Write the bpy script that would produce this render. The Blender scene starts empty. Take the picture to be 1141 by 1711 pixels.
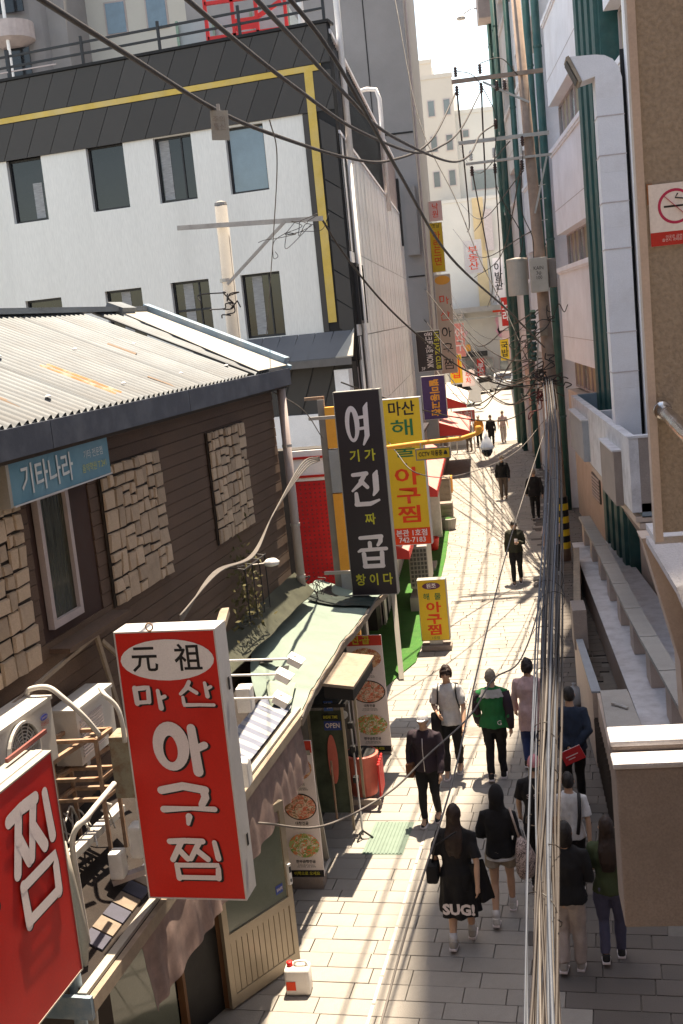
import bpy, bmesh, math, random
from mathutils import Vector, Matrix, noise
random.seed(7)
SC = bpy.context.scene
COL = SC.collection
V = Vector

# ------------------------------------------------------------------ camera, sky, sun, exposure
cam = bpy.data.cameras.new('camera'); camo = bpy.data.objects.new('camera', cam); COL.objects.link(camo)
def set_camera(f_px, roll, hz, vpx, h):
    cx, cy = 570.5, 855.5
    r = math.radians(roll)
    n = V((math.sin(r), math.cos(r), 0)); t = V((math.cos(r), -math.sin(r), 0)); z = V((0, 0, 1))
    d = (hz[0]-cx)*n.x + (hz[1]-cy)*n.y
    p = math.atan2(-d, f_px)
    s = (vpx-cx-d*n.x)/t.x
    down = math.cos(p)*n + math.sin(p)*z
    vp = (n*d + t*s); vp.z = f_px
    Y = vp.normalized(); Z = -down; X = Y.cross(Z)
    # rows: world axes in image coordinates (right, down, forward)
    m = Matrix(((X.x, -X.y, -X.z), (Y.x, -Y.y, -Y.z), (Z.x, -Z.y, -Z.z)))
    camo.matrix_world = Matrix.Translation((0, 0, h)) @ m.to_4x4()
    cam.sensor_fit = 'VERTICAL'; cam.sensor_height = 36.0; cam.lens = f_px/1711*36.0
    cam.clip_start = 0.05; cam.clip_end = 2000
set_camera(1900, 5.7, (800, 521), 835, 7.0)
SC.camera = camo

world = bpy.data.worlds.new('World'); SC.world = world; world.use_nodes = True
LDIR = V((-0.067, -0.29, -1.0)).normalized()          # the way sunlight travels
sun_el = math.asin(-LDIR.z); az = math.atan2(-LDIR.x, -LDIR.y)   # clockwise from +Y
nt = world.node_tree
bg = nt.nodes['Background']
sky = nt.nodes.new('ShaderNodeTexSky'); sky.sky_type = 'NISHITA'; sky.sun_disc = False
sky.sun_elevation = sun_el; sky.sun_rotation = az
sky.air_density = 1.0; sky.dust_density = 0.9; sky.ozone_density = 0.4
nt.links.new(sky.outputs[0], bg.inputs[0]); bg.inputs[1].default_value = 0.145
sl = bpy.data.lights.new('sun', 'SUN'); sl.energy = 4.3; sl.angle = math.radians(0.53); sl.color = (1.0, 0.965, 0.92)
so = bpy.data.objects.new('sun', sl); COL.objects.link(so); so.rotation_euler = LDIR.to_track_quat('-Z', 'Y').to_euler()
SC.view_settings.view_transform = 'Standard'; SC.view_settings.look = 'None'
SC.view_settings.gamma = 1.0; SC.view_settings.use_curve_mapping = False
SC.view_settings.exposure = 1.7
SC.view_settings.use_white_balance = True; SC.view_settings.white_balance_temperature = 8500; SC.view_settings.white_balance_tint = 10
SC.cycles.max_bounces = 8; SC.cycles.diffuse_bounces = 5; SC.cycles.use_denoising = True
SC.cycles.sample_clamp_indirect = 6

# ------------------------------------------------------------------ materials
MATS = {}
def mat(name, c, rough=.8, var=.12, scale=6, bump=.15, metal=0, dirt=None, rnd=0, spec=.4, grain=.06, trans=0, alpha=1, emit=None, stretch=None, coat=0):
    """procedural material: base colour c, soft blotches (var), fine grain, optional dirt=(colour, amount, scale), rnd = per-object shade"""
    if name in MATS: return MATS[name]
    m = bpy.data.materials.new(name); m.use_nodes = True; t = m.node_tree; N = t.nodes; L = t.links
    b = N['Principled BSDF']
    tc = N.new('ShaderNodeTexCoord')
    src = tc.outputs['Object']
    if stretch:
        mp = N.new('ShaderNodeMapping'); mp.inputs['Scale'].default_value = stretch; L.new(src, mp.inputs['Vector']); src = mp.outputs[0]
    def noisen(sc, det=4, rg=.6):
        n = N.new('ShaderNodeTexNoise'); n.inputs['Scale'].default_value = sc; n.inputs['Detail'].default_value = det
        n.inputs['Roughness'].default_value = rg; L.new(src, n.inputs['Vector']); return n
    def ramp(n, lo, hi, a=.3, z=.7):
        r = N.new('ShaderNodeMapRange'); r.inputs[1].default_value = a; r.inputs[2].default_value = z
        r.inputs[3].default_value = lo; r.inputs[4].default_value = hi; L.new(n.outputs[0], r.inputs[0]); return r
    n1 = noisen(scale); r1 = ramp(n1, 1-var, 1+var)
    n2 = noisen(scale*14+40, 2); r2 = ramp(n2, 1-grain, 1+grain)
    mu = N.new('ShaderNodeMath'); mu.operation = 'MULTIPLY'; L.new(r1.outputs[0], mu.inputs[0]); L.new(r2.outputs[0], mu.inputs[1])
    fac = mu
    if rnd:
        oi = N.new('ShaderNodeObjectInfo'); rr = N.new('ShaderNodeMapRange'); rr.inputs[3].default_value = 1-rnd; rr.inputs[4].default_value = 1+rnd
        L.new(oi.outputs['Random'], rr.inputs[0]); m2 = N.new('ShaderNodeMath'); m2.operation = 'MULTIPLY'
        L.new(mu.outputs[0], m2.inputs[0]); L.new(rr.outputs[0], m2.inputs[1]); fac = m2
    vm = N.new('ShaderNodeVectorMath'); vm.operation = 'SCALE'; vm.inputs[0].default_value = c; L.new(fac.outputs[0], vm.inputs['Scale'])
    out = vm.outputs[0]
    if dirt:
        dc, amt, ds = dirt
        n3 = noisen(ds, 6, .65); r3 = ramp(n3, 0, amt, .45, .72)
        mx = N.new('ShaderNodeMix'); mx.data_type = 'RGBA'; L.new(r3.outputs[0], mx.inputs[0]); L.new(out, mx.inputs[6])
        mx.inputs[7].default_value = (*dc, 1); out = mx.outputs[2]
    L.new(out, b.inputs['Base Color'])
    rr2 = ramp(n1, max(.02, rough-.08), min(1, rough+.08)); L.new(rr2.outputs[0], b.inputs['Roughness'])
    b.inputs['Metallic'].default_value = metal; b.inputs['Specular IOR Level'].default_value = spec
    b.inputs['Transmission Weight'].default_value = trans; b.inputs['Alpha'].default_value = alpha
    if coat: b.inputs['Coat Weight'].default_value = coat
    if emit: b.inputs['Emission Color'].default_value = (*emit[0], 1); b.inputs['Emission Strength'].default_value = emit[1]
    if bump:
        bp = N.new('ShaderNodeBump'); bp.inputs['Strength'].default_value = bump; bp.inputs['Distance'].default_value = .01
        L.new(n2.outputs[0], bp.inputs['Height']); L.new(bp.outputs[0], b.inputs['Normal'])
    MATS[name] = m
    return m
def food_mat(name, cols, scale=22):
    """printed food photograph: coloured cells"""
    if name in MATS: return MATS[name]
    m = bpy.data.materials.new(name); m.use_nodes = True; t = m.node_tree; N = t.nodes; L = t.links; b = N['Principled BSDF']
    tc = N.new('ShaderNodeTexCoord'); vo = N.new('ShaderNodeTexVoronoi'); vo.inputs['Scale'].default_value = scale
    n = N.new('ShaderNodeTexNoise'); n.inputs['Scale'].default_value = 8
    va = N.new('ShaderNodeVectorMath'); va.operation = 'ADD'; L.new(tc.outputs['Object'], va.inputs[0]); L.new(n.outputs[0], va.inputs[1]); L.new(tc.outputs['Object'], n.inputs['Vector'])
    L.new(va.outputs[0], vo.inputs['Vector'])
    sx = N.new('ShaderNodeSeparateColor'); L.new(vo.outputs['Color'], sx.inputs[0])
    cr = N.new('ShaderNodeValToRGB'); cr.color_ramp.interpolation = 'CONSTANT'
    for i, c in enumerate(cols):
        e = cr.color_ramp.elements[i] if i < 2 else cr.color_ramp.elements.new(.5)
        e.position = i/len(cols); e.color = (*c, 1)
    L.new(sx.outputs[0], cr.inputs[0]); L.new(cr.outputs[0], b.inputs['Base Color']); b.inputs['Roughness'].default_value = .5
    MATS[name] = m
    return m

M_ground = mat('asphalt', (.16, .155, .15), var=.2, scale=.8)
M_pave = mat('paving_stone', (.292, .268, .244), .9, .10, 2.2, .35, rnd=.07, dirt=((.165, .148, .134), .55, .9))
M_pave_shade = mat('shade_paving_stone', (.125, .108, .098), .8, .18, 2.2, .4, rnd=.14, dirt=((.09, .075, .065), .6, 1.1))  # same paving darkened: shade painted into the slab colour
M_joint = mat('paving_joint', (.17, .155, .14), .95, .15, 5)
M_concrete = mat('concrete', (.36, .33, .30), .9, .14, 2, .4, dirt=((.2, .18, .16), .35, 1.2))
M_white = mat('white_render', (.76, .745, .70), .85, .04, .5, .12, dirt=((.60, .58, .54), .4, 1.2), stretch=(1, 1, .12))
M_grey = mat('grey_render', (.25, .235, .235), .9, .1, .6, .3)
M_dark = mat('dark_cladding', (.052, .046, .042), .6, .14, 2, .2, rnd=.12)
M_seam = mat('dark_seam', (.012, .011, .011), .7)
M_yel = mat('yellow_stripe', (.62, .42, .09), .6, .12, 2, .1, dirt=((.62, .50, .28), .6, 1.2))
M_glass = mat('window_glass', (.012, .014, .018), .1, .3, 1.2, 0, spec=.45)
M_glassb = mat('blue_window_glass', (.10, .16, .21), .08, .2, 1.5, 0, spec=.9)
M_frame = mat('dark_frame', (.02, .02, .022), .5, .1)
M_corr = mat('corrugated_white', (.86, .83, .81), .6, .08, 1.2, .1, dirt=((.38, .33, .30), .35, .9), rnd=.04)
M_lilac = mat('lilac_white_panel', (.80, .785, .815), .85, .06, 1, .2, dirt=((.58, .54, .54), .45, .7))
M_green = mat('green_paint', (.018, .080, .074), .5, .2, 3, .1, dirt=((.10, .13, .11), .4, 2))
M_tanwall = mat('tan_render', (.47, .37, .31), .9, .08, 1.2, .3, dirt=((.30, .22, .18), .3, 1.5))
M_brownwall = mat('brown_render', (.32, .262, .205), .92, .05, 1.5, .7, grain=.16)
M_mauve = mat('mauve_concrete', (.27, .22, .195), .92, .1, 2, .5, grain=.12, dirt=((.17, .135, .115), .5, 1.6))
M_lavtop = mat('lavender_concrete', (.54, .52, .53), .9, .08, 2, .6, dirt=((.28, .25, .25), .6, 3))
M_greyblue = mat('blue_grey_box', (.28, .29, .31), .85, .1, 3, .3)
M_inblue = mat('blue_grey_inside', (.22, .26, .29), .85, .1, 3, .3)
M_siding = mat('brown_siding', (.118, .073, .052), .85, .12, 3, .5, rnd=.035, stretch=(1, 1, 2), grain=.2, dirt=((.070, .044, .032), .5, 1.2))
M_stone = mat('cladding_stone', (.50, .375, .275), .9, .2, 7, .9, rnd=.22, grain=.14, dirt=((.34, .255, .19), .5, 6))
M_mortar = mat('dark_mortar', (.055, .042, .034), .95)
M_roof = mat('zinc_roof', (.128, .146, .162), .65, .15, 1.0, .05, dirt=((.085, .078, .075), .6, 1.3), rnd=.12)
M_rust = mat('rust', (.32, .13, .05), .8, .3, 9, .3, dirt=((.55, .45, .38), .7, 6))
M_flat = mat('cream_sheet', (.30, .285, .255), .6, .05, 2, .05, dirt=((.5, .42, .33), .3, 2.5))
M_navy = mat('weathered_navy', (.035, .042, .062), .6, .25, 3, .1, dirt=((.11, .12, .14), .45, 3))
M_bluemetal = mat('faded_blue_metal', (.16, .24, .31), .6, .2, 3, .1, dirt=((.5, .5, .48), .5, 4))
M_red = mat('sign_red', (.62, .016, .010), .42, .06, 3, .02, dirt=((.50, .020, .014), .4, 1.6))
M_redl = mat('sign_red_dark', (.50, .018, .014), .38, .08, 3, .02)
M_signwhite = mat('sign_white', (.78, .74, .73), .5, .04, 3, .02)
M_letter = mat('letter_white', (.74, .66, .66), .55, .05, 3, .02)
M_black = mat('print_black', (.012, .011, .012), .6)
M_alu = mat('aluminium', (.56, .54, .53), .45, .08, 4, .05, metal=.3, stretch=(1, 1, .3))
M_signdark = mat('sign_dark_brown', (.030, .022, .026), .5, .06, 3, .02)
M_olive = mat('letter_olive_yellow', (.55, .50, .05), .6)
M_signyel = mat('sign_yellow', (.68, .44, .03), .5, .05, 3, .02)
M_lgreen = mat('letter_green', (.01, .14, .05), .6)
M_lred = mat('letter_red', (.72, .05, .01), .6)
M_orange = mat('cctv_orange', (.75, .33, .05), .5, .06, 3)
M_pipe = mat('pinkish_pipe', (.42, .35, .34), .6, .12, 3, .1)
M_tarp = mat('pale_green_tarp', (.165, .215, .185), .6, .08, 2.5, .1, dirt=((.11, .145, .125), .45, 2.2))
M_decking = mat('dark_roofing', (.018, .012, .010), .9, .2, 4, .5, dirt=((.04, .028, .022), .5, 5))
M_woodl = mat('bleached_wood', (.27, .215, .165), .8, .2, 7, .4, dirt=((.16, .11, .08), .5, 5))
M_woodb = mat('brown_wood', (.16, .075, .035), .65, .2, 7, .3, stretch=(1, 1, .3))
M_cloth = mat('brownish_canvas', (.25, .17, .15), .95, .25, 6, .3, dirt=((.12, .08, .07), .5, 5))
M_stripe1 = mat('cloth_white', (.30, .30, .31), .9); M_stripe2 = mat('cloth_blue_grey', (.15, .165, .22), .9)
M_doorframe = mat('champagne_aluminium', (.36, .30, .225), .45, .1, 4, .05, metal=.3)
M_doorglass = mat('green_tinted_glass', (.13, .145, .115), .1, .15, 1.5, 0, spec=.8)
M_ac = mat('ac_white', (.50, .475, .445), .5, .04, 4, .03, dirt=((.50, .42, .35), .3, 5))
M_acdark = mat('ac_grille_dark', (.07, .065, .06), .6)
M_rusty = mat('rusty_steel', (.30, .20, .14), .7, .3, 12, .3, dirt=((.24, .09, .03), .8, 9))
M_rustpaint = mat('rusty_cream_paint', (.26, .235, .17), .7, .15, 5, .2, dirt=((.17, .06, .02), 1.0, 7))
M_lamp = mat('lamp_white', (.70, .68, .66), .5)
M_pole = mat('concrete_pole', (.34, .245, .195), .9, .15, 3, .5, dirt=((.16, .11, .09), .4, 4))
M_pole2 = mat('pale_concrete_pole', (.27, .25, .23), .9, .1, 3, .4)
M_steel = mat('galvanised', (.42, .39, .36), .5, .15, 6, .1, metal=.4)
M_insul = mat('insulator_brown', (.06, .025, .02), .3); M_insulw = mat('insulator_white', (.68, .65, .62), .3)
M_cable = mat('cable_dark', (.035, .027, .024), .6); M_cablel = mat('cable_pale', (.12, .105, .096), .7); M_cableg = mat('cable_blue_grey', (.055, .062, .08), .55)
M_trans = mat('transformer_beige', (.43, .38, .33), .55, .08, 4, .05)
M_carpet = mat('artificial_grass', (.030, .13, .020), .95, .2, 6, .9, grain=.35, dirt=((.07, .12, .04), .5, 3))
M_awnred = mat('awning_red', (.62, .05, .045), .7, .08, 3, .1); M_awnpink = mat('awning_faded_pink', (.66, .24, .22), .8, .08, 3)
M_perf = mat('perforated_red', (.58, .02, .025), .45)
M_purple = mat('sign_purple', (.055, .028, .12), .5)
M_jug = mat('white_plastic', (.70, .66, .62), .35, .04, 5)
M_chrome = mat('stainless_steel', (.60, .58, .56), .22, .1, 5, .02, metal=1)
M_cream = mat('cream_render', (.50, .455, .405), .9, .06, .25, .1, dirt=((.48, .43, .38), .35, .2))
M_cream2 = mat('pale_cream_render', (.54, .52, .48), .9, .05, .25, .1)
M_tan2 = mat('tan_tile', (.55, .42, .25), .8, .1, 1)
M_bwin = mat('far_window', (.13, .15, .15), .15, .2, 1, 0, spec=.8)
M_beige = mat('beige_sign', (.52, .42, .34), .6, .06, 2); M_pinksign = mat('pink_sign', (.70, .46, .45), .6, .05, 2)
M_awngreen = mat('pale_green_glass', (.20, .30, .22), .25)
M_stickerblue = mat('sticker_blue', (.03, .06, .25), .5)
M_curtain = mat('beige_curtain', (.36, .30, .22), .9, .2, 14, .3, stretch=(6, 6, .3))
M_carwhite = mat('car_paint_white', (.70, .70, .70), .25, .02, 2, 0, coat=.6)
M_tyre = mat('tyre_rubber', (.02, .02, .02), .8)
M_redframe = mat('red_steel', (.65, .02, .02), .5)
M_leaf = mat('dry_leaf', (.10, .085, .03), .8, .3, 9, rnd=.3)

# ------------------------------------------------------------------ mesh builder
class MB:
    def __init__(s): s.v = []; s.f = []; s.mi = []; s.m = 0
    def mark(s, i): s.m = i; return s
    def add(s, vs, fs):
        o = len(s.v); s.v += [tuple(p) for p in vs]
        for f in fs: s.f.append([i+o for i in f]); s.mi.append(s.m)
    def ob(s, o, u, v, w):           # box from corner o and edge vectors
        o, u, v, w = V(o), V(u), V(v), V(w)
        if u.cross(v).dot(w) < 0: u, v = v, u
        p = [o, o+u, o+u+v, o+v, o+w, o+u+w, o+u+v+w, o+v+w]
        s.add(p, [(3, 2, 1, 0), (4, 5, 6, 7), (0, 1, 5, 4), (1, 2, 6, 5), (2, 3, 7, 6), (3, 0, 4, 7)]); return s
    def box(s, x0, x1, y0, y1, z0, z1): return s.ob((x0, y0, z0), (x1-x0, 0, 0), (0, y1-y0, 0), (0, 0, z1-z0))
    def bbox(s, x0, x1, y0, y1, z0, z1, b=.01):   # box with chamfered edges
        bm = bmesh.new(); bmesh.ops.create_cube(bm, size=1)
        for v in bm.verts: v.co = V(((x0+x1)/2+v.co.x*(x1-x0), (y0+y1)/2+v.co.y*(y1-y0), (z0+z1)/2+v.co.z*(z1-z0)))
        bmesh.ops.bevel(bm, geom=list(bm.edges), offset=b, segments=2, affect='EDGES', profile=.6)
        bm.verts.index_update(); s.add([v.co for v in bm.verts], [[v.index for v in f.verts] for f in bm.faces]); bm.free(); return s
    def beam(s, a, b, w, h, up=(0, 0, 1)):
        a, b = V(a), V(b); d = (b-a); up = V(up)
        sd = d.cross(up)
        if sd.length < 1e-6: sd = d.cross(V((1, 0, 0)))
        sd.normalize(); un = sd.cross(d).normalized()
        return s.ob(a-sd*w/2-un*h/2, d, sd*w, un*h)
    def tube(s, pts, r, seg=8, cap=True):
        pts = [V(p) for p in pts]; n = len(pts)
        rs = r if isinstance(r, (list, tuple)) else [r]*n
        rings = []; ref = None
        for i, p in enumerate(pts):
            t = (pts[min(i+1, n-1)]-pts[max(i-1, 0)]).normalized()
            if ref is None: ref = t.orthogonal().normalized()
            ref = (ref - t*ref.dot(t))
            ref = ref.normalized() if ref.length > 1e-6 else t.orthogonal().normalized()
            b = t.cross(ref); rr = rs[i]; rx, ry = rr if isinstance(rr, (list, tuple)) else (rr, rr)
            rings.append([p+ref*math.cos(a)*rx+b*math.sin(a)*ry for a in [2*math.pi*k/seg for k in range(seg)]])
        vs = [q for g in rings for q in g]; fs = []
        for i in range(n-1):
            for k in range(seg):
                a = i*seg+k; b = i*seg+(k+1) % seg; fs.append((a, b, b+seg, a+seg))
        if cap: fs.append(tuple(range(seg-1, -1, -1))); fs.append(tuple(range((n-1)*seg, n*seg)))
        s.add(vs, fs); return s
    def prism(s, poly, ext):         # polygon of 3-D points pushed along ext
        poly = [V(p) for p in poly]; ext = V(ext); n = len(poly)
        nn = V((0, 0, 0))
        for i in range(n): nn += poly[i].cross(poly[(i+1) % n])
        if nn.dot(ext) < 0: poly.reverse()
        vs = poly+[p+ext for p in poly]
        s.add(vs, [tuple(range(n-1, -1, -1)), tuple(range(n, 2*n))]+[(i, (i+1) % n, (i+1) % n+n, i+n) for i in range(n)]); return s
    def lathe(s, c, prof, seg=16, axis='z'):
        c = V(c); vs = []; fs = []; n = len(prof)
        for r, h in prof:
            for k in range(seg):
                a = 2*math.pi*k/seg
                p = V((r*math.cos(a), r*math.sin(a), h))
                if axis == 'x': p = V((h, p.x, p.y))
                if axis == 'y': p = V((p.y, h, p.x))
                vs.append(c+p)
        for i in range(n-1):
            for k in range(seg):
                a = i*seg+k; b = i*seg+(k+1) % seg; fs.append((a, b, b+seg, a+seg))
        fs.append(tuple(range(seg-1, -1, -1))); fs.append(tuple(range((n-1)*seg, n*seg)))
        s.add(vs, fs); return s
    def grid(s, fn, nu, nv, th=None):     # open sheet, or a thin closed one with thickness vector th
        def sheet(off, flip):
            vs = [fn(i/nu, j/nv)+off for i in range(nu+1) for j in range(nv+1)]
            fs = [(i*(nv+1)+j, (i+1)*(nv+1)+j, (i+1)*(nv+1)+j+1, i*(nv+1)+j+1) for i in range(nu) for j in range(nv)]
            s.add(vs, [tuple(reversed(f)) if flip else f for f in fs])
        sheet(V((0, 0, 0)), False)
        if th is not None: sheet(V(th), True)
        return s
WL = {}
def build(name, mb, m, parent=None, smooth=False, local=False, kind=None, label=None):
    me = bpy.data.meshes.new(name)
    if local: c = V((0, 0, 0))
    else:
        xs = [p[0] for p in mb.v]; ys = [p[1] for p in mb.v]; zs = [p[2] for p in mb.v]
        c = V(((min(xs)+max(xs))/2, (min(ys)+max(ys))/2, min(zs)))
    me.from_pydata([(p[0]-c.x, p[1]-c.y, p[2]-c.z) for p in mb.v], [], mb.f)
    for x in (m if isinstance(m, (list, tuple)) else [m]): me.materials.append(x)
    if isinstance(m, (list, tuple)): me.polygons.foreach_set('material_index', mb.mi)
    if smooth: me.polygons.foreach_set('use_smooth', [True]*len(me.polygons))
    me.update()
    o = bpy.data.objects.new(name, me); COL.objects.link(o)
    WL[o.name] = c if not parent else (V((0, 0, 0)) if local else c)
    if parent:
        o.parent = parent; o.location = c if local else c-WL.get(parent.name, V((0, 0, 0)))
    else: o.location = c
    if kind: o['kind'] = kind
    if label: o['label'] = label
    return o
def tag(o, label, cat, group=None, kind=None):
    o['label'] = label; o['category'] = cat
    if group: o['group'] = group
    if kind: o['kind'] = kind
    return o
def thing(name, label, cat, loc, rz=0, group=None):
    o = bpy.data.objects.new(name, None); COL.objects.link(o); o.location = loc; o.rotation_euler = (0, 0, rz); o.empty_display_size = .3
    WL[o.name] = V(loc); tag(o, label, cat, group); return o
def struct(name, mb, m, **k): return build(name, mb, m, kind='structure', **k)
def copy_tree(o, parent=None):
    c = o.copy(); COL.objects.link(c)
    if parent: c.parent = parent
    for ch in [x for x in bpy.data.objects if x.parent == o]: copy_tree(ch, c)
    return c

# frames of reference of the place
TH = math.radians(5.1)
LU = V((math.sin(TH), math.cos(TH), 0))          # along the near left frontage
LN = V((math.cos(TH), -math.sin(TH), 0))         # from that frontage towards the street
def LS(s, off=0, z=0): return V((-2.86, 11.65, z)) + LU*s - LN*off
def RF(Y, out=0, z=0): return V((.79+.061*(58.87-Y)-out, Y, z))
UP = V((0, 0, 1))

# ------------------------------------------------------------------ lettering
def text(s, size, m, o, u, v, parent, cx=True, bold=0.0, name='lettering', wmax=None, depth=.004, label=None, sx=1.0):
    """flat raised lettering: o = centre (or left) point of the baseline middle, u = reading direction, v = up direction"""
    cu = bpy.data.curves.new(name, 'FONT'); cu.body = s; cu.size = 1; cu.offset = bold; cu.resolution_u = 2
    cu.align_x = 'CENTER' if cx else 'LEFT'; cu.align_y = 'CENTER'; cu.space_line = .95
    to = bpy.data.objects.new(name, cu); COL.objects.link(to)
    me = bpy.data.meshes.new_from_object(to.evaluated_get(bpy.context.evaluated_depsgraph_get()))
    bpy.data.objects.remove(to)
    u, v = V(u).normalized(), V(v).normalized(); n = u.cross(v)
    k = size
    w = max([p.co.x for p in me.vertices])-min([p.co.x for p in me.vertices]) if me.vertices else 1
    kx = k*sx
    if wmax and w*kx > wmax: kx = wmax/w
    base = V(o); wl = WL.get(parent.name, V((0, 0, 0))) if parent else V((0, 0, 0))
    for p in me.vertices: p.co = u*p.co.x*kx+v*p.co.y*k+n*(depth+p.co.z*k)
    me.materials.clear(); me.materials.append(m)
    ob = bpy.data.objects.new(name, me); COL.objects.link(ob); ob.parent = parent; ob.location = base-wl
    WL[ob.name] = base
    if label: ob['label'] = label
    return ob
G = {   # brush-written syllables: strokes of (x, y, half-width); 'O' = ring
 '마': [[(.08, .82, .07), (.10, .3, .07)], [(.08, .80, .06), (.48, .84, .06), (.46, .34, .06)], [(.10, .32, .05), (.46, .34, .05)], [(.76, .72, .05), (.80, .12, .07)], [(.79, .45, .05), (.95, .52, .05)]],
 '산': [[(.34, .95, .06), (.24, .72, .07), (.06, .52, .05)], [(.28, .76, .06), (.52, .55, .06)], [(.78, .9, .05), (.82, .42, .07)], [(.81, .68, .05), (.94, .76, .05)], [(.12, .40, .05), (.13, .12, .06), (.55, .12, .05), (.97, .10, .05)]],
 '아': ['O', .30, .52, .245, .36, .085], '구': [[(.05, .84, .07), (.45, .93, .07), (.85, .84, .07)], [(.82, .84, .07), (.84, .68, .07), (.76, .52, .06)], [(.05, .42, .06), (.55, .44, .035), (.98, .42, .05)], [(.50, .26, .06), (.47, .10, .035)]],
 '찜': [[(.04, .93, .06), (.34, .95, .06)], [(.26, .93, .06), (.06, .50, .06)], [(.19, .74, .06), (.34, .52, .06)], [(.38, .95, .06), (.66, .94, .06)], [(.60, .93, .06), (.40, .52, .05)], [(.52, .74, .06), (.72, .52, .06)], [(.88, .92, .05), (.92, .54, .06)],
        [(.12, .38, .05), (.14, .06, .06)], [(.12, .37, .05), (.90, .38, .05), (.88, .07, .06)], [(.14, .08, .05), (.88, .08, .05)]],
 '여': ['O', .28, .50, .19, .40, .075], '진': [[(.08, .93, .05), (.55, .95, .06)], [(.50, .94, .06), (.30, .68, .06), (.02, .50, .03)], [(.34, .76, .06), (.55, .58, .05)], [(.92, 1.0, .03), (.86, .9, .08), (.85, .50, .08), (.74, .36, .03)], [(.14, .42, .05), (.15, .16, .07)], [(.12, .13, .06), (.6, .13, .06), (.92, .22, .03)]],
 '곱': [[(.10, .95, .05), (.84, .97, .06)], [(.82, .97, .06), (.80, .82, .06), (.70, .70, .04)], [(.42, .78, .055), (.42, .60, .055)], [(.0, .52, .03), (.1, .56, .05), (.98, .58, .05)], [(.18, .44, .06), (.20, .04, .06)], [(.82, .46, .06), (.80, .04, .06)], [(.2, .28, .05), (.8, .28, .05)], [(.18, .04, .06), (.82, .04, .06)]],
}
GX = {'아': [[(.74, .88, .06), (.78, .06, .07)], [(.77, .48, .05), (.96, .56, .05)]],
      '여': [[(.92, 1.02, .02), (.84, .9, .075), (.82, .20, .075), (.66, -.02, .03)], [(.48, .66, .045), (.8, .68, .045)], [(.48, .38, .045), (.8, .40, .045)]]}
def glyph(mb, ch, o, u, v, w, h, eps, kw=1.0):
    """strokes as flat ribbons with round ends, each a hair above the last"""
    u, v = V(u).normalized(), V(v).normalized(); n = u.cross(v)
    k = [0]
    def P(x, y): return V(o)+u*x*w+v*y*h+n*(eps+.0006*k[0])
    def ribbon(st):
        k[0] += 1; st = [(a, b, c*kw) for a, b, c in st]; L = []; R = []
        fine = []
        for i in range(len(st)-1):
            for j in range(4):
                t = j/4; fine.append(tuple(st[i][q]*(1-t)+st[i+1][q]*t for q in range(3)))
        fine.append(st[-1]); m = min(w, h)
        pts = [(x*w, y*h, c*m) for x, y, c in fine]
        for i, (x, y, c) in enumerate(pts):
            a = pts[max(i-1, 0)]; b = pts[min(i+1, len(pts)-1)]; dx, dy = b[0]-a[0], b[1]-a[1]; l = math.hypot(dx, dy) or 1
            L.append((x-dy/l*c, y+dx/l*c)); R.append((x+dy/l*c, y-dx/l*c))
        def cap(p, q, c):
            ang = math.atan2(p[1]-q[1], p[0]-q[0]); return [(p[0]+math.cos(ang+a)*c, p[1]+math.sin(ang+a)*c) for a in (.9, .3, -.3, -.9)]
        ring = L+cap(pts[-1], pts[-2], pts[-1][2])+R[::-1]+cap(pts[0], pts[1], pts[0][2])
        # strip faces + caps
        nL = len(L); vs = [V(o)+u*x+v*y+n*(eps+.0006*k[0]) for x, y in L+R]
        mb.add(vs, [(i, i+nL, i+1+nL, i+1) for i in range(nL-1)])
        for p, q in ((pts[-1], pts[-2]), (pts[0], pts[1])):
            c2 = p[2]; vs = [V(o)+u*(p[0]+math.cos(a)*c2)+v*(p[1]+math.sin(a)*c2)+n*(eps+.0006*k[0]+.0003) for a in [math.pi*2*i/12 for i in range(12)]]
            mb.add(vs, [tuple(range(12))])
    g = G[ch]
    if g[0] == 'O':
        _, cx, cy, rx, ry, c = g; c *= kw; k[0] += 1; N = 28; vs = []
        for i in range(N):
            a = 2*math.pi*i/N; wv = 1+.25*math.cos(a-1.2); cc = c*wv; m = min(w, h)
            dx, dy = math.cos(a), math.sin(a)
            vs.append(V(o)+u*(cx*w+dx*(rx*w+cc*m*.9))+v*(cy*h+dy*(ry*h+cc*m*.9))+n*(eps+.0006)); vs.append(V(o)+u*(cx*w+dx*(rx*w-cc*m*.9))+v*(cy*h+dy*(ry*h-cc*m*.9))+n*(eps+.0006))
        mb.add(vs, [(2*i+1, 2*i, (2*i+2) % (2*N), (2*i+3) % (2*N)) for i in range(N)])
        for st in GX[ch]: ribbon(st)
    else:
        for st in g: ribbon(st)
def brush(ch, o, u, v, w, h, m, parent, shadow=None, kw=1.0, eps=.004):
    if shadow:
        b = MB(); glyph(b, ch, V(o)+V(u)*shadow-V(v)*shadow*.8, u, v, w, h, eps, kw); build('letter_shadow', b, M_black, parent)
        eps += .006
    b = MB(); glyph(b, ch, o, u, v, w, h, eps, kw); return build('lettering', b, m, parent)
def oval(o, u, v, rx, ry, m, parent, name='oval', eps=.004, seg=28, th=.003):
    u, v = V(u).normalized(), V(v).normalized(); n = u.cross(v); b = MB()
    b.prism([V(o)+u*rx*math.cos(2*math.pi*i/seg)+v*ry*math.sin(2*math.pi*i/seg)+n*eps for i in range(seg)], n*th); return build(name, b, m, parent)
def rect(o, u, v, w, h, m, parent, name='panel', eps=.003, th=.003, label=None):
    u, v = V(u).normalized(), V(v).normalized(); n = u.cross(v); b = MB(); b.ob(V(o)+n*eps, u*w, v*h, n*th); return build(name, b, m, parent, label=label)
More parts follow.
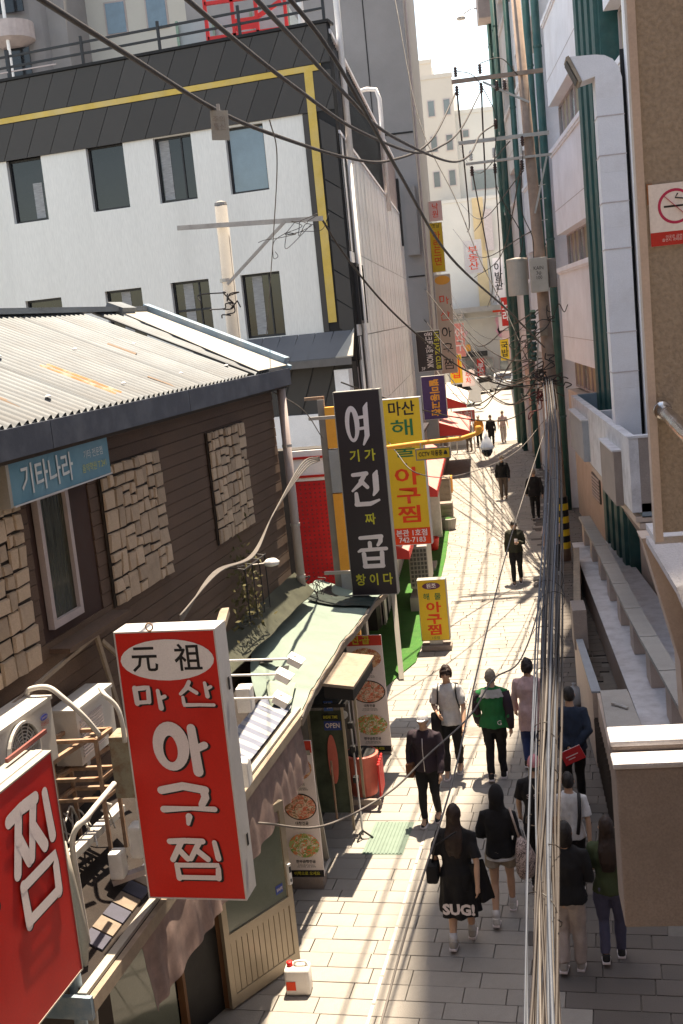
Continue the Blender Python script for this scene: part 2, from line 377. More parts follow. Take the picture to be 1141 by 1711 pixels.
# ================================================================== ground and paving
b = MB(); b.add([(-600, -200, -.05), (600, -200, -.05), (600, 900, -.05), (-600, 900, -.05)], [(0, 1, 2, 3)]); struct('ground', b, M_ground)
b = MB(); b.add([(-14, -6, -.03), (6, -6, -.03), (5, 62, -.03), (-8, 62, -.03)], [(0, 1, 2, 3)]); pave = struct('pavement', b, M_joint)
# far end: the lane opens on a wider sunlit road
b = MB(); b.add([(-60, 61.9, -.02), (60, 61.9, -.02), (60, 130, -.02), (-60, 130, -.02)], [(0, 1, 2, 3)]); struct('road', b, mat('pale_concrete_road', (.27, .26, .245), .9, .08, .6, .2))
stone_meshes = []
def slab_mesh(w, d, h=.06, g=.0045, bev=.004):
    bm = bmesh.new(); bmesh.ops.create_cube(bm, size=1)
    for v in bm.verts: v.co = V((v.co.x*(w-2*g), v.co.y*(d-2*g), v.co.z*h - h/2))
    es = [e for e in bm.edges if all(v.co.z > -h/2 for v in e.verts)]
    bmesh.ops.bevel(bm, geom=es, offset=bev, segments=1, affect='EDGES')
    me = bpy.data.meshes.new('paving_slab'); bm.to_mesh(me); bm.free(); me.materials.append(M_pave); return me
RH = .285
slabs = {w: slab_mesh(w, RH) for w in (.45, .6, .75)}; shade_slabs = {}
for w in slabs: shade_slabs[w] = slabs[w].copy(); shade_slabs[w].name = 'paving_slab'; shade_slabs[w].materials[0] = M_pave_shade
def shade_side(p): return p.x > .12+max(0, p.y-12)*.028  # right strip of the lane, where slabs carry painted shade
def slab_rows(s0, s1):
    rows = []; s = s0; i = 0
    while s < s1:
        rnd = random.Random(i); x = -2.3 - rnd.random()*.5; row = []
        while x < 5.2:
            w = rnd.choice((.45, .6, .6, .75)); row.append((x+w/2, s+RH/2, w)); x += w
        rows.append(row); s += RH; i += 1
    return rows
LP0 = V((-2.86, 11.65, 0))
cand = []
for row in slab_rows(-5.0, 10.8):
    for (x, s, w) in row:
        p = LP0+LU*s+LN*x
        if p.x > 1.45+max(0, (12-p.y)*.15) and p.y > 8: continue
        cand.append((p, w))
def seen(p): return p.y > 9.4 and p.x > -2.95
vis = sorted([c for c in cand if seen(c[0])], key=lambda c: c[0].y)
near, rest = vis[:296], vis[296:]+[c for c in cand if not seen(c[0])]
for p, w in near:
    o = bpy.data.objects.new('paving_slab', (shade_slabs if shade_side(p) else slabs)[w]); COL.objects.link(o); o.parent = pave
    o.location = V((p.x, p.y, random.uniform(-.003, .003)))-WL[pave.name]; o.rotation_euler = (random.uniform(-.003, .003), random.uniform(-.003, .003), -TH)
b = MB(); bd = MB()
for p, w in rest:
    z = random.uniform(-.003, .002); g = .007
    (bd if shade_side(p) else b).ob(p-LN*(w/2-g)-LU*(RH/2-g)+UP*(z-.03), LN*(w-2*g), LU*(RH-2*g), (0, 0, .03))
# beyond the bend the slabs run straight up the lane
y = 22.45; i = 0
while y < 60:
    rnd = random.Random(1000+i); x = -4.2-rnd.random()*.4-(y-22)*.03
    while x < 3.4:
        w = rnd.choice((.45, .6, .6, .75)); z = rnd.uniform(-.033, -.028); g = .008
        (bd if shade_side(V((x+w/2, y, 0))) else b).ob((x+g, y+g, z), (w-2*g, 0, 0), (0, RH-2*g, 0), (0, 0, .03)); x += w
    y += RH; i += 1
build('paving_field', b, M_pave, pave, kind='stuff'); build('shade_paving_field', bd, M_pave_shade, pave, kind='stuff')
# drain strip down the lane and two manholes
b = MB()
for (a, c) in ((V((-1.95, 9.2, .004)), V((-1.05, 21.5, .004))),):
    d = (c-a).normalized(); sd = V((d.y, -d.x, 0))*.018; n = 24
    for i in range(n): b.ob(a+(c-a)*i/n+d*.01-sd, (c-a)/n-d*.02, sd*2, (0, 0, .003))
build('drain_strip', b, M_steel, pave, kind='stuff')
def manhole(x, y, r, lab):
    b = MB(); b.lathe((x, y, 0), [(r, -.02), (r, .006), (r-.02, .009), (.01, .009)], 24); t = thing('manhole_cover', lab, 'manhole cover', (x, y, 0))
    build('lid', b, mat('cast_iron', (.28, .25, .22), .6, .2, 8, .3), t)
    b = MB()
    for k in range(-4, 5):
        h = math.sqrt(max(.001, (r-.06)**2-(k*.045)**2)); b.box(x-h, x+h, y+k*.045-.008, y+k*.045+.008, .0095, .014)
    build('ridge', b, mat('cast_iron', (.28, .25, .22)), t, kind='stuff')
manhole(-.95, 18.5, .27, 'round iron manhole cover in the pale paving beside the green jacket walker')
# tactile mat
b = MB()
for k in range(11): b.ob(V((-2.35, 14.15, .004))+LN*k*.05, LN*.03, LU*.95, (0, 0, .009))
b.ob(V((-2.37, 14.13, .0)), LN*.56, LU*.99, (0, 0, .004))
tag(build('floor_mat', b, mat('pale_green_mat', (.15, .205, .17), .8)), 'pale green ribbed mat lying on the paving by the shop stands', 'mat')
# artificial grass carpet
b = MB()
pts = [(-2.25, 22.6), (-2.12, 26), (-2.1, 33), (-2.28, 41.2), (-3.9, 41.2), (-4.0, 26), (-3.7, 20.5), (-2.9, 20.6)]
b.prism([(x, y, .004) for x, y in pts], (0, 0, .02)); tag(build('grass_carpet', b, M_carpet), 'long green artificial grass carpet laid along the restaurant front', 'carpet')

# ================================================================== brown building with the zinc roof
hb = thing('brown_building', 'low brown sided building with a corrugated zinc roof and stone panels', 'building', LS(0, 1.5, 0))
b = MB(); b.ob(LS(-6, 1.06, 0), LU*11.0, -LN*5.0, UP*6.2); build('wall', b, M_mortar, hb)
# roof sheets
E0 = LS(0, .74, 6.47); R0 = LS(0, 3.1, 7.52)
slope = (R0-E0)
def corr(s0, s1, k0=0, k1=1, lift=0, pitch=.135, amp=.022, tilt=0, sk=0):
    n = int((s1-s0)/pitch*8); nrm = slope.cross(LU).normalized(); nrm = nrm if nrm.z > 0 else -nrm
    b = MB()
    def fn(u, v):
        s = s0+(s1-s0)*u
        return E0+LU*(s+sk*v)+slope*(k0+(k1-k0)*v)+nrm*(lift+tilt*u+amp*math.sin(2*math.pi*s/pitch))
    b.grid(fn, n, 2, -nrm*.004); return b
s = -6.0
while s < 3.0:
    w = .9 if s < 2.7 else .6
    o = build('roof_sheet', corr(s-.04, s+w+.03, -.0, 1, random.uniform(0, .006), tilt=random.uniform(.002, .012), sk=.05), M_roof, hb, smooth=True); s += w
build('roof_sheet', corr(3.3, 4.0, 0, 1, .004, sk=.3), M_roof, hb, smooth=True)
build('rusty_roof_sheet', corr(-.90, -.62, .07, .40, .005), M_rust, hb, smooth=True, label='rust orange strip of the zinc roof')
for a_, c_, k0_, k1_ in ((-1.9, -1.78, .55, .8), (.55, .66, .02, .16), (1.6, 1.71, .4, .55), (-2.6, -2.5, .1, .22)): build('roof_rust_streak', corr(a_, c_, k0_, k1_, .005), mat('faint_rust', (.17, .115, .08), .8, .3, 6, .2), hb, smooth=True)
nrm = slope.cross(LU).normalized(); nrm = nrm if nrm.z > 0 else -nrm
b = MB(); p = lambda s, k: E0+LU*s+slope*k+nrm*.035
b.prism([p(3.45, 0), p(4.86, 0), p(5.25, 1), p(4.35, 1)], nrm*.01); build('flat_roof_sheet', b, M_flat, hb, label='smooth cream sheet at the gable end of the zinc roof')
b = MB()
for k in range(7):   # screw caps
    q = p(-2+k*.83, .5 if k % 2 else .12); b.lathe(q, [(.03, 0), (.03, .01), (.008, .022)], 8)
build('roof_screw', b, M_lamp, hb, kind='stuff')
b = MB(); b.beam(p(4.98, .02)+nrm*.04, p(5.36, .98)+nrm*.04, .16, .12); b.beam(p(5.12, .0)-nrm*.05, p(5.5, 1)-nrm*.05, .10, .07); build('verge_flashing', b, M_bluemetal, hb)
b = MB(); b.beam(p(-6, 1.0), p(5.4, 1.0), .28, .07); b.ob(p(4.2, .93), LU*.5, slope*.1, nrm*.09); build('ridge_cap', b, M_roof, hb)
b = MB(); b.ob(LS(-6, .78, 6.22), LU*3.4, LN*.07, UP*.24); build('gutter', b, M_navy, hb)
b = MB(); b.ob(LS(-2.59, .78, 6.22), LU*3.3, LN*.07, UP*.24); build('gutter', b, M_navy, hb)
b = MB(); b.ob(LS(.72, .78, 6.22), LU*4.25, LN*.07, UP*.24); build('gutter', b, M_navy, hb)
b = MB(); b.ob(LS(-6, 1.05, 6.18), LU*11.0, LN*.28, UP*.035); build('soffit', b, M_mortar, hb)
# siding boards (in courses, round the window niche)
z = 2.5; k = 0
while z < 6.16:
    segs = [(-6, 4.98)] if z < 4.5 or z > 5.88 else [(-6, -2.62), (-1.42, 4.98)]
    for a, c in segs:
        b = MB(); t = .012 if k % 2 else .016
        b.prism([LS(a, 1.05, z), LS(a, 1.05-t-.005, z), LS(a, 1.05-t, z+.128), LS(a, 1.05, z+.128)], LU*(c-a)); build('siding_board', b, M_siding, hb)
    z += .135; k += 1
b = MB(); b.ob(LS(-2.62, 1.055, 4.5), LU*1.2, LN*.004, UP*1.42); build('niche_back', b, mat('niche_brown', (.055, .028, .022), .8), hb)
# window
wf = MB(); S0, S1, Z0, Z1 = -2.52, -1.93, 4.62, 5.84
for (a, c, z0, z1) in ((S0, S0+.06, Z0, Z1), (S1-.06, S1, Z0, Z1), (S0+.06, S1-.06, Z0, Z0+.07), (S0+.06, S1-.06, Z1-.07, Z1)):
    wf.ob(LS(a, 1.04, z0), LU*(c-a), LN*.06, UP*(z1-z0))
fr = build('window', wf, M_pipe, hb)
b = MB(); b.ob(LS(S0+.06, 1.03, Z0+.07), LU*(S1-S0-.12), LN*.012, UP*(Z1-Z0-.14)); build('pane', b, mat('curtained_glass', (.035, .038, .026), .15, .3, 5, 0, stretch=(8, 8, .4)), fr)
b = MB(); b.ob(LS(-2.66, .99, 4.44), LU*1.3, LN*.2, UP*.045); build('window_ledge', b, M_siding, hb)
# stone panels: every stone its own piece
def stones(s0, s1, z0, z1, seed):
    rnd = random.Random(seed)
    b = MB(); b.ob(LS(s0, 1.02, z0), LU*(s1-s0), LN*.015, UP*(z1-z0)); pn = build('stone_panel', b, M_mortar, hb)
    # thick back 10 mm proud of boards
    def split(a, c, p, q, d):
        w, h = c-a, q-p
        if (w < .27 and h < .22) or (d > 2 and rnd.random() < .12 and w < .45 and h < .4): return [(a, c, p, q)]
        if (w > h*rnd.uniform(.8, 1.5)) and w > .16: m = a+w*rnd.uniform(.35, .65); return split(a, m, p, q, d+1)+split(m, c, p, q, d+1)
        if h > .11: m = p+h*rnd.uniform(.35, .65); return split(a, c, p, m, d+1)+split(a, c, m, q, d+1)
        return [(a, c, p, q)]
    for (a, c, p_, q) in split(s0, s1, z0, z1, 0):
        g = .010; th = rnd.uniform(.012, .030); a += g; c -= g; p_ += g; q -= g
        if c-a < .04 or q-p_ < .04: continue
        j = lambda: rnd.uniform(-.008, .008)
        base = [LS(a+j(), .99, p_+j()), LS(c+j(), .99, p_+j()), LS(c+j(), .99, q+j()), LS(a+j(), .99, q+j())]
        ctr = sum(base, V((0, 0, 0)))/4
        top = [x+LN*(th+rnd.uniform(-.008, .008))+(ctr-x).normalized()*.010 for x in base]
        base = [x+(x-ctr)*.0 for x in base]
        mid = ctr+LN*(th+rnd.uniform(.002, .008)); b = MB()
        b.add(base+top+[mid], [(0, 1, 5, 4), (1, 2, 6, 5), (2, 3, 7, 6), (3, 0, 4, 7), (4, 5, 8), (5, 6, 8), (6, 7, 8), (7, 4, 8)])
        build('stone', b, M_stone, pn)
stones(-1.22, .30, 4.47, 5.87, 3); stones(1.9, 3.36, 4.44, 5.86, 5); stones(-4.6, -2.82, 4.40, 5.87, 8)
# downpipe
b = MB(); b.tube([LS(4.9, .86, 6.2), LS(4.9, .86, 2.95)], .065, 12); dp = build('downpipe', b, M_pipe, hb, smooth=True)
b = MB()
for z in (5.3, 4.1, 3.3): b.lathe(LS(4.9, .86, z), [(.075, 0), (.075, .04)], 12)
build('pipe_clip', b, M_steel, dp, kind='stuff')
# sign of the guitar shop
gs = thing('guitar_shop_sign', 'blue sign board with pale lettering hung under the eaves of the brown building', 'shop sign', LS(-2.3, .8, 5.84))
b = MB(); b.ob(LS(-3.24, .93, 5.84), LU*1.86, LN*.14, UP*.35); build('board', b, mat('faded_blue_sign', (.085, .22, .29), .6, .1, 4, .05, dirt=((.2, .32, .38), .4, 2)), gs)
b = MB(); b.ob(LS(-3.29, .935, 5.83), LU*.045, LN*.15, UP*.37); build('end_cap', b, M_flat, gs)
b = MB(); b.ob(LS(-3.24, .785, 6.192), LU*1.86, LN*.01, UP*.012); b.ob(LS(-3.24, .785, 5.828), LU*1.86, LN*.01, UP*.012); build('trim', b, M_alu, gs, kind='stuff')
text('기타나라', .27, mat('faded_white_print', (.55, .58, .58), .6), LS(-2.62, .785, 6.0), LU, UP, gs, bold=.012, wmax=1.05, sx=.95)
text('기타 전문점', .085, mat('faded_white_print', (.55, .58, .58), .6), LS(-1.72, .785, 6.07), LU, UP, gs, wmax=.5)
text('음악학원 T.241', .085, mat('faded_yellow_print', (.45, .45, .12), .6), LS(-1.72, .785, 5.95), LU, UP, gs, wmax=.5)
# timber props under the window ledge
b = MB(); b.beam(LS(-2.0, .86, 4.42), LS(-1.85, .8, 3.6), .035, .035); tag(build('wooden_prop', b, M_woodl), 'weathered upright wooden strut below the window of the brown wall', 'strut')
b = MB(); b.beam(LS(-1.95, .84, 4.35), LS(-1.0, .6, 3.35), .035, .035); tag(build('wooden_prop', b, M_woodl), 'slanting wooden strut running down behind the big red sign', 'strut')
b = MB(); b.beam(LS(-3.6, .86, 4.30), LS(-2.0, .86, 4.42), .03, .035); tag(build('wooden_rail', b, M_woodl), 'thin wooden rail fixed along the brown wall over the outdoor units', 'rail')
# hanging dried plant and small floodlight on the wall
hp = thing('hanging_plant', 'withered dark plant hanging in a wire rack on the brown wall', 'plant', LS(2.3, .85, 3.3))
b = MB(); rnd = random.Random(4)
for k in range(260):
    c = LS(2.25+rnd.gauss(0, .28), .82+rnd.uniform(-.1, .12), 3.75+rnd.gauss(0, .3)); d = V((rnd.uniform(-1, 1), rnd.uniform(-1, 1), rnd.uniform(-1.6, .4))).normalized()*rnd.uniform(.05, .12); e = d.orthogonal().normalized()*.018
    b.add([c, c+d*.5+e, c+d, c+d*.5-e], [(0, 1, 2, 3)])
build('foliage', b, M_leaf, hp, kind='stuff')
b = MB()
for s_ in (1.9, 2.2, 2.5, 2.75): b.tube([LS(s_, .93, 4.15), LS(s_, .7, 4.12), LS(s_, .7, 3.4), LS(s_, .93, 3.35)], .008, 5)
b.tube([LS(1.85, .7, 4.12), LS(2.8, .7, 4.12)], .008, 5); build('rack', b, M_frame, hp)
fl = thing('wall_floodlight', 'small white floodlight on a stalk sticking out of the brown wall', 'lamp', LS(3.0, .95, 4.0))
b = MB(); b.tube([LS(2.4, .97, 4.05), LS(2.5, .6, 4.06)], .01, 6); build('bracket', b, M_steel, fl)
b = MB(); b.lathe(LS(2.55, .55, 4.02), [(.02, -.02), (.09, 0), (.11, .04), (.06, .08), (.01, .09)], 14); build('lamp_head', b, M_lamp, fl, smooth=True)

# ================================================================== lean-to shop in front of the brown wall
sh = thing('lean_to_shop', 'low lean-to shop with dark roofing and cloth covers', 'building', LS(-2, .5, 0))
b = MB(); b.prism([LS(-4.55, 0, 2.42), LS(-4.55, 1.0, 2.9), LS(1.15, 1.0, 2.9), LS(1.15, 0, 2.42)], UP*.05); build('roof', b, M_decking, sh)
b = MB(); b.beam(LS(-4.62, -.04, 2.42), LS(1.3, -.04, 2.42), .05, .11); fa = build('fascia', b, M_woodl, sh)
b = MB(); b.beam(LS(-4.62, .02, 2.50), LS(1.3, .02, 2.50), .07, .03); build('roof_edge', b, M_flat, sh)
b = MB(); b.ob(LS(-4.66, -.06, 2.33), -LN*.4, LU*.04, UP*.17); build('end_board', b, M_bluemetal, sh)
# striped cover strips on the roof
rnd = random.Random(9)
def strip(s0, s1, o0, o1, lift):
    n = 18
    for i in range(n):
        a, c = s0+(s1-s0)*i/n, s0+(s1-s0)*(i+1)/n
        b = MB(); b.grid(lambda u, v: LS(a+(c-a)*u, o0+(o1-o0)*v, 2.475+.48*(o0+(o1-o0)*v)+lift+.012*noise.noise(V((a*3+u*2, v*4, 1)))), 2, 4, -UP*.003)
        build('cover_stripe', b, M_stripe1 if i % 2 else M_stripe2, sh, smooth=True)
strip(-.7, 1.25, .08, .40, .03)
for k in range(13):
    a = -4.1+k*.19; b = MB(); b.ob(LS(a, .10, 2.525), LU*.17, -LN*.16+UP*.077, UP*.015); build('cloth_check', b, (mat('faded_check_tan', (.20, .155, .12), .8, .2, 8) if k % 2 else mat('faded_check_navy', (.06, .06, .085), .8, .2, 8)), sh)
# green tarpaulin roof
tp = thing('tarpaulin_roof', 'pale green tarpaulin sheet stretched over the second shop roof', 'tarpaulin', (-3.0, 15.3, 0))
def tarp(u, v):
    W0, W1, W2 = V((-3.10, 12.55, 2.60)), V((-3.60, 14.8, 2.96)), V((-3.36, 18.3, 2.85)); F0, F1, F2 = V((-2.74, 12.75, 2.44)), V((-2.52, 15.0, 2.66)), V((-2.22, 18.3, 2.62))
    q = lambda A, B, C: A*(1-u)*(1-2*u)+B*4*u*(1-u)+C*u*(2*u-1)
    p_ = q(W0, W1, W2)*(1-v)+q(F0, F1, F2)*v
    r = .028*noise.noise(V((p_.x*2, p_.y*1.1, 2)))+.018*noise.noise(V((p_.x*1.5, p_.y*5.5, 7)))+.03*abs(math.sin(u*9.4))**8
    return p_+UP*(r-.05*math.sin(math.pi*v))
b = MB(); b.grid(tarp, 70, 22, -UP*.006); build('sheet', b, M_tarp, tp, smooth=True)
b = MB()
n = 30
for i in range(n):
    a, c = tarp(i/n, 1), tarp((i+1)/n, 1); b.beam(a-UP*.05+LN*.03, c-UP*.05+LN*.03, .04, .09)
build('edge_board', b, M_woodl, tp)
b = MB(); b.tube([tarp(i/30, 1.0)+LN*.06+UP*(.02+.02*math.sin(i)) for i in range(31)], .012, 6); build('edge_cable', b, M_cablel, tp)
b = MB()
for (u, v) in ((.28, .35), (.30, .12)):
    a = tarp(u, v)+UP*.02; b.ob(a, (.17, .02, 0), (-.02, .17, .0), (0, 0, .004))
build('patch', b, M_seam, tp, kind='stuff')
b = MB(); b.grid(lambda u, v: tarp(.80+.19*u-.10*abs(math.sin(v*5))*u, .25+.8*v-.0)+UP*(.035+.02*noise.noise(V((u*5, v*6, 3)))), 16, 16, UP*.004); build('shadow_patch', b, mat('shadow_black_green', (.012, .022, .018), .6, .2, 5), tp, smooth=True)  # shadow patch on the tarpaulin, laid on as a dark sheet
b = MB(); b.grid(lambda u, v: tarp(.02+.16*u, .25+.5*v)+UP*(.06+.10*abs(math.sin(3.1*u+5*v))*(1-u)), 14, 14, UP*.005); build('rumpled_cover', b, mat('dull_green_cloth', (.22, .26, .21), .8, .2, 5), tp, smooth=True)
b = MB(); b.ob(V((-3.4, 12.9, 0)), LU*6, LN*.1, UP*2.5); b.ob(V((-3.95, 12.9, 0)), LN*.6, LU*.1, UP*2.45); build('wall', b, mat('dark_shopfront', (.035, .03, .026), .7, .3, 4), tp)
# dark green gutter sheet between wall and roofs
b = MB(); b.grid(lambda u, v: LS(-1+6*u, .98-.28*v, 3.35-.30*v+.05*noise.noise(V((u*9, v*2, 0)))), 30, 3, UP*.01); tag(build('loose_sheeting', b, mat('dark_green_sheeting', (.05, .052, .035), .7, .3, 4), smooth=True), 'dark crumpled sheeting lying along the foot of the brown wall', 'sheeting')
# hanging canvas under the eaves
def canvas(s0, s1, z0, z1, off, seed, lab):
    b = MB(); b.grid(lambda u, v: LS(s0+(s1-s0)*u, -.02+off-.018*math.sin(u*44+seed+2*math.sin(u*9))*(.3+.7*v)-.06*v+.008*noise.noise(V((u*5, v*4, seed))), z1-(z1-z0)*v*(1+.05*noise.noise(V((u*6, 0, seed))))), 48, 14, LN*.004)
    tag(build('hanging_canvas', b, M_cloth, smooth=True), lab, 'canvas')
canvas(-3.75, -1.55, 1.80, 2.38, -.02, 2, 'pinkish brown canvas valance hanging from the near shop eaves below the red sign')
canvas(-1.3, 1.15, 1.75, 2.38, .0, 6, 'grey brown canvas curtain hanging beside the first menu board')
# shopfront of the lean-to: posts, tinted glass, open door
b = MB()
for (x, y, w) in ((-4.25, 9.25, .06), (-3.72, 10.15, .07), (-3.42, 10.7, .09), (-4.75, 8.4, .08)): b.ob((x, y, 0), LN*w, LU*w, UP*2.5)
for k, (x, y, w) in enumerate(((-4.25, 9.25, .06), (-3.72, 10.15, .07), (-3.42, 10.7, .09), (-4.75, 8.4, .08))):
    b = MB(); b.ob((x, y, 0), LN*w, LU*w, UP*2.5); build('post', b, M_woodb, sh)
b = MB(); b.ob((-4.19, 9.33, .05), V((.45, .8, 0)), (.01, -.006, 0), UP*2.3); build('glass_panel', b, M_doorglass, sh)
b = MB(); b.ob((-3.66, 10.2, .0), V((.23, .5, 0)), (.01, -.006, 0), UP*2.3); build('dark_opening', b, M_black, sh)
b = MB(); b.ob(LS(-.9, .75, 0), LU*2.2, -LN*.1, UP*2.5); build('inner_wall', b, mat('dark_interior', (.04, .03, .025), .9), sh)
dr = thing('shop_door', 'open glazed shop door with a champagne metal frame and ribbed lower panel', 'door', (-3.08, 11.1, 0))
A = V((-3.36, 10.66, 0)); D = V((-2.79, 11.56, 0))-A; du = D.normalized(); dn = V((du.y, -du.x, 0)); L_ = D.length
def dbox(nm, s0, s1, z0, z1, t, m, off=0, par=dr): b = MB(); b.ob(A+du*s0+dn*off+UP*z0, du*(s1-s0), dn*t, UP*(z1-z0)); return build(nm, b, m, par)
dbox('stile', 0, .075, .03, 1.95, .05, M_doorframe); dbox('stile', L_-.075, L_, .03, 1.95, .05, M_doorframe)
dbox('rail', .075, L_-.075, .03, .16, .05, M_doorframe); dbox('rail', .075, L_-.075, .74, .84, .05, M_doorframe); dbox('rail', .075, L_-.075, 1.86, 1.95, .05, M_doorframe)
pn_ = dbox('lower_panel', .075, L_-.075, .16, .74, .02, M_doorframe, .01)
n = 11
for k in range(n):
    a = .08+(L_-.16)*k/n; dbox('panel_slat', a+.006, a+(L_-.16)/n-.006, .165, .735, .012, M_doorframe, .03, pn_)
dbox('pane', .075, L_-.075, .84, 1.86, .01, M_doorglass, .02)
st = dbox('blue_sticker', L_-.24, L_-.13, .93, 1.03, .003, M_stickerblue, .031)
text('SAFE', .05, M_letter, A+du*(L_-.185)+dn*.036+UP*.98, du, UP, dr, wmax=.09)
b = MB(); b.ob(A+du*(L_-.06)+dn*.05+UP*.98, du*.045, dn*.03, UP*.24); lk = build('door_lock', b, M_lamp, dr)
b = MB(); b.lathe(A+du*(L_-.038)+dn*.084+UP*1.03, [(.018, -.004), (.018, .006)], 10, 'x'); b.ob(A+du*(L_-.052)+dn*.081+UP*1.12, du*.03, dn*.004, UP*.07); build('keypad', b, M_black, lk)
# stuff seen through the glass: rolled mat and post
b = MB(); b.tube([V((-3.25, 11.6, .5)), V((-3.2, 11.75, 2.0))], .045, 10); tag(build('rolled_mat', b, M_flat, smooth=True), 'pale rolled mat standing inside the glazed shop door', 'mat')
b = MB(); b.ob((-3.42, 11.25, .1), LU*.06, LN*.32, UP*1.9); 
for k in range(6): pass
tag(build('wooden_screen', b, M_woodb), 'brown wooden screen leaning inside the glazed shop door', 'screen')
# plastic jug
jg = thing('plastic_jug', 'white plastic jug with a red cap standing on the paving by the shop door', 'jug', (-2.67, 11.0, 0))
b = MB(); b.bbox(-2.80, -2.53, 10.90, 11.10, 0, .30, .035); build('body', b, M_jug, jg, smooth=True)
b = MB(); b.tube([(-2.70, 11.0, .295), (-2.68, 11.0, .345), (-2.62, 11.0, .352), (-2.57, 11.0, .345), (-2.56, 11.0, .295)], .016, 8); build('handle', b, M_jug, jg, smooth=True)
b = MB(); b.lathe((-2.745, 11.0, .29), [(.03, 0), (.033, .02), (.033, .055), (.02, .06)], 14); build('cap', b, M_redframe, jg, smooth=True)
rect(V((-2.78, 10.9, .07)), (1, 0, 0), UP, .10, .10, M_lred, jg, 'label_print')

# ================================================================== red signs and their fittings
def boxsign(name, lab, cat, A, u, w, d, z0, z1, face, side, group=None, edge=.012):
    """box sign: A = lower left front point, u = reading direction, front normal = u x up"""
    u = V(u).normalized(); n = u.cross(UP); A = V(A)
    t = thing(name, lab, cat, (A.x+u.x*w/2, A.y+u.y*w/2, z0), 0, group)
    b = MB(); b.ob(A+UP*(z0), u*w, -n*d, UP*(z1-z0)); build('casing', b, side, t)
    b = MB(); b.ob(A+UP*(z0+edge)+u*edge, u*(w-2*edge), n*.004, UP*(z1-z0-2*edge)); build('face', b, face, t)
    for q in (0, 1):
        b = MB(); b.ob(A+UP*z0+u*(w-edge)*q, u*edge, n*.008, UP*(z1-z0)); build('side_trim', b, side, t)
        b = MB(); b.ob(A+UP*(z0+(z1-z0-edge)*q)+u*edge, u*(w-2*edge), n*.008, UP*edge); build('end_trim', b, side, t)
    return t, A+n*.004, u, n
SA = V((-3.15, 8.23, 0))
t, F, u, n = boxsign('red_restaurant_sign', 'upright bright red box sign with an oval and brush lettering on the near shop', 'shop sign', SA, LN, .835, .24, 2.60, 4.83, M_red, M_alu)
Z = lambda f: 4.83-2.23*f
oval(F+u*.418+UP*Z(.105), u, UP, .385, .165, M_signwhite, t, eps=.003)
text('元', .23, M_black, F+u*.235+UP*Z(.105), u, UP, t, bold=.012, depth=.008); text('祖', .23, M_black, F+u*.595+UP*Z(.105), u, UP, t, bold=.012, depth=.008)
for ch, x0, x1, f0, f1, kw in (('마', .10, .38, .185, .290, 1.35), ('산', .48, .77, .18, .280, 1.2), ('아', .23, .66, .33, .525, 1.4), ('구', .21, .67, .555, .725, 1.25), ('찜', .23, .68, .765, .925, 1.15)):
    brush(ch, F+u*x0+UP*Z(f1), u, UP, x1-x0, Z(f0)-Z(f1), M_letter, t, shadow=.016, kw=kw)
b = MB(); b.lathe(V((-2.83, 8.15, 4.83)), [(.012, 0), (.012, .02)], 8); c = V((-2.83, 8.15, 4.875)); b.tube([c+V((.028*math.cos(a), 0, .03*math.sin(a))) for a in [math.pi*2*k/12-1.57 for k in range(13)]], .006, 6); build('lifting_eye', b, M_rusty, t)
b = MB(); b.ob(F+u*.843-n*.13+UP*4.3, u*.006, -n*.03, UP*.1); b.ob(F+u*.843-n*.13+UP*3.0, u*.006, -n*.03, UP*.1); build('hinge', b, M_black, t)
# bracket arms and floodlights behind the sign
for k, (z, ln, lab) in enumerate(((4.28, 1.05, 'uppermost of the three white arm lamps reaching out behind the red sign'), (3.98, .75, 'middle of the three white arm lamps reaching out behind the red sign'), (3.55, .5, 'lowest of the three white arm lamps reaching out behind the red sign'))):
    y = 10.2-.5*k; x0 = -2.62
    px = [(397, 1092, 488, 1101), (397, 1125, 462, 1133), (402, 1168, 445, 1174)][k]
    a0 = V(((-2.63, 10.0, 4.02), (-2.53, 9.6, 4.0), (-2.4, 9.3, 3.88))[k]); a1 = a0+LN*((.47, .33, .22)[k])
    t = thing('arm_lamp', lab, 'lamp', a0, 0, 'arm lamps behind the red sign')
    b = MB(); b.tube([a0-LN*.15, a1], .011, 7); build('arm', b, M_lamp, t)
    b = MB(); b.tube([a1, a1+LN*.03+UP*.03, a1+LN*.08+UP*.02], .006, 6); build('yoke', b, M_steel, t)
    b = MB(); q = V((LN.x*.8, LN.y*.8, -.45)).normalized(); r_ = q.cross(LU).normalized()
    b.ob(a1+LN*.02-LU*.07+UP*.035, q*.13, LU*.14, -r_*.06 if r_.z > 0 else r_*.06); b.ob(a1+LN*.01-LU*.08+UP*.04, q*.15, LU*.16, (0, 0, .006)); build('lamp_head', b, M_lamp, t)
b = MB(); b.beam((-2.75, 9.3, 4.15), (-3.05, 11.2, 4.2), .09, .07); tag(build('sign_bracket', b, M_woodl), 'pale beam running from the red sign back to the brown wall', 'bracket')
for k, (x, y, z, lab) in enumerate(((-2.62, 9.9, 3.55, 'white plastic meter box on the timber behind the red sign'), (-2.58, 9.35, 3.05, 'rounded white electric box under the arm lamps'))):
    b = MB(); b.bbox(x-.06, x+.08, y-.05, y+.12, z, z+.24, .02); tag(build('meter_box', b, M_lamp, smooth=False), lab, 'box')
t = thing('meter_cabinet', 'two small white boxes on the dark roof beside the lower red sign edge', 'box', (-3.4, 8.4, 2.8))
b = MB(); b.bbox(-3.34, -3.22, 8.42, 8.58, 2.84, 3.12, .03); build('housing', b, M_lamp, t); b = MB(); b.bbox(-3.49, -3.37, 8.30, 8.44, 2.72, 2.95, .025); build('housing', b, M_lamp, t)
b = MB(); b.beam((-3.50, 8.36, 2.68), (-3.22, 8.5, 2.72), .08, .05); build('bracket', b, M_pipe, t)
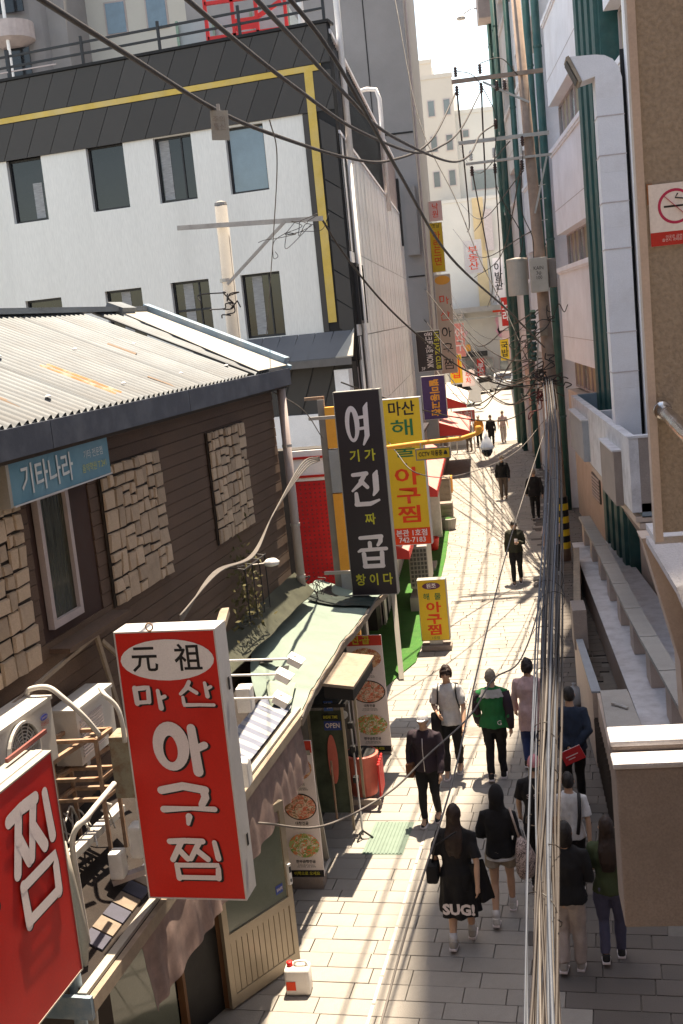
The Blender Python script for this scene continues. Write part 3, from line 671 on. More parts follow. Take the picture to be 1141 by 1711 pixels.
# sign on the left edge, flat along the frontage
# reading direction runs away from the street bend: letters read left to right when seen from the street
t, F, u, n = boxsign('red_wall_sign', 'large red box sign cut by the left edge with a single white brushed syllable', 'shop sign', LS(-6.9, 0, 0), LU, 2.30, .22, 2.69, 4.33, M_redl, M_flat)
brush('찜', F+u*(1.62)+UP*3.33, u, UP, .56, .84, M_letter, t, shadow=.020, kw=1.35)
brush('구', F+u*(.82)+UP*3.33, u, UP, .56, .84, M_letter, t, shadow=.020, kw=1.3)
b = MB(); b.ob(LS(-6.9, .05, 4.33), LU*2.28, -LN*.05, UP*.012); build('lid_seam', b, M_alu, t)
b = MB(); b.tube([LS(-4.52, .12, 0), LS(-4.52, .12, 4.28)], .05, 10); tag(build('sign_post', b, M_bluemetal, smooth=True), 'grey green steel post holding the left red sign', 'post')
b = MB(); b.tube([LS(-4.3, .16, z)+V((.03*math.sin(z*5), 0, 0)) for z in [i*.25 for i in range(15)]], [.035+.01*(i % 2) for i in range(15)], 8); tag(build('lagged_pipe', b, M_flat, smooth=True), 'cream taped pipe bundle running down beside the left red sign post', 'pipe')
b = MB(); b.ob(LS(-4.9, .17, 4.36), LU*.55, LN*.02, UP*.03); tag(build('rusty_channel', b, mat('reddish_steel', (.2, .06, .05), .6)), 'short reddish steel channel lying on top of the left red sign', 'steel channel')

# ================================================================== outdoor units on their frames
def ac_unit(lab, o, u, w, d, h, fan):
    """o lower left front, u along the front"""
    u = V(u).normalized(); n = u.cross(UP); o = V(o)
    t = thing('outdoor_unit', lab, 'air conditioner', o+u*w/2, 0, 'outdoor units by the brown wall')
    b = MB(); b.ob(o, u*w, -n*d, UP*(h-.03)); build('casing', b, M_ac, t)
    b = MB(); b.ob(o-u*.012+n*.012+UP*(h-.03), u*(w+.024), -n*(d+.024), UP*.03); build('lid', b, M_ac, t)
    if fan:
        r = h*.41; c = o+u*(w*.38)+UP*h*.48+n*.004
        def ring(r0, r1, dd, m, nm):
            b = MB(); N = 28; vs = []
            for i in range(N):
                a = 2*math.pi*i/N; e = u*math.cos(a)+UP*math.sin(a); vs += [c+e*r0, c+e*r1, c+e*r0+n*dd, c+e*r1+n*dd]
            fs = []
            for i in range(N):
                p_, q = 4*i, 4*((i+1) % N); fs += [(p_+2, p_+3, q+3, q+2), (p_+1, q+1, q+3, p_+3), (p_, p_+2, q+2, q)]
            b.add(vs, fs); return build(nm, b, m, t)
        b = MB(); b.prism([c+u*r*math.cos(2*math.pi*i/28)+UP*r*math.sin(2*math.pi*i/28) for i in range(28)], n*.002); build('fan_opening', b, M_acdark, t)
        ring(r, r*1.10, .03, M_ac, 'fan_ring')
        for k in range(1, 9): 
            if k <= 7: ring(r*k/8-.004, r*k/8+.004, .012, M_ac, 'grille_ring')
        b = MB()
        for k in range(6): a = math.pi*k/6; e = u*math.cos(a)+UP*math.sin(a); b.beam(c-e*r+n*.014, c+e*r+n*.014, .006, .006)
        build('grille_bar', b, M_ac, t, kind='stuff')
        oval(c+u*(w*.44)+UP*h*.27, u, UP, .055, .022, mat('logo_blue', (.02, .03, .25), .5), t, 'logo', eps=.004)
        text('SAMSUNG', .02, M_letter, c+u*(w*.44)+UP*h*.27, u, UP, t, wmax=.09, depth=.009)
        text('인버터', .055, mat('logo_red', (.5, .03, .03)), c+u*(w*.44)+UP*h*.16, u, UP, t, wmax=.12, depth=.005)
    else:
        b = MB()
        for k in range(12): b.ob(o+u*.05+n*.002+UP*(.06+k*(h-.16)/12), u*(w*.6), n*.006, UP*.012)
        build('louvre', b, M_pipe, t, kind='stuff')
    for q in (.12, .8):
        b = MB(); b.ob(o+u*w*q-UP*.04, u*.06, -n*d, UP*.04); build('foot', b, M_steel, t)
    return t
ac_unit('white outdoor unit with a round fan grille nearest the left edge', V((-3.865, 7.50, 3.80)), V((.10, .995, 0)), .82, .26, .52, True)
ac_unit('second white outdoor unit behind, seen from its plain end side', V((-3.80, 8.80, 3.52)), V((.10, .995, 0)), .70, .24, .50, False)
fr = thing('metal_rack', 'rusty angle iron rack standing between the two red signs', 'rack', (-3.75, 8.7, 2.75))
P = {}
for i, (x, y) in enumerate(((-3.98, 8.6), (-3.57, 8.6), (-3.53, 8.85), (-3.93, 8.85))):
    P[i] = V((x, y, 0)); b = MB(); b.beam(P[i]+UP*2.75, P[i]+UP*3.83, .03, .03); build('leg', b, M_rusty, fr)
for z in (3.30, 3.48, 3.82):
    for i in range(4): b = MB(); b.beam(P[i]+UP*z, P[(i+1) % 4]+UP*z, .035, .03); build('rail', b, M_rusty, fr)
b = MB(); b.beam((-4.05, 7.4, 3.76), (-3.70, 8.9, 3.76), .04, .04); build('rail', b, M_rusty, fr); b = MB(); b.beam((-4.05, 8.7, 3.46), (-3.66, 9.7, 3.46), .04, .04); build('rail', b, M_rusty, fr)
b = MB(); b.bbox(-3.47, -3.16, 8.62, 8.85, 3.29, 3.83, .012); tag(build('rusty_box', b, M_rustpaint), 'rust stained cream metal box behind the left side of the red sign', 'metal box')
b = MB(); b.ob(V((-3.78, 8.15, 2.99)), V((.12, .95, 0)), V((.09, -.06, 0)), UP*.06); tag(build('cable_duct', b, M_ac), 'white plastic cable duct lying on the dark roof below the rusty frame', 'duct')
def hose(pts, r, m, lab, name='refrigerant_hose', cat='hose', sm=True, group=None, par=None):
    # catmull-rom through pts
    P_ = [V(p) for p in pts]; P_ = [P_[0]*2-P_[1]]+P_+[P_[-1]*2-P_[-2]]; out = []
    for i in range(1, len(P_)-2):
        for k in range(8):
            t_ = k/8; a, b_, c, d = P_[i-1:i+3]
            out.append(.5*((2*b_)+(c-a)*t_+(2*a-5*b_+4*c-d)*t_*t_+(3*b_-a-3*c+d)*t_**3))
    out.append(P_[-2]); b = MB(); b.tube(out, r, 7); o = build(name, b, m, par, smooth=sm)
    if not par: tag(o, lab, cat, group)
    return o
hose([(-4.0, 8.35, 4.30), (-3.94, 8.3, 4.38), (-3.78, 8.3, 4.39), (-3.66, 8.3, 4.29), (-3.54, 8.35, 4.12), (-3.47, 8.45, 3.92)], .022, M_ac, 'thick white insulated hose arching over the outdoor units')
hose([(-3.55, 8.8, 4.20), (-3.44, 8.6, 4.21), (-3.35, 8.6, 4.10), (-3.32, 8.6, 3.95), (-3.32, 8.6, 3.79)], .020, M_ac, 'white insulated hose curving down behind the top of the red sign')
hose([(-3.30, 8.2, 3.6), (-3.33, 7.7, 3.57), (-3.44, 7.6, 3.43), (-3.45, 7.6, 3.05), (-3.44, 7.6, 2.46), (-3.47, 7.6, 1.9)], .022, M_ac, 'white taped hose dropping past the roof corner beside the steel post')
rnd = random.Random(12); tt = thing('tube_tangle', 'tangle of thin pale tubes lying under the rusty rack', 'tubes', (-3.7, 8.8, 2.98))
for k in range(12):
    a = V((-3.85+rnd.uniform(-.1, .3), 8.6+rnd.uniform(-.2, .3), 2.98)); c = a+V((rnd.uniform(-.3, .4), rnd.uniform(-.5, .6), rnd.uniform(0, .2)))
    hose([a, (a+c)/2+UP*rnd.uniform(.02, .15), c], .008, M_ac, 'thin pale tube in the tangle under the rusty frame', 'tube', par=tt)
# ================================================================== white building with dark metal cladding
A0 = V((-3.2, 25.5, 0)); FU = V((.988, -.156, 0)).normalized(); FNm = FU.cross(UP)        # FU: left to right seen from the lane; FNm towards the camera
def WF(d, z, out=0): return A0-FU*d+FNm*out+UP*z                                            # d = distance left of the corner
wb = thing('white_office_building', 'white rendered building with dark diagonal metal cladding and a yellow line', 'building', (-8, 28, 0))
WD = V((-.55, 22.5, 0)).normalized(); WN = V((WD.y, -WD.x, 0))                                # side wall runs away up the lane
def WS(s, z, out=0): return A0+WD*s+WN*out+UP*z
b = MB()
wins = [(7.30, 8.24, 10.16, 11.62), (5.14, 6.10, 10.18, 11.64), (3.43, 4.37, 10.16, 11.60), (1.69, 2.61, 10.14, 11.58),
        (7.26, 8.25, 6.92, 8.33), (5.12, 6.08, 6.92, 8.34), (3.40, 4.36, 6.92, 8.36), (1.66, 2.61, 6.91, 8.35), (9.2, 10.1, 10.16, 11.62), (9.2, 10.1, 6.92, 8.33)]
# the render: laid up in blocks round the window openings
ds = sorted({0.75, 15.0}|{w[0] for w in wins}|{w[1] for w in wins}); zs = sorted({0, 6.92, 11.62, 6.91}|{w[2] for w in wins}|{w[3] for w in wins})
for i in range(len(ds)-1):
    for j in range(len(zs)-1):
        if zs[j] < 3 and False: continue
        dm, zm = (ds[i]+ds[i+1])/2, (zs[j]+zs[j+1])/2
        if any(w[0]-.001 < dm < w[1]+.001 and w[2]-.001 < zm < w[3]+.001 for w in wins): continue
        b.ob(WF(ds[i+1], zs[j], -.25), FU*(ds[i+1]-ds[i]), FNm*.25, UP*(zs[j+1]-zs[j]))
build('wall', b, M_white, wb)
b = MB(); b.ob(WF(15, 0, -.9), FU*14.9, FNm*.6, UP*13.0); build('core', b, M_frame, wb)
for k, w in enumerate(wins):
    b = MB(); t_ = .05
    for (a, c, z0, z1) in ((w[0], w[0]+t_, w[2], w[3]), (w[1]-t_, w[1], w[2], w[3]), (w[0]+t_, w[1]-t_, w[2], w[2]+t_), (w[0]+t_, w[1]-t_, w[3]-t_, w[3])):
        b.ob(WF(c, z0, -.16), FU*(c-a), FNm*.05, UP*(z1-z0))
    f = build('window', b, M_frame, wb)
    b = MB(); b.ob(WF(w[1]-t_, w[2]+t_, -.15), FU*(w[1]-w[0]-2*t_), FNm*.012, UP*(w[3]-w[2]-2*t_)); build('pane', b, M_glassb if k == 3 else M_glass, f)
    if k in (0, 2, 5, 6, 7):
        b = MB(); q0 = (.08, 0, .55, 0, 0, .3, .40, .42)[k]; b.ob(WF(w[0]+q0+.30, w[2]+t_+.02, -.134), FU*.24, FNm*.006, UP*(w[3]-w[2]-2*t_)*(.98 if k != 0 else .6)); build('pane_reflection', b, mat('reflection_grey', (.30, .30, .30), .8, .3, 6, 0, stretch=(1, 1, 8)), f)  # pale strip on the pane, painted in place of a reflection
    if k in (2, 6, 7):
        b = MB(); b.ob(WF(w[0]+.32, w[2]+t_, -.135), FU*.035, FNm*.02, UP*(w[3]-w[2]-2*t_)); build('mullion', b, M_frame, f)
    if k in (6,): b = MB(); b.ob(WF(w[1]-t_, w[2]+.75, -.135), FU*(w[1]-w[0]-2*t_), FNm*.02, UP*.05); build('transom', b, M_frame, f)
# dark cladding: diagonal sheets with standing seams, upper band and corner strip
def clipdiag(name, d0, d1, z0, z1, out, pitch, lean):
    """sheets between diagonal seams, clipped to the band"""
    H = z1-z0; sh_ = lean*H; d = d0-abs(sh_)
    while d < d1+abs(sh_):
        # parallelogram bottom d..d+pitch, top shifted by -sh_ (towards the corner)
        poly = [(d, z0), (d+pitch-.015, z0), (d+pitch-.015-sh_, z1), (d-sh_, z1)]
        def clip(poly, f, val, keep):
            out_ = []
            for i in range(len(poly)):
                p_, q = poly[i], poly[(i+1) % len(poly)]; a, c = keep(p_), keep(q)
                if a: out_.append(p_)
                if a != c:
                    t_ = (val-p_[0])/(q[0]-p_[0]); out_.append((val, p_[1]+(q[1]-p_[1])*t_))
            return out_
        poly = clip(poly, 0, d0, lambda p_: p_[0] >= d0); poly = clip(poly, 0, d1, lambda p_: p_[0] <= d1) if len(poly) > 2 else []
        if len(poly) > 2:
            b = MB(); b.prism([WF(x, z, out) for x, z in poly], FNm*.02); build(name, b, M_dark, wb)
        d += pitch
b = MB(); b.ob(WF(15, 11.62, -.25), FU*15, FNm*.27, UP*1.80); b.ob(WF(.74, 6.2, -.25), FU*.74, FNm*.27, UP*5.42); build('cladding_backing', b, M_seam, wb)
clipdiag('cladding_sheet', .0, 15, 11.62, 12.44, .022, .62, .5)
clipdiag('cladding_sheet', .0, 15, 12.60, 13.38, .022, .62, .5)
z = 6.3
while z < 11.5:
    b = MB(); b.prism([WF(.36, z, .022), WF(.02, z-.25, .022), WF(.02, z+.38, .022), WF(.36, z+.61, .022)], FNm*.018); build('cladding_sheet', b, M_dark, wb); z += .65
b = MB(); b.ob(WF(.74, 6.9, .022), FU*.13, FNm*.012, UP*4.7); build('cladding_edge', b, M_dark, wb)
b = MB(); b.ob(WF(15, 12.46, .03), FU*14.4, FNm*.02, UP*.125); build('yellow_band', b, M_yel, wb)
b = MB(); b.ob(WF(.6, 7.09, .03), FU*.19, FNm*.02, UP*5.494); build('yellow_band', b, M_yel, wb); b = MB(); b.ob(WF(.41, 12.46, .03), FU*.2, FNm*.02, UP*.125); build('yellow_band', b, M_yel, wb)
b = MB(); b.ob(WF(15.05, 13.40, -.35), FU*15.1, FNm*.42, UP*.06); build('coping', b, M_seam, wb)
# roof rail
rl = thing('roof_railing', 'dark two bar railing along the roof edge of the white building', 'railing', WF(7, 13.46, -.2))
for zz in (.28, .52): b = MB(); b.beam(WF(15, 13.46+zz, -.15), WF(.1, 13.46+zz, -.15), .04, .05); build('rail', b, M_frame, rl)
for k in range(8): b = MB(); b.ob(WF(.12+k*1.95, 13.46, -.17), FU*.06, FNm*.05, UP*.66); build('post', b, M_frame, rl)
# side wall in profiled white sheets
b = MB(); b.ob(WS(.1, 0, -.3), WD*21.4, WN*.26, UP*13.0); build('side_core', b, M_pipe, wb)
side_wins = [(.25, .95, 7.0, 8.35), (1.25, 1.95, 7.0, 8.35)]
s = .08; k = 0
while s < 21.4:
    w = 1.06
    for (z0, z1) in ((0, 4.85), (4.87, 6.72), (6.74, 8.6), (8.62, 11.1)):
        if (z0 == 6.74 and s < 2.1): continue
        def fn(u, v):
            q = s+.01+(w-.02)*u; ph = (q/.265) % 1
            o_ = .045 if ph < .42 else (.045-(ph-.42)*.45 if ph < .52 else (0 if ph < .9 else (ph-.9)*.45))
            return WS(q, z0+(z1-z0)*v, o_+.002*(k % 2))
        b = MB(); b.grid(fn, 40, 1); build('profiled_sheet', b, M_corr, wb)
    s += w; k += 1
for w in side_wins:
    b = MB()
    for (a, c, z0, z1) in ((w[0], w[0]+.07, w[2], w[3]), (w[1]-.07, w[1], w[2], w[3]), (w[0]+.07, w[1]-.07, w[2], w[2]+.07), (w[0]+.07, w[1]-.07, w[3]-.07, w[3])): b.ob(WS(a, z0, 0), WD*(c-a), WN*.12, UP*(z1-z0))
    f = build('window', b, M_frame, wb); b = MB(); b.ob(WS(w[0]+.07, w[2]+.07, .03), WD*(w[1]-w[0]-.14), WN*.01, UP*(w[3]-w[2]-.14)); build('pane', b, M_glassb, f)
b = MB(); b.ob(WS(.95, 6.74, 0), WD*.3, WN*.05, UP*1.86); b.ob(WS(.08, 8.36, 0), WD*2.1, WN*.05, UP*.24); b.ob(WS(.08, 6.74, 0), WD*2.1, WN*.05, UP*.25); build('window_surround', b, M_corr, wb)
# louvred terrace screen at the top of the side wall
b = MB(); b.ob(WS(.1, 11.12, -.2), WD*21.3, WN*.26, UP*.07); b.ob(WS(.1, 13.2, -.2), WD*21.3, WN*.26, UP*.09); build('screen_rail', b, M_lilac, wb)
for k in range(72):
    b = MB(); b.ob(WS(.25+k*.295, 11.19, -.06), WD*.07, WN*.08, UP*2.0); build('screen_louvre', b, M_frame if k < 46 else M_pipe, wb)
b = MB(); b.ob(WS(.1, 11.2, -.5), WD*21.3, WN*.2, UP*1.95); build('screen_back', b, mat('pale_screen', (.42, .39, .38), .9), wb)
for s_, lab in ((1.2, 'nearer white vent pipe loop rising over the terrace screen'), (13.5, 'farther white vent pipe loop rising over the terrace screen')):
    b = MB(); b.tube([WS(s_, 10.6, .14), WS(s_, 14.2, .14), WS(s_, 14.5, .05), WS(s_, 14.55, -.25), WS(s_, 14.5, -.6), WS(s_, 14.2, -.68), WS(s_, 13.0, -.68)], .07, 10); tag(build('vent_pipe', b, M_corr, smooth=True), lab, 'pipe')
b = MB(); b.tube([WS(1.15, 3.0, .10), WS(1.15, 10.7, .10)], .055, 10); build('downpipe', b, M_corr, wb, smooth=True)
b = MB(); b.ob(WS(21.0, 9.9, .0), WD*.5, WN*.12, UP*2.6); build('edge_post', b, M_frame, wb)
# low canopy with standing seams at the corner
for k in range(9):
    d = .1+k*.42; b = MB(); b.prism([WF(d, 6.86, .03), WF(d+.40, 6.86, .03), WF(d+.46+.0, 6.30, .72), WF(d+.02, 6.30, .72)], V((0, 0, .03))); build('canopy_sheet', b, mat('canopy_grey', (.115, .115, .12), .5, .08, 3), wb)
b = MB(); b.prism([WF(.30, 6.31, .76), WF(.02, 6.90, .06), WF(-.10, 6.31, .76)], V((0, 0, .03))); build('canopy_return', b, M_flat, wb)
b = MB(); b.ob(WF(3.9, 6.15, .70), FU*3.95, FNm*.05, UP*.16); build('canopy_edge', b, mat('canopy_edge', (.13, .12, .115), .6), wb)
b = MB(); b.ob(WF(3.9, 0, -.0), FU*3.85, FNm*.35, UP*6.2); build('lower_wall', b, M_dark, wb)
for k in range(7):
    d = .15+k*.5; b = MB(); b.prism([WF(d, 4.3, .352), WF(d+.02, 4.3, .352), WF(d-.68, 6.15, .352), WF(d-.70, 6.15, .352)], FNm*.01)
    if d > .85: build('cladding_seam', b, M_seam, wb)
b = MB(); b.ob(WF(2.2, 3.2, .36), FU*1.6, FNm*.05, UP*1.9); build('white_panel', b, M_corr, wb)
b = MB(); b.ob(WF(.4, 3.6, .36), FU*.33, FNm*.3, UP*2.45); build('corner_pier', b, M_corr, wb)

# red frame on its roof, house behind the roof
rf = thing('red_roof_frame', 'bright red steel frame standing on the roof of the white building', 'frame', (-6.3, 32, 13.5))
for x in (-7.35, -6.6, -5.95, -5.15): b = MB(); b.ob((x, 32, 13.4), (.09, 0, 0), (0, .09, 0), (0, 0, 3.2)); build('post', b, M_redframe, rf)
for z_ in (15.0, 15.9): b = MB(); b.ob((-7.3, 32, z_), (2.2, 0, 0), (0, .08, 0), (0, 0, .09)); build('rail', b, M_redframe, rf)
b = MB(); b.beam((-6.5, 32.05, 15.15), (-5.2, 32.05, 15.75), .05, .12); b.ob((-6.5, 32.02, 15.15), (.6, 0, 0), (0, .04, 0), (0, 0, .3)); build('board', b, M_redframe, rf)
gh = thing('rooftop_shed', 'glazed shed with a greenish frame on the roof behind the railing', 'shed', (-8, 33.5, 13.5))
b = MB(); b.box(-8.4, -5.2, 33.2, 35.5, 13.4, 15.9); build('wall', b, mat('pale_glazing', (.34, .38, .38), .4, .1, .8), gh)
for x in (-8.45, -7.4, -6.3, -5.25): b = MB(); b.box(x, x+.07, 33.1, 33.17, 13.4, 15.9); build('mullion', b, M_awngreen, gh)
b = MB(); b.box(-4.95, -4.6, 31.0, 36, 13.3, 14.4); tag(build('roof_duct', b, M_corr), 'white boxed duct along the roof behind the railing end', 'duct')

def building(name, lab, x0, x1, y0, y1, h, m, wins_=None, wm=None, parapet=.4, rows=None):
    t = thing(name, lab, 'building', ((x0+x1)/2, y0, 0)); b = MB(); b.box(x0, x1, y0, y1, 0, h); build('wall', b, m, t)
    b = MB(); b.box(x0-.08, x1+.08, y0-.08, y0+.3, h, h+parapet); build('parapet', b, m, t)
    for (wx, wz, ww, wh) in (wins_ or []):
        b = MB(); b.box(wx, wx+ww, y0-.05, y0+.02, wz, wz+wh); f = build('window', b, M_frame if wm is None else M_pipe, t)
        b = MB(); b.box(wx+.08, wx+ww-.08, y0-.07, y0-.05, wz+.08, wz+wh-.08); build('pane', b, wm or M_bwin, f)
    return t
# far buildings beyond the roof, upper left
t = building('hotel_building', 'pale office block with blue windows behind the roof on the left', -21.2, -12.5, 62, 75, 34, M_cream2, [(-19.6+i*2.25, 20.2+j*3.2+.35*i*0, 1.2, 1.7) for i in range(4) for j in range(4)], M_glassb)
t = thing('grey_tower', 'grey rounded stair tower with curved balconies at the top left', 'building', (-23.5, 58, 0))
b = MB(); b.lathe((-23.9, 60, 0), [(2.75, 0), (2.75, 40)], 28); b.box(-32, -25.5, 58, 64, 0, 40); b.box(-23, -20.6, 58.6, 64, 0, 40); build('wall', b, M_grey, t, smooth=False)
for zz in (19.5, 23.0, 26.5): 
    b = MB(); b.lathe((-23.0, 57.2, zz-.45), [(.5, -.35), (1.15, .0), (1.15, .8)], 20); build('balcony', b, M_pipe, t, smooth=False)
    b = MB(); b.box(-23.5, -22.2, 57.2, 57.3, zz+.9, zz+2.7); build('window', b, M_glass, t)
b = MB(); b.tube([(-22.9, 56.4, 15), (-22.9, 56.4, 40)], .09, 8); build('downpipe', b, M_corr, t)
b = MB(); b.beam((-30, 52, 19.6), (-19, 52, 19.9), .05, .05); b.beam((-30, 52, 18.9), (-19, 52, 19.2), .04, .04); tag(build('far_railing', b, M_pipe, kind=None), 'thin pinkish railing in front of the grey tower', 'railing')
# tall grey windowless block behind
t = thing('grey_windowless_building', 'tall plain grey rendered building behind the profiled white wall', 'building', (-7, 49, 0))
b = MB(); b.box(-12, -2.98, 49, 58, 0, 36); build('wall', b, M_grey, t)
b = MB(); b.box(-5.0, -3.0, 48.975, 49, 14.55, 14.62); b.box(-4.62, -4.58, 48.98, 49, 14.62, 36); b.box(-3.7, -3.0, 48.975, 49, 8.7, 8.76); build('render_joint', b, M_seam, t)
b = MB(); b.box(-3.6, -3.1, 48.6, 49, 9.6, 12.4); build('pipe_casing', b, M_grey, t)
b = MB(); b.tube([(-2.9, 49.3, 4), (-2.9, 49.3, 30)], .05, 6); build('downpipe', b, M_pipe, t)

# ================================================================== street signs on the left
SV = V((1, 0, 0))
def street_sign(name, lab, x0, y, z0, w, h, face, side=None, d=.18, u=LN, group=None, cat='shop sign'):
    return boxsign(name, lab, cat, V((x0, y, 0)), u, w, d, z0, z0+h, face, side or M_alu, group)
# dark sign
t, F, u, n = street_sign('dark_restaurant_sign', 'tall dark brown box sign with big brushed syllables beside the yellow sign', -2.66, 17.55, 2.73, .74, 3.26, M_signdark, M_flat)
H_, W_ = 3.26, .74; ZT = 5.99
for ch, x0, x1, f0, f1 in (('여', .15, .56, .065, .255), ('진', .16, .62, .39, .57), ('곱', .17, .63, .705, .86)):
    brush(ch, F+u*x0+UP*(ZT-H_*f1), u, UP, x1-x0, H_*(f1-f0), M_letter, t, kw=1.3)
text('기 가', .20, M_olive, F+u*.38+UP*(ZT-H_*.315), u, UP, t, bold=.02); text('짜', .19, M_olive, F+u*.41+UP*(ZT-H_*.625), u, UP, t, bold=.02); text('창 이 다', .20, M_olive, F+u*.38+UP*(ZT-H_*.925), u, UP, t, bold=.02, wmax=.6)
for zz in (3.1, 5.6): b = MB(); b.beam((-3.1, 17.7, zz), (-2.65, 17.66, zz), .05, .05); tag(build('sign_bracket', b, M_steel), ('lower' if zz < 4 else 'upper')+' steel arm tying the dark sign to the wall', 'bracket')
# yellow sign with seafood lettering
t, F, u, n = street_sign('yellow_restaurant_sign', 'tall yellow box sign with green and red lettering and a phone number', -2.19, 20.05, 3.0, .69, 2.64, M_signyel, M_alu)
ZT = 5.64; H_ = 2.64
for s_, sz, mm, f, bo in (('마산', .27, M_black, .075, .015), ('해', .32, M_lgreen, .205, .010), ('물', .28, M_lgreen, .355, .010), ('아', .34, M_lred, .535, .022), ('구', .32, M_lred, .665, .022), ('찜', .33, M_lred, .795, .022)):
    text(s_, sz, mm, F+u*.345+UP*(ZT-H_*f), u, UP, t, bold=bo, sx=1.0 if s_ == '마산' else 1.55, wmax=.58)
oval(F+u*.345+UP*(ZT-H_*.445), u, UP, .020, .020, M_black, t, 'dot')
rect(F+u*.01+UP*3.012, u, UP, .67, .30, M_lred, t, 'number_panel', eps=.001)
text('본관 1호점\n742-7183', .13, M_letter, F+u*.345+UP*3.155, u, UP, t, bold=.02, depth=.012, wmax=.6)
for k in (0, 1): b = MB(); b.beam((-3.1, 20.2, 3.4+k*1.9), (-2.18, 20.16, 3.4+k*1.9), .04, .04); tag(build('sign_bracket', b, M_steel), ('lower' if k == 0 else 'upper')+' steel arm behind the yellow sign', 'bracket')
# free-standing yellow sign
t, F, u, n = street_sign('standing_yellow_sign', 'small yellow standing light box sign with red lettering on the pavement', -2.16, 23.4, .22, .61, 1.33, M_signyel, M_flat, d=.24, u=V((1, -.03, 0)))
ZT = 1.55; H_ = 1.33
oval(F+u*.3+UP*(ZT-H_*.10), u, UP, .19, .075, mat('plum', (.11, .03, .07), .5), t)
text('원조', .115, M_letter, F+u*.3+UP*(ZT-H_*.10), u, UP, t, bold=.02, depth=.011)
text('해  물', .16, M_lgreen, F+u*.3+UP*(ZT-H_*.28), u, UP, t, bold=.012, wmax=.46)
for ch, f in (('아', .46), ('구', .65), ('찜', .83)): text(ch, .24, M_lred, F+u*.31+UP*(ZT-H_*f), u, UP, t, bold=.03, sx=1.5)
text('1호점', .075, M_lgreen, F+u*.31+UP*(ZT-H_*.955), u, UP, t, wmax=.3)
b = MB(); b.box(-2.0, -1.72, 23.45, 23.6, .1, .22); build('neck', b, M_alu, t); b = MB(); b.bbox(-2.17, -1.53, 23.32, 23.72, 0, .12, .02); build('foot', b, M_mauve, t)
# jazz club and purple signs
t, F, u, n = street_sign('jazz_club_sign', 'black projecting sign with white and yellow writing turned on its side', -3.48, 47.0, 4.80, 1.0, 1.64, mat('sign_black', (.035, .026, .03), .5), M_alu, u=V((1, 0, 0)))
text('LIVE JAZZ CLUB', .26, M_olive, F+u*.84+UP*.82+UP*4.8, -UP, u, t, bold=.02, wmax=1.5); text('몽크투바흐 MONK', .36, M_letter, F+u*.50+UP*.86+UP*4.8, -UP, u, t, bold=.01, wmax=1.45); text('3F', .18, M_letter, F+u*.22+UP*.12+UP*4.8, u, UP, t)
t, F, u, n = street_sign('purple_sign', 'purple projecting sign with orange writing turned on its side', -3.05, 42.0, 3.26, .87, 1.60, M_purple, M_alu, u=V((1, 0, 0)))
text('별미동고찬', .36, M_orange, F+u*.44+UP*.8+UP*3.26, -UP, u, t, bold=.04, wmax=1.35)
t, F, u, n = street_sign('far_pink_sign', 'small pink sign with red lettering at the top of the far sign stack', -3.02, 56, 11.46, .66, .93, M_pinksign, u=V((1, 0, 0)))
text('낙\n원', .36, M_lred, F+u*.33+UP*11.93, u, UP, t, bold=.01)
t, F, u, n = street_sign('far_yellow_sign', 'narrow yellow sign with red lettering under the small pink sign', -3.0, 55, 9.03, .62, 2.28, M_signyel, u=V((1, 0, 0)))
text('옛날', .22, M_black, F+u*.31+UP*11.15, u, UP, t); text('아\n란\n드\n면', .42, M_lred, F+u*.31+UP*10.1, u, UP, t, bold=.01)
t, F, u, n = street_sign('far_beige_sign', 'tall beige sign with red and black brushed syllables by the grey block', -2.80, 52, 4.40, .72, 4.40, M_beige, u=V((1, 0, 0)))
for i, ch in enumerate('마산아구찜'): brush(ch, F+u*.15+UP*(7.45-i*.72), u, UP, .44, .48, M_lred if i < 2 else M_black, t, kw=.8)
oval(F+u*.36+UP*8.55, u, UP, .34, .20, M_orange, t, eps=.002)
# 
t, F, u, n = street_sign('estate_agent_sign', 'white banner with pink lettering high on the far cream building', -2.28, 85, 9.78, 1.31, 2.38, mat('pale_lilac_sign', (.58, .55, .56), .6), u=V((1, 0, 0)))
text('부\n동\n산', .60, M_lred, F+u*.66+UP*10.85, u, UP, t, bold=.01, sx=1.4)
t, F, u, n = street_sign('far_red_sign', 'pink red sign with white writing over the far awning', -2.76, 58, 1.56, 1.12, .60, mat('pink_red_sign', (.60, .16, .15), .6), u=V((1, 0, 0)), d=.1)
text('막회', .44, M_letter, F+u*.56+UP*1.86, u, UP, t, bold=.02, sx=1.2)
b = MB(); b.box(-2.7, -2.64, 58.05, 58.1, 0, 1.56); b.box(-1.8, -1.74, 58.05, 58.1, 0, 1.56); build('leg', b, M_alu, t)
# CCTV pole with its arm, camera dome and plate
cp = thing('cctv_pole', 'square steel pole carrying a long orange camera arm over the lane', 'camera pole', (-2.97, 18.3, 0))
b = MB(); b.beam((-2.98, 18.3, 0), (-2.98, 18.3, 5.85), .11, .11, up=(0, 1, 0)); build('pole', b, mat('dark_galvanised', (.20, .18, .165), .6, .15, 5, .2), cp)
b = MB(); b.ob((-3.25, 18.3, 5.85), (.32, 0, 0), (0, .08, 0), (0, 0, .05)); build('pole_cap', b, M_rusty, cp)
for (z0, z1, m_) in ((5.05, 5.72, M_orange), (4.32, 5.03, M_greyblue), (2.98, 4.30, M_orange), (2.40, 2.95, M_greyblue), (1.7, 2.38, M_orange)):
    b = MB(); w_ = .34 if m_ is M_greyblue else .22
    b.ob((-2.92, 18.20, z0), (w_, 0, 0), (0, .16, 0), (0, 0, z1-z0)); build('equipment_box', b, m_, cp)
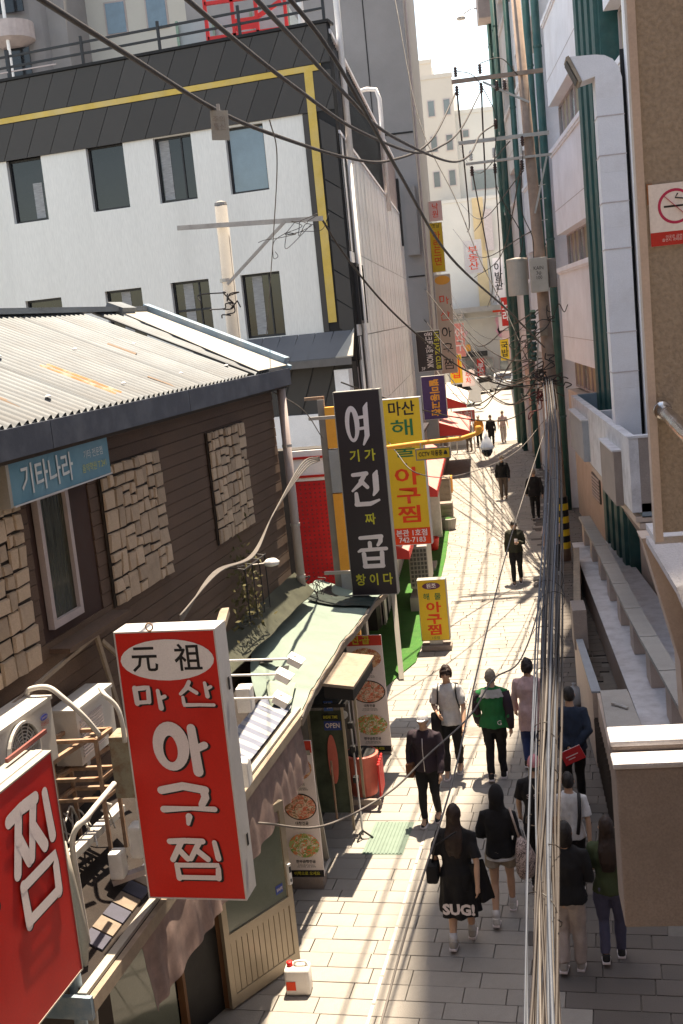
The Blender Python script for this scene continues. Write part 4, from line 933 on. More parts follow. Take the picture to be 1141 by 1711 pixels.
b = MB(); b.tube([(-2.85, 18.33, 4.90), (-2.3, 18.3, 4.96), (-1.5, 18.15, 5.02), (-.75, 18.0, 5.06), (-.50, 18.0, 5.12), (-.42, 18.0, 5.15)], [.045, .042, .038, .035, .033, .03], 10); build('arm', b, M_orange, cp, smooth=True)
b = MB(); b.lathe((-.47, 18.0, 5.12), [(.045, 0), (.05, .10), (.035, .12)], 12); build('arm_tip', b, M_orange, cp)
dm = thing('dome_camera', 'white dome security camera hanging from the tip of the orange arm', 'camera', (-.37, 18.0, 4.75))
b = MB(); b.lathe((-.36, 18.0, 4.86), [(.105, 0), (.10, .05), (.07, .14), (.03, .2), (.02, .27)], 16); build('housing', b, M_lamp, dm, smooth=True)
b = MB(); b.lathe((-.36, 18.0, 4.74), [(.01, -.01), (.05, .01), (.085, .07), (.09, .12)], 16); build('dome', b, mat('dark_dome', (.01, .01, .012), .1), dm, smooth=True)
cs = thing('cctv_plate', 'yellow plate with black writing hanging under the orange arm', 'sign plate', (-1.25, 18, 4.8))
b = MB(); b.ob((-1.50, 18.06, 4.755), (.56, -.0, 0), (0, .03, 0), (0, 0, .19)); build('plate', b, M_mauve, cs)
rect(V((-1.48, 18.06, 4.775)), (1, 0, 0), UP, .52, .15, M_signyel, cs, 'face', eps=.002)
text('CCTV 작동중', .095, M_black, V((-1.26, 18.055, 4.85)), (1, 0, 0), UP, cs, bold=.02, wmax=.38, depth=.008)
b = MB(); b.lathe(V((-1.02, 18.045, 4.83)), [(.03, 0), (.028, .02), (.012, .06)], 8); build('bell_mark', b, M_black, cs)
b = MB(); b.box(-1.42, -1.40, 18.08, 18.1, 4.94, 5.03); b.box(-1.06, -1.04, 18.06, 18.08, 4.94, 5.05); build('hanger', b, M_steel, cs)
# red perforated wall with white band beyond the downpipe
pw = thing('red_perforated_facade', 'red perforated metal shop facade with a white band and red lines', 'shop facade', (-3.3, 18.2, 0))
b = MB(); b.ob((-3.72, 18.9, 2.2), (.72, -.06, 0), (0, .1, 0), (0, 0, 2.25)); build('panel', b, M_perf, pw)
b = MB(); b.ob((-3.72, 18.89, 4.46), (.72, -.06, 0), (0, .1, 0), (0, 0, .52)); build('band', b, M_signwhite, pw)
for zz in (4.52, 4.84): b = MB(); b.ob((-3.72, 18.87, zz), (.72, -.06, 0), (0, .02, 0), (0, 0, .04)); build('line', b, M_redl, pw)
b = MB()
for i in range(8):
    for j in range(30): b.lathe((-3.66+i*.083, 18.885-i*.007, 2.28+j*.073), [(.018, 0), (.004, -.012)], 6, 'y')
build('perforation', b, mat('perforation_shade', (.25, .02, .02), .6), pw, kind='stuff')
b = MB(); b.ob((-4.3, 19.0, 2.0), (1.3, -.1, 0), (0, .4, 0), (0, 0, 3.0)); build('backing', b, M_dark, pw)

# shop awnings, carpets of goods, units further up the left side
def awning(lab, x0, y0, x1, y1, z0, z1, w, m, val=None):
    t = thing('shop_awning', lab, 'awning', (x0, y0, z0)); a, c = V((x0, y0, 0)), V((x1, y1, 0)); d = (c-a); nn = V((d.y, -d.x, 0)).normalized()
    b = MB(); b.prism([a+UP*z1, c+UP*z1, c+nn*w+UP*z0, a+nn*w+UP*z0], (0, 0, .02)); build('cover', b, m, t)
    b = MB(); b.ob(a+nn*w+UP*(z0-.18), d, nn*.012, UP*.19); build('valance', b, val or m, t)
    for q in (a, c): 
        b = MB(); b.prism([q+UP*z1, q+nn*w+UP*z0, q+nn*w+UP*(z0-.17), q+UP*(z0-.1)], d.normalized()*.012 if q == a else -d.normalized()*.012); build('end_panel', b, M_awnred, t)
    return t
awning('faded red awning below the dark sign', -3.3, 24.2, -3.35, 27.2, 2.02, 2.55, .95, M_awnpink, M_awnred)
awning('long pink and red awning behind the yellow sign', -3.2, 30.5, -3.35, 39.0, 2.35, 3.2, 1.15, M_awnpink, M_awnred)
awning('far faded pink awning past the purple sign', -3.2, 49.5, -3.3, 56, 1.95, 2.5, 1.5, M_awnpink)
awning('farthest pale striped awning by the parked van', -3.7, 60, -3.8, 70, 2.3, 3.0, 1.6, mat('pale_striped_awning', (.6, .5, .46), .8))
sf = thing('left_shop_row', 'row of low dark shopfronts along the left side of the lane', 'building', (-4, 35, 0))
b = MB(); b.box(-4.2, -3.45, 20.5, 24.0, 0, 3.4); build('shopfront', b, mat('dark_shopfront', (.035, .03, .026), .7), sf)
b = MB(); b.box(-4.2, -3.55, 24.0, 48.5, 0, 3.6); build('shopfront', b, mat('brown_shopfront', (.10, .075, .06), .7, .3, 1.5), sf)
for k in range(8): b = MB(); b.box(-3.55, -3.5, 24.6+k*3, 26.6+k*3, .3, 2.4); build('shop_window', b, M_glass, sf)
for k in range(9): b = MB(); b.box(-3.56, -3.45, 24.2+k*3, 24.4+k*3, 0, 3.0); build('shop_pier', b, M_pipe, sf)
b = MB(); b.box(-3.5, -2.42, 20.9, 29.5, 3.05, 3.17); build('canopy', b, M_signdark, sf); b = MB(); b.box(-3.5, -2.75, 29.5, 40, 3.25, 3.35); build('canopy', b, M_signdark, sf)  # canopy slabs added to keep the grass carpet in shade
for k, (x, y) in enumerate(((-3.35, 21.4), (-3.2, 22.6))): b = MB(); b.tube([(x, y, 0), (x, y, 3.3)], .035, 8); build('pipe', b, M_alu, sf)
b = MB(); b.beam((-2.45, 21.5, .02), (-2.62, 23.0, 2.4), .10, .03); tag(build('leaning_board', b, M_flat), 'pale narrow board leaning under the faded red awning', 'board')
t = thing('cooling_unit', 'cream cooling unit with square grilles standing on the green carpet', 'cooling unit', (-2.35, 27.2, 0))
b = MB(); b.bbox(-2.62, -2.16, 26.8, 28.3, .55, 1.6, .03); build('casing', b, M_flat, t); b = MB(); b.box(-2.66, -2.1, 26.7, 28.4, 0, .35); build('plinth', b, M_concrete, t)
b = MB()
for i in range(5):
    for j in range(9): b.box(-2.58+i*.085, -2.52+i*.085, 26.78, 26.80, .62+j*.105, .69+j*.105)
build('grille', b, M_acdark, t, kind='stuff')
for (x, y, z_, r, m_, lab) in ((-2.2, 37.2, 0, .28, M_flat, 'round white planter tub at the edge of the green carpet'), (-2.55, 34.0, 0, .22, M_redframe, 'red bucket in the shade below the long awning')):
    t = thing('planter_tub', lab, 'tub', (x, y, 0)); b = MB(); b.lathe((x, y, 0), [(r*.75, 0), (r, .38), (r*.9, .4), (r*.85, .33)], 16); build('tub', b, m_, t)
    b = MB(); b.lathe((x, y, .3), [(r*.84, 0), (r*.3, .1)], 10); build('filling', b, M_carpet if m_ is M_flat else M_rust, t)
for k, (x, y, w, d, h, m_, lab) in enumerate(((-2.55, 31.5, .5, .9, .12, M_concrete, 'low concrete step on the green carpet'), (-2.4, 39.8, .5, .5, .5, M_mauve, 'dark crate beside the far planter'), (-2.6, 43.4, .45, .9, .9, M_woodl, 'wooden display stand past the carpet end'), (-2.6, 45.5, .4, .8, .6, M_orange, 'orange crate near the purple sign'), (-2.5, 36.0, .3, .3, 1.5, M_lamp, 'slim white closed parasol by the long awning'))):
    t = thing('street_crate' if k else 'step', lab, 'crate' if k else 'step', (x, y, 0)); b = MB(); b.bbox(x-w/2, x+w/2, y-d/2, y+d/2, 0, h, .02)
    build('body', b, m_, t)
    if k in (1, 2, 3):
        for q in range(3): b = MB(); b.box(x-w/2+.02, x+w/2-.02, y-d/2-.02, y-d/2, h*(.12+q*.3), h*(.30+q*.3)); build('board', b, m_, t)

# food banners and stands by the near shop row
FOODS = [food_mat('food_grill', [(.62, .30, .12), (.75, .52, .3), (.50, .15, .08), (.8, .66, .5), (.24, .32, .08)]), food_mat('food_stew', [(.75, .18, .10), (.85, .45, .32), (.8, .65, .5), (.35, .2, .1)]), food_mat('food_salad', [(.22, .36, .09), (.8, .22, .1), (.8, .74, .6), (.45, .52, .2)])]
M_poster = mat('poster_pink_white', (.80, .70, .67), .55, .05, 3); M_posthead = mat('poster_red_head', (.62, .05, .03), .5)
def menu_board(name, lab, A, u, w, h, z0, lean=0, back=False):
    u = V(u).normalized(); n = u.cross(UP); A = V(A); up = (UP+n*-lean).normalized()
    t = thing(name, lab, 'menu board', A+u*w/2)
    b = MB(); b.ob(A+UP*z0, u*w, -n*.03, up*h); build('panel', b, M_poster, t)
    rect(A+UP*z0+up*(h*.915), u, up, w, h*.085, M_posthead, t, 'heading', eps=.002)
    text('진·곱', h*.075, M_olive, A+UP*z0+up*(h*.957)+u*w*.42, u, up, t, bold=.03, depth=.008)
    for k, (nm, f) in enumerate((('모듬구이', FOODS[0]), ('대창전골', FOODS[1]), ('한우곱창전골', FOODS[2]))):
        cz = h*(.805-.285*k); r_ = w*.45
        oval(A+UP*z0+up*cz+u*w*.5, u, up, r_*1.06, h*.098, M_black if k == 1 else M_letter, t, 'plate', eps=.002)
        oval(A+UP*z0+up*cz+u*w*.5, u, up, r_, h*.090, f, t, 'food_picture', eps=.004)
        text(nm, h*.026, M_black, A+UP*z0+up*(cz-h*.122)+u*w*.5, u, up, t, bold=.02, depth=.004)
        text('Grilled Beef Intestine\n(소) 35,000  (대) 48,000', h*.014, M_black, A+UP*z0+up*(cz-h*.153)+u*w*.5, u, up, t, depth=.004, wmax=w*.8)
    rect(A+UP*z0+up*.0, u, up, w, h*.05, M_black, t, 'footer', eps=.002)
    text('이쪽으로 오세요', h*.028, M_olive, A+UP*z0+up*(h*.025)+u*w*.5, u, up, t, bold=.02, depth=.007)
    if back:
        b = MB(); b.ob(A+UP*z0-n*.42+u*.02, u*(w-.04), -n*.03, (UP*1+n*.24).normalized()*h*.96); build('back_leaf', b, M_flat, t)
        b = MB(); b.ob(A+UP*z0+u*(w-.03)-n*.04, u*.02, -n*.40, UP*.03); build('brace', b, M_alu, t)
    b = MB(); b.ob(A+u*.02-n*.2, u*(w-.04), n*.22, UP*z0); build('foot', b, M_mauve, t)
    return t
menu_board('menu_board', 'tall menu board with three dish pictures standing nearest beside the shop door', (-3.16, 13.25, 0), V((1, -.05, 0)), .44, 1.80, .16, .02, True)
menu_board('menu_banner', 'tall menu banner with three dish pictures behind the parasol box', (-2.88, 17.7, 0), V((1, -.08, 0)), .60, 1.98, .05, .0)
t = thing('awning_box', 'cream topped box lamp jutting from the tarpaulin roof edge', 'box', (-2.5, 14.9, 2.3))
b = MB(); b.ob((-2.60, 13.75, 2.50), (.42, -.05, -.05), (.14, 1.15, .05), (0, 0, .04)); build('lid', b, M_woodl, t)
b = MB(); b.ob((-2.58, 13.78, 2.33), (.38, -.045, -.04), (.13, 1.1, .05), (0, 0, .165)); build('body', b, M_black, t)
# glazed cabinet with notices
gc = thing('glass_cabinet', 'glazed display cabinet with an open notice in front of the dark shopfront', 'cabinet', (-2.85, 15.2, 0))
b = MB()
for (x, y) in ((-3.05, 14.8), (-2.56, 14.75), (-2.98, 15.6), (-2.5, 15.55)): b.ob((x, y, .05), (.035, 0, 0), (0, .035, 0), (0, 0, 1.85))
build('frame', b, M_doorframe, gc)
b = MB(); b.ob((-3.04, 14.83, .3), (.5, -.04, 0), (0, .006, 0), (0, 0, 1.5)); build('pane', b, mat('greenish_pane', (.075, .09, .062), .2, .4, 3, 0, spec=.7), gc)
b = MB(); b.ob((-3.05, 14.78, 1.86), (.56, -.05, 0), (.06, .85, 0), (0, 0, .05)); build('top', b, M_black, gc)
for (x0, z0, w, h, m_, s_, mt) in ((-2.82, 1.52, .24, .13, M_stickerblue, 'OPEN', M_letter), (-2.84, 1.67, .24, .08, M_black, 'BREAK TIME', M_olive), (-2.80, 1.80, .13, .14, mat('sticker_mid_blue', (.05, .13, .42), .5), '카드', M_letter)):
    rect(V((x0, 14.80, z0)), (1, -.08, 0), UP, w, h, m_, gc, 'notice', eps=.0); text(s_, h*.75, mt, V((x0+w/2, 14.79, z0+h/2)), (1, -.08, 0), UP, gc, bold=.02, wmax=w*.85, depth=.006)
oval(V((-2.74, 14.78, 1.1)), (1, -.08, 0), UP, .07, .36, mat('salmon_red', (.62, .15, .11), .5), gc, 'red_oval', eps=.0)
# stand pole with fittings, red cart
sp = thing('parasol_stand', 'slim metal stand with clamps and hanging tags before the menu banner', 'stand', (-2.42, 14.9, 0))
b = MB(); b.tube([(-2.40, 14.6, .05), (-2.46, 14.9, 1.0), (-2.5, 15.1, 1.9)], .014, 8); build('pole', b, M_alu, sp)
b = MB(); b.tube([(-2.72, 14.5, .35), (-2.74, 14.6, 1.15)], .016, 8); build('pole', b, M_rusty, sp)
for z_ in (.7, 1.15, 1.5): b = MB(); b.bbox(-2.51, -2.43, 14.85, 14.95, z_, z_+.09, .015); build('clamp', b, M_black, sp)
b = MB(); b.lathe((-2.56, 14.95, 1.68), [(.06, -.02), (.06, .0), (.02, .02)], 14, 'y'); build('round_tag', b, M_lamp, sp)
b = MB(); b.ob((-2.62, 14.8, 1.22), (.09, 0, 0), (0, .01, 0), (0, 0, .28)); build('paper_tag', b, M_letter, sp)
b = MB()
for a in (0, 2.1, 4.2): b.beam((-2.40, 14.6, .12), (-2.40+.14*math.cos(a), 14.6+.14*math.sin(a), .01), .02, .02)
build('leg', b, M_frame, sp, kind='stuff')
rc = thing('red_cart', 'red cart bin with a dark round top behind the metal stand', 'cart', (-2.5, 15.9, 0))
b = MB(); b.lathe((-2.52, 15.9, .12), [(.20, 0), (.24, .45), (.26, .62), (.24, .63)], 20); build('body', b, mat('salmon_red', (.62, .15, .11), .5), rc, smooth=False)
b = MB(); b.lathe((-2.52, 15.9, .74), [(.235, 0), (.2, .03), (.02, .04)], 20); build('lid', b, M_black, rc)
b = MB(); b.ob((-2.78, 15.5, .1), (.55, -.05, 0), (0, .06, 0), (0, 0, .08)); build('bumper', b, M_mauve, rc)
for k in range(5): b = MB(); b.ob((-2.26, 15.62+k*.1, .15), (.03, 0, 0), (0, .06, 0), (0, 0, .5)); build('side_slat', b, M_redframe, rc)
# ================================================================== right side building, green piers and lilac panels
rb = thing('green_pier_building', 'long pale building with dark green piers and pipes along the right side', 'building', RF(45, -5, 0))
def fbox(b, Y0, Y1, o0, o1, z0, z1):     # box on the right facade between two distances, out from o0 to o1
    b.prism([RF(Y0, o0, z0), RF(Y0, o1, z0), RF(Y1, o1, z0), RF(Y1, o0, z0)], UP*(z1-z0)); return b
b = MB(); b.prism([RF(8, -.4, 0), RF(60.5, -.4, 0), RF(60.5, -14, 0), RF(8, -14, 0)], UP*24.0); build('core', b, M_lilac, rb)
b = MB(); b.prism([RF(24.3, 0, 24), RF(30.4, 0, 24), RF(30.4, -12, 24), RF(24.3, -12, 24)], UP*38); build('unseen_shade_tower', b, M_lilac, rb)  # unseen tower above the view, shaped to shade the near street
b = MB(); b.prism([RF(8, -.3, 24), RF(60.6, -.3, 24), RF(60.6, -14, 24), RF(8, -14, 24)], UP*.5); build('roof_parapet', b, M_lilac, rb)
bays = [(24.0, 27.0), (31.0, 38.6), (43.0, 49.4), (51.0, 56.2), (58.0, 60.4)]
floors = [(4.25, 5.15), (8.05, 9.15), (11.75, 13.15), (15.7, 17.0), (19.5, 20.8)]
sp = [(5.18, 8.0), (9.18, 11.7), (13.2, 15.65), (17.05, 19.45), (20.85, 23.9)]
for bi, (a, c) in enumerate(bays):
    for (z0, z1) in sp:
        if z0 > 20 and a < 40: continue
        b = MB(); fbox(b, a, c, -.4, .02, z0, z1); build('spandrel_panel', b, M_lilac, rb)
        b = MB(); fbox(b, a-.06, c+.06, -.38, .10, z1, z1+.13); fbox(b, a-.03, c+.03, -.38, .07, z1-.06, z1-.002); build('sill', b, M_lilac, rb)
        b = MB(); fbox(b, a, c, .02, .026, z0+.75, z0+.765); build('render_joint', b, M_pipe, rb)
    for (z0, z1) in floors:
        if z0 > 17 and a < 40: continue
        b = MB(); fbox(b, a, c, -.36, -.30, z0, z0+.07); fbox(b, a, c, -.36, -.30, z1-.02, z1+.06); fr = build('window_strip', b, M_pipe, rb)
        n = max(2, int((c-a)/.95))
        for k in range(n+1): 
            y = a+(c-a)*k/n; b = MB(); fbox(b, y-.03, y+.03, -.36, -.29, z0, z1); build('mullion', b, M_pipe, fr)
            if k < n:
                b = MB(); fbox(b, y+.04, a+(c-a)*(k+1)/n-.04, -.37, -.34, z0+.05, z1); build('pane', b, M_curtain if (k*7+bi*3+int(z0)) % 3 else M_bwin, fr)
    b = MB(); fbox(b, a, c, -.4, -.12, 0, 3.3); build('ground_wall', b, M_tanwall, rb)
    b = MB(); fbox(b, a, c, -.4, -.02, 3.32, 4.2); build('spandrel_panel', b, M_tanwall, rb)
b = MB(); fbox(b, 33.0, 34.6, -.11, -.08, 1.2, 1.95); g_ = build('grille', b, M_acdark, rb)
for k in range(7): b = MB(); fbox(b, 33.05, 34.55, -.08, -.06, 1.24+k*.1, 1.29+k*.1); build('grille_bar', b, M_pipe, g_)
b = MB(); fbox(b, 31.1, 38.5, -.115, -.10, 2.15, 2.18); build('render_joint', b, M_seam, rb)
# piers
def pier(a, c, ribs, z0=0, z1=24):
    b = MB(); fbox(b, a, c, -.4, .08, z0, z1); p_ = build('green_pier', b, M_green, rb)
    for k in range(ribs):
        y = a+(c-a)*(k+.5)/ribs; w = (c-a)/ribs*.26
        b = MB(); fbox(b, y-w, y+w, .08, .17, z0, z1); build('pier_rib', b, M_green, p_)
pier(27.2, 30.8, 4); 
for (y, r) in ((39.3, .13), (42.2, .13), (50.2, .12), (56.8, .11), (57.6, .11), (60.4, .11), (60.9, .11)):
    b = MB(); b.tube([RF(y, .16, 0), RF(y, .16, 23.9)], r, 10); p_ = build('green_pipe', b, M_green, rb, smooth=True)
    for z_ in (3.2, 9.1, 15.2, 20.0): b = MB(); b.lathe(RF(y, .16, z_), [(r*1.15, 0), (r*1.15, .07)], 10); build('pipe_collar', b, M_green, p_)
for (a, c) in ((39.6, 42.0), (49.5, 50.0), (56.4, 57.9)): b = MB(); fbox(b, a, c, -.4, -.0, 0, 24); build('pier_wall', b, M_lilac, rb)
b = MB(); fbox(b, 60.5, 60.55, -.4, .3, 21.0, 24.2); fbox(b, 58.9, 60.5, -.0, .75, 21.0, 24.3); build('cornice_box', b, M_pipe, rb)
sl_ = thing('wall_street_lamp', 'small pale lamp on a thin arm at the far top corner of the right building', 'street lamp', (-.5, 60, 21.5))
b = MB(); b.tube([(0.3, 60, 21.7), (-.3, 60, 21.75), (-.7, 60, 21.55)], .03, 6); build('arm', b, M_steel, sl_)
b = MB(); b.lathe((-.83, 60, 21.3), [(.05, .22), (.16, .16), (.24, .08), (.2, .0), (.05, -.03)][::-1], 14); build('lamp_head', b, M_lamp, sl_, smooth=True)
# square ventilation duct with hooded mouth
M_duct = mat('duct_paint', (.60, .575, .59), .7, .06, 1, .15, dirt=((.42, .38, .37), .5, 1.2))
vd = thing('ventilation_duct', 'big lilac white square duct with a hooded mouth strapped to the right building', 'duct', (2.3, 22.5, 4.0))
def dq(x0, x1, z0, z1): b = MB(); b.prism([(x0, 22.3, z0), (x1, 22.3, z0), (x1, 22.9, z0), (x0, 22.9, z0)], UP*(z1-z0)); return b
zz = [3.5, 5.3, 6.9, 8.3, 9.3, 10.62]
for i in range(5): build('duct_section', dq(2.03, 2.51, zz[i]+.001, zz[i+1]-.001), M_duct, vd)
arc = [V((2.51, 22.3, 10.62))]+[V((2.03+.0+.48*math.cos(a)*1.0, 22.3, 10.62+.72*math.sin(a))) for a in [i*math.pi/16 for i in range(1, 9)]]
arc = [V((2.51, 22.3, 10.62)), V((2.51, 22.3, 10.95)), V((2.46, 22.3, 11.15)), V((2.36, 22.3, 11.29)), V((2.22, 22.3, 11.37)), V((2.05, 22.3, 11.40)), V((1.60, 22.3, 11.42)), V((1.80, 22.3, 10.97)), V((2.03, 22.3, 11.02)), V((2.03, 22.3, 10.62))]
b = MB(); b.prism(arc, (0, .6, 0)); build('elbow', b, M_duct, vd)
b = MB(); b.ob((1.58, 22.28, 11.44), (.215, 0, -.47), (0, .64, 0), (-.05, 0, -.023)); build('mouth_frame', b, M_woodl, vd)
b = MB(); b.ob((1.545, 22.33, 11.36), (.17, 0, -.37), (0, .52, 0), (-.012, 0, -.006)); build('mouth_mesh', b, M_acdark, vd)
for z_ in (5.6, 6.35, 7.9, 8.75, 9.6, 10.3): b = MB(); b.ob((2.02, 22.29, z_), (.50, 0, 0), (0, .62, 0), (0, 0, .018)); build('strap', b, M_pipe, vd)
b = MB(); b.box(2.60, 2.66, 22.4, 22.6, 3.5, 14); tag(build('downpipe', b, M_corr), 'pale square downpipe between the duct and the near brown wall', 'pipe')
b = MB(); b.box(2.53, 2.60, 22.6, 22.7, 3.5, 11.5); tag(build('dark_pipe', b, M_seam), 'thin black pipe running beside the big square duct', 'pipe')
# balcony / planter box
bl = thing('concrete_balcony', 'pale concrete balcony box with two empty compartments and grey side panels', 'balcony', (2.2, 25, 3.2))
P0, P1 = V((2.02, 20.0, 0)), V((1.68, 30.6, 0)); BX = V((1, 0, 0))
d_ = (P1-P0)
b = MB(); b.prism([P0+UP*3.3, P0+BX*.16+UP*3.3, P1+BX*.16+UP*3.3, P1+UP*3.3], UP*1.3); build('front_wall', b, M_lavtop, bl)
b = MB(); b.ob(P0+BX*.16+UP*3.3, BX*1.2, (0, .16, 0), UP*1.3); build('end_wall', b, M_mauve, bl)
b = MB(); b.ob(P0+BX*.0+UP*4.6-V((.02, .02, 0)), BX*1.4, (0, .2, 0), UP*.04); build('coping', b, M_lavtop, bl)
b = MB(); b.ob(P0+d_*.52+BX*.16+UP*3.3, BX*1.0, (0, .14, 0), UP*1.30); build('cross_wall', b, M_lavtop, bl)
b = MB(); b.ob(P1+BX*.16+UP*3.3, BX*.9, (0, .16, 0), UP*1.30); build('end_wall', b, M_inblue, bl)
b = MB(); b.prism([P0+BX*.16+UP*3.2, P0+BX*1.3+UP*3.2, P1+BX*1.0+UP*3.2, P1+BX*.16+UP*3.2], UP*.25); build('floor', b, M_inblue, bl)
b = MB(); b.prism([P0+BX*1.15+UP*3.4, P0+BX*1.25+UP*3.4, P1+BX*.9+UP*3.4, P1+BX*.8+UP*3.4], UP*1.17); build('back_wall', b, M_inblue, bl)
for i, zz_ in enumerate((3.22, 3.1)): b = MB(); b.prism([P0+BX*(.05+.06*i)+UP*(zz_-.1), P0+BX*1.3+UP*(zz_-.1), P1+BX*1.0+UP*(zz_-.1), P1+BX*(.05+.06*i)+UP*(zz_-.1)], UP*.1); build('moulding', b, M_tanwall, bl)
for (k, f0, f1, z0, z1) in ((0, .10, .30, 3.25, 4.25), (1, .62, .92, 3.35, 4.30)):
    a = P0+d_*f0; c = P0+d_*f1; b = MB(); b.prism([a-BX*.14+UP*z0, a+UP*z0, c+UP*z0, c-BX*.14+UP*z0], UP*(z1-z0)); build('side_panel', b, M_greyblue if k else M_mauve, bl)
    b = MB(); b.prism([a-BX*.17+UP*z1, a+UP*z1, c+UP*z1, c-BX*.17+UP*z1], UP*.03); build('panel_cap', b, M_lavtop, bl)
b = MB(); b.prism([(2.05, 21.5, 3.0), (2.5, 21.5, 2.2), (2.9, 21.5, 1.6), (3.4, 21.5, 1.6), (3.4, 21.5, 3.0)], (0, .5, 0)); build('bracket', b, M_tanwall, bl)

# raised terrace with balustrade, low walls on the street side
tr = thing('terrace', 'raised terrace with a lavender ledge along the right building', 'terrace', (2, 22, 0))
b = MB(); b.prism([(1.47, 30.5, 0), (1.66, 17.2, 0), (1.74, 12.5, 0), (3.4, 12.5, 0), (2.6, 30.5, 0)], UP*.62); build('terrace_wall', b, M_tanwall, tr)
b = MB(); b.prism([(1.45, 30.55, .62), (1.64, 17.2, .62), (1.72, 12.45, .62), (3.4, 12.45, .62), (2.6, 30.55, .62)], UP*.03); build('ledge', b, M_lavtop, tr)
bs = thing('balustrade', 'stone balustrade with stepped flat caps and thick posts on the terrace', 'balustrade', (1.85, 22, .65))
cY = [30.84, 28.89, 26.9, 24.93, 23.04, 21.07, 19.18, 17.31, 15.4, 13.5]; cX = [1.69, 1.74, 1.80, 1.82, 1.85, 1.88, 1.93, 2.0, 2.06, 2.12]
for i in range(9):
    b = MB(); a, c = V((cX[i], cY[i]-.02, 1.24)), V((cX[i+1], cY[i+1]+.02, 1.24)); b.prism([a, a+BX*.30, c+BX*.30, c], UP*.065); build('cap', b, M_concrete, bs)
    m = (a+c)/2; b = MB(); b.bbox(m.x+.03, m.x+.27, m.y+.15, m.y+.75, .65, 1.24, .015); build('post', b, M_tanwall, bs)
    b = MB(); b.prism([a+V((.10, 0, -.14)), a+V((.20, 0, -.14)), c+V((.20, 0, -.14)), c+V((.10, 0, -.14))], UP*.14); build('rail', b, M_concrete, bs)
lw = thing('low_street_wall', 'low tan wall with a grey topped end block between the lane and the terrace', 'wall', (1.1, 16, 0))
b = MB(); b.prism([(.98, 13.0, 0), (1.02, 16.8, 0), (1.48, 16.8, 0), (1.55, 13.0, 0)], UP*1.17); build('end_block', b, M_tanwall, lw)
b = MB(); b.prism([(.97, 12.98, 1.17), (1.07, 16.8, 1.17), (1.46, 16.8, 1.17), (1.56, 12.98, 1.17)], UP*.04); build('top_slab', b, M_concrete, lw)
b = MB(); b.prism([(.95, 16.8, 0), (.88, 20.2, 0), (.98, 20.2, 0), (1.07, 16.8, 0)], UP*1.17); build('thin_wall', b, M_tanwall, lw)
b = MB(); b.prism([(.94, 16.8, 1.17), (.88, 20.2, 1.17), (.99, 20.2, 1.17), (1.08, 16.8, 1.17)], UP*.03); build('coping', b, M_greyblue, lw)
b = MB(); b.prism([(.88, 20.2, 0), (1.38, 28.2, 0), (1.50, 28.2, 0), (1.0, 20.2, 0)], UP*.98); build('far_wall', b, M_tanwall, lw)
b = MB(); b.prism([(.87, 20.2, .98), (1.37, 28.2, .98), (1.51, 28.2, .98), (1.02, 20.2, .98)], UP*.03); build('coping', b, M_woodl, lw)
for k in range(34):
    y = 13.1+k*.2; x = .965-.0; b = MB(); b.beam((x+.01, y, .1), (x+.01, y+.12, .85), .012, .05, up=(1, 0, 0)); build('lattice_bar', b, mat('dark_lattice', (.06, .045, .035), .7), lw)
b = MB(); b.bbox(.86, 1.10, 19.6, 20.3, 1.0, 1.72, .01); tag(build('meter_box', b, M_mauve), 'grey box standing on the low wall halfway up the lane', 'box')
t = thing('wall_tap', 'small metal tap lying on the grey wall top', 'tap', (1.3, 16.0, 1.2)); b = MB(); b.tube([(1.2, 16.1, 1.235), (1.3, 16.0, 1.24), (1.38, 15.9, 1.235)], .022, 7); build('body', b, M_steel, t); b = MB(); b.lathe((1.2, 16.1, 1.21), [(.03, 0), (.035, .05)], 8); build('knob', b, M_steel, t)
t = thing('rubbish_bag', 'dark tied rubbish bag lying by the low wall', 'bag', (.78, 19.8, 0)); b = MB(); b.lathe((.80, 19.6, 0), [(.13, 0), (.19, .08), (.18, .22), (.08, .33), (.02, .36), (.04, .40)], 12); build('bag', b, M_greyblue, t, smooth=True); b = MB(); b.lathe((.80, 19.6, .33), [(.03, 0), (.03, .02)], 8); build('knot', b, M_black, t)
# near stair structure at the right edge
ns = thing('near_stairwell', 'near brown stairwell wall with a pale edge strip at the right border', 'wall', (1.4, 4.5, 4))
b = MB(); b.prism([(.565, 4.5, 6.08), (3.0, 4.5, 6.08), (3.0, 4.9, 6.08), (.66, 4.9, 6.08)], UP*6.4); build('brown_wall', b, M_brownwall, ns)
b = MB(); b.box(.533, .563, 4.47, 4.54, 6.05, 12.5); build('edge_strip', b, mat('pale_strip', (.50, .40, .34), .45, .15, 3, .1), ns)
b = MB(); b.prism([(.58, 4.9, 5.95), (.68, 6.1, 5.78), (3.0, 6.1, 5.78), (3.0, 4.9, 5.95)], UP*.03); build('ledge', b, M_lavtop, ns)
b = MB(); b.prism([(.90, 8.4, 5.25), (.93, 8.4, 5.15), (1.13, 8.4, 4.3), (1.14, 8.4, 3.8), (3.0, 8.4, 3.8), (3.0, 8.4, 5.25)], (0, .3, 0)); build('sloping_side', b, M_tanwall, ns)
b = MB(); b.prism([(.93, 8.39, 5.22), (1.06, 7.9, 4.95), (1.30, 7.5, 4.2), (3.0, 7.5, 4.2), (3.0, 8.39, 5.22)], (0, 0, .05)); build('sloping_top', b, M_lavtop, ns)
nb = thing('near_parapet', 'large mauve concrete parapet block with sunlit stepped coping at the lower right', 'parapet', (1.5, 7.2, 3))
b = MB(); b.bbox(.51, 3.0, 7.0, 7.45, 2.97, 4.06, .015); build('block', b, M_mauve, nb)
b = MB(); b.bbox(.495, 3.0, 6.985, 7.19, 4.06, 4.10, .015); build('lower_coping', b, M_lavtop, nb)
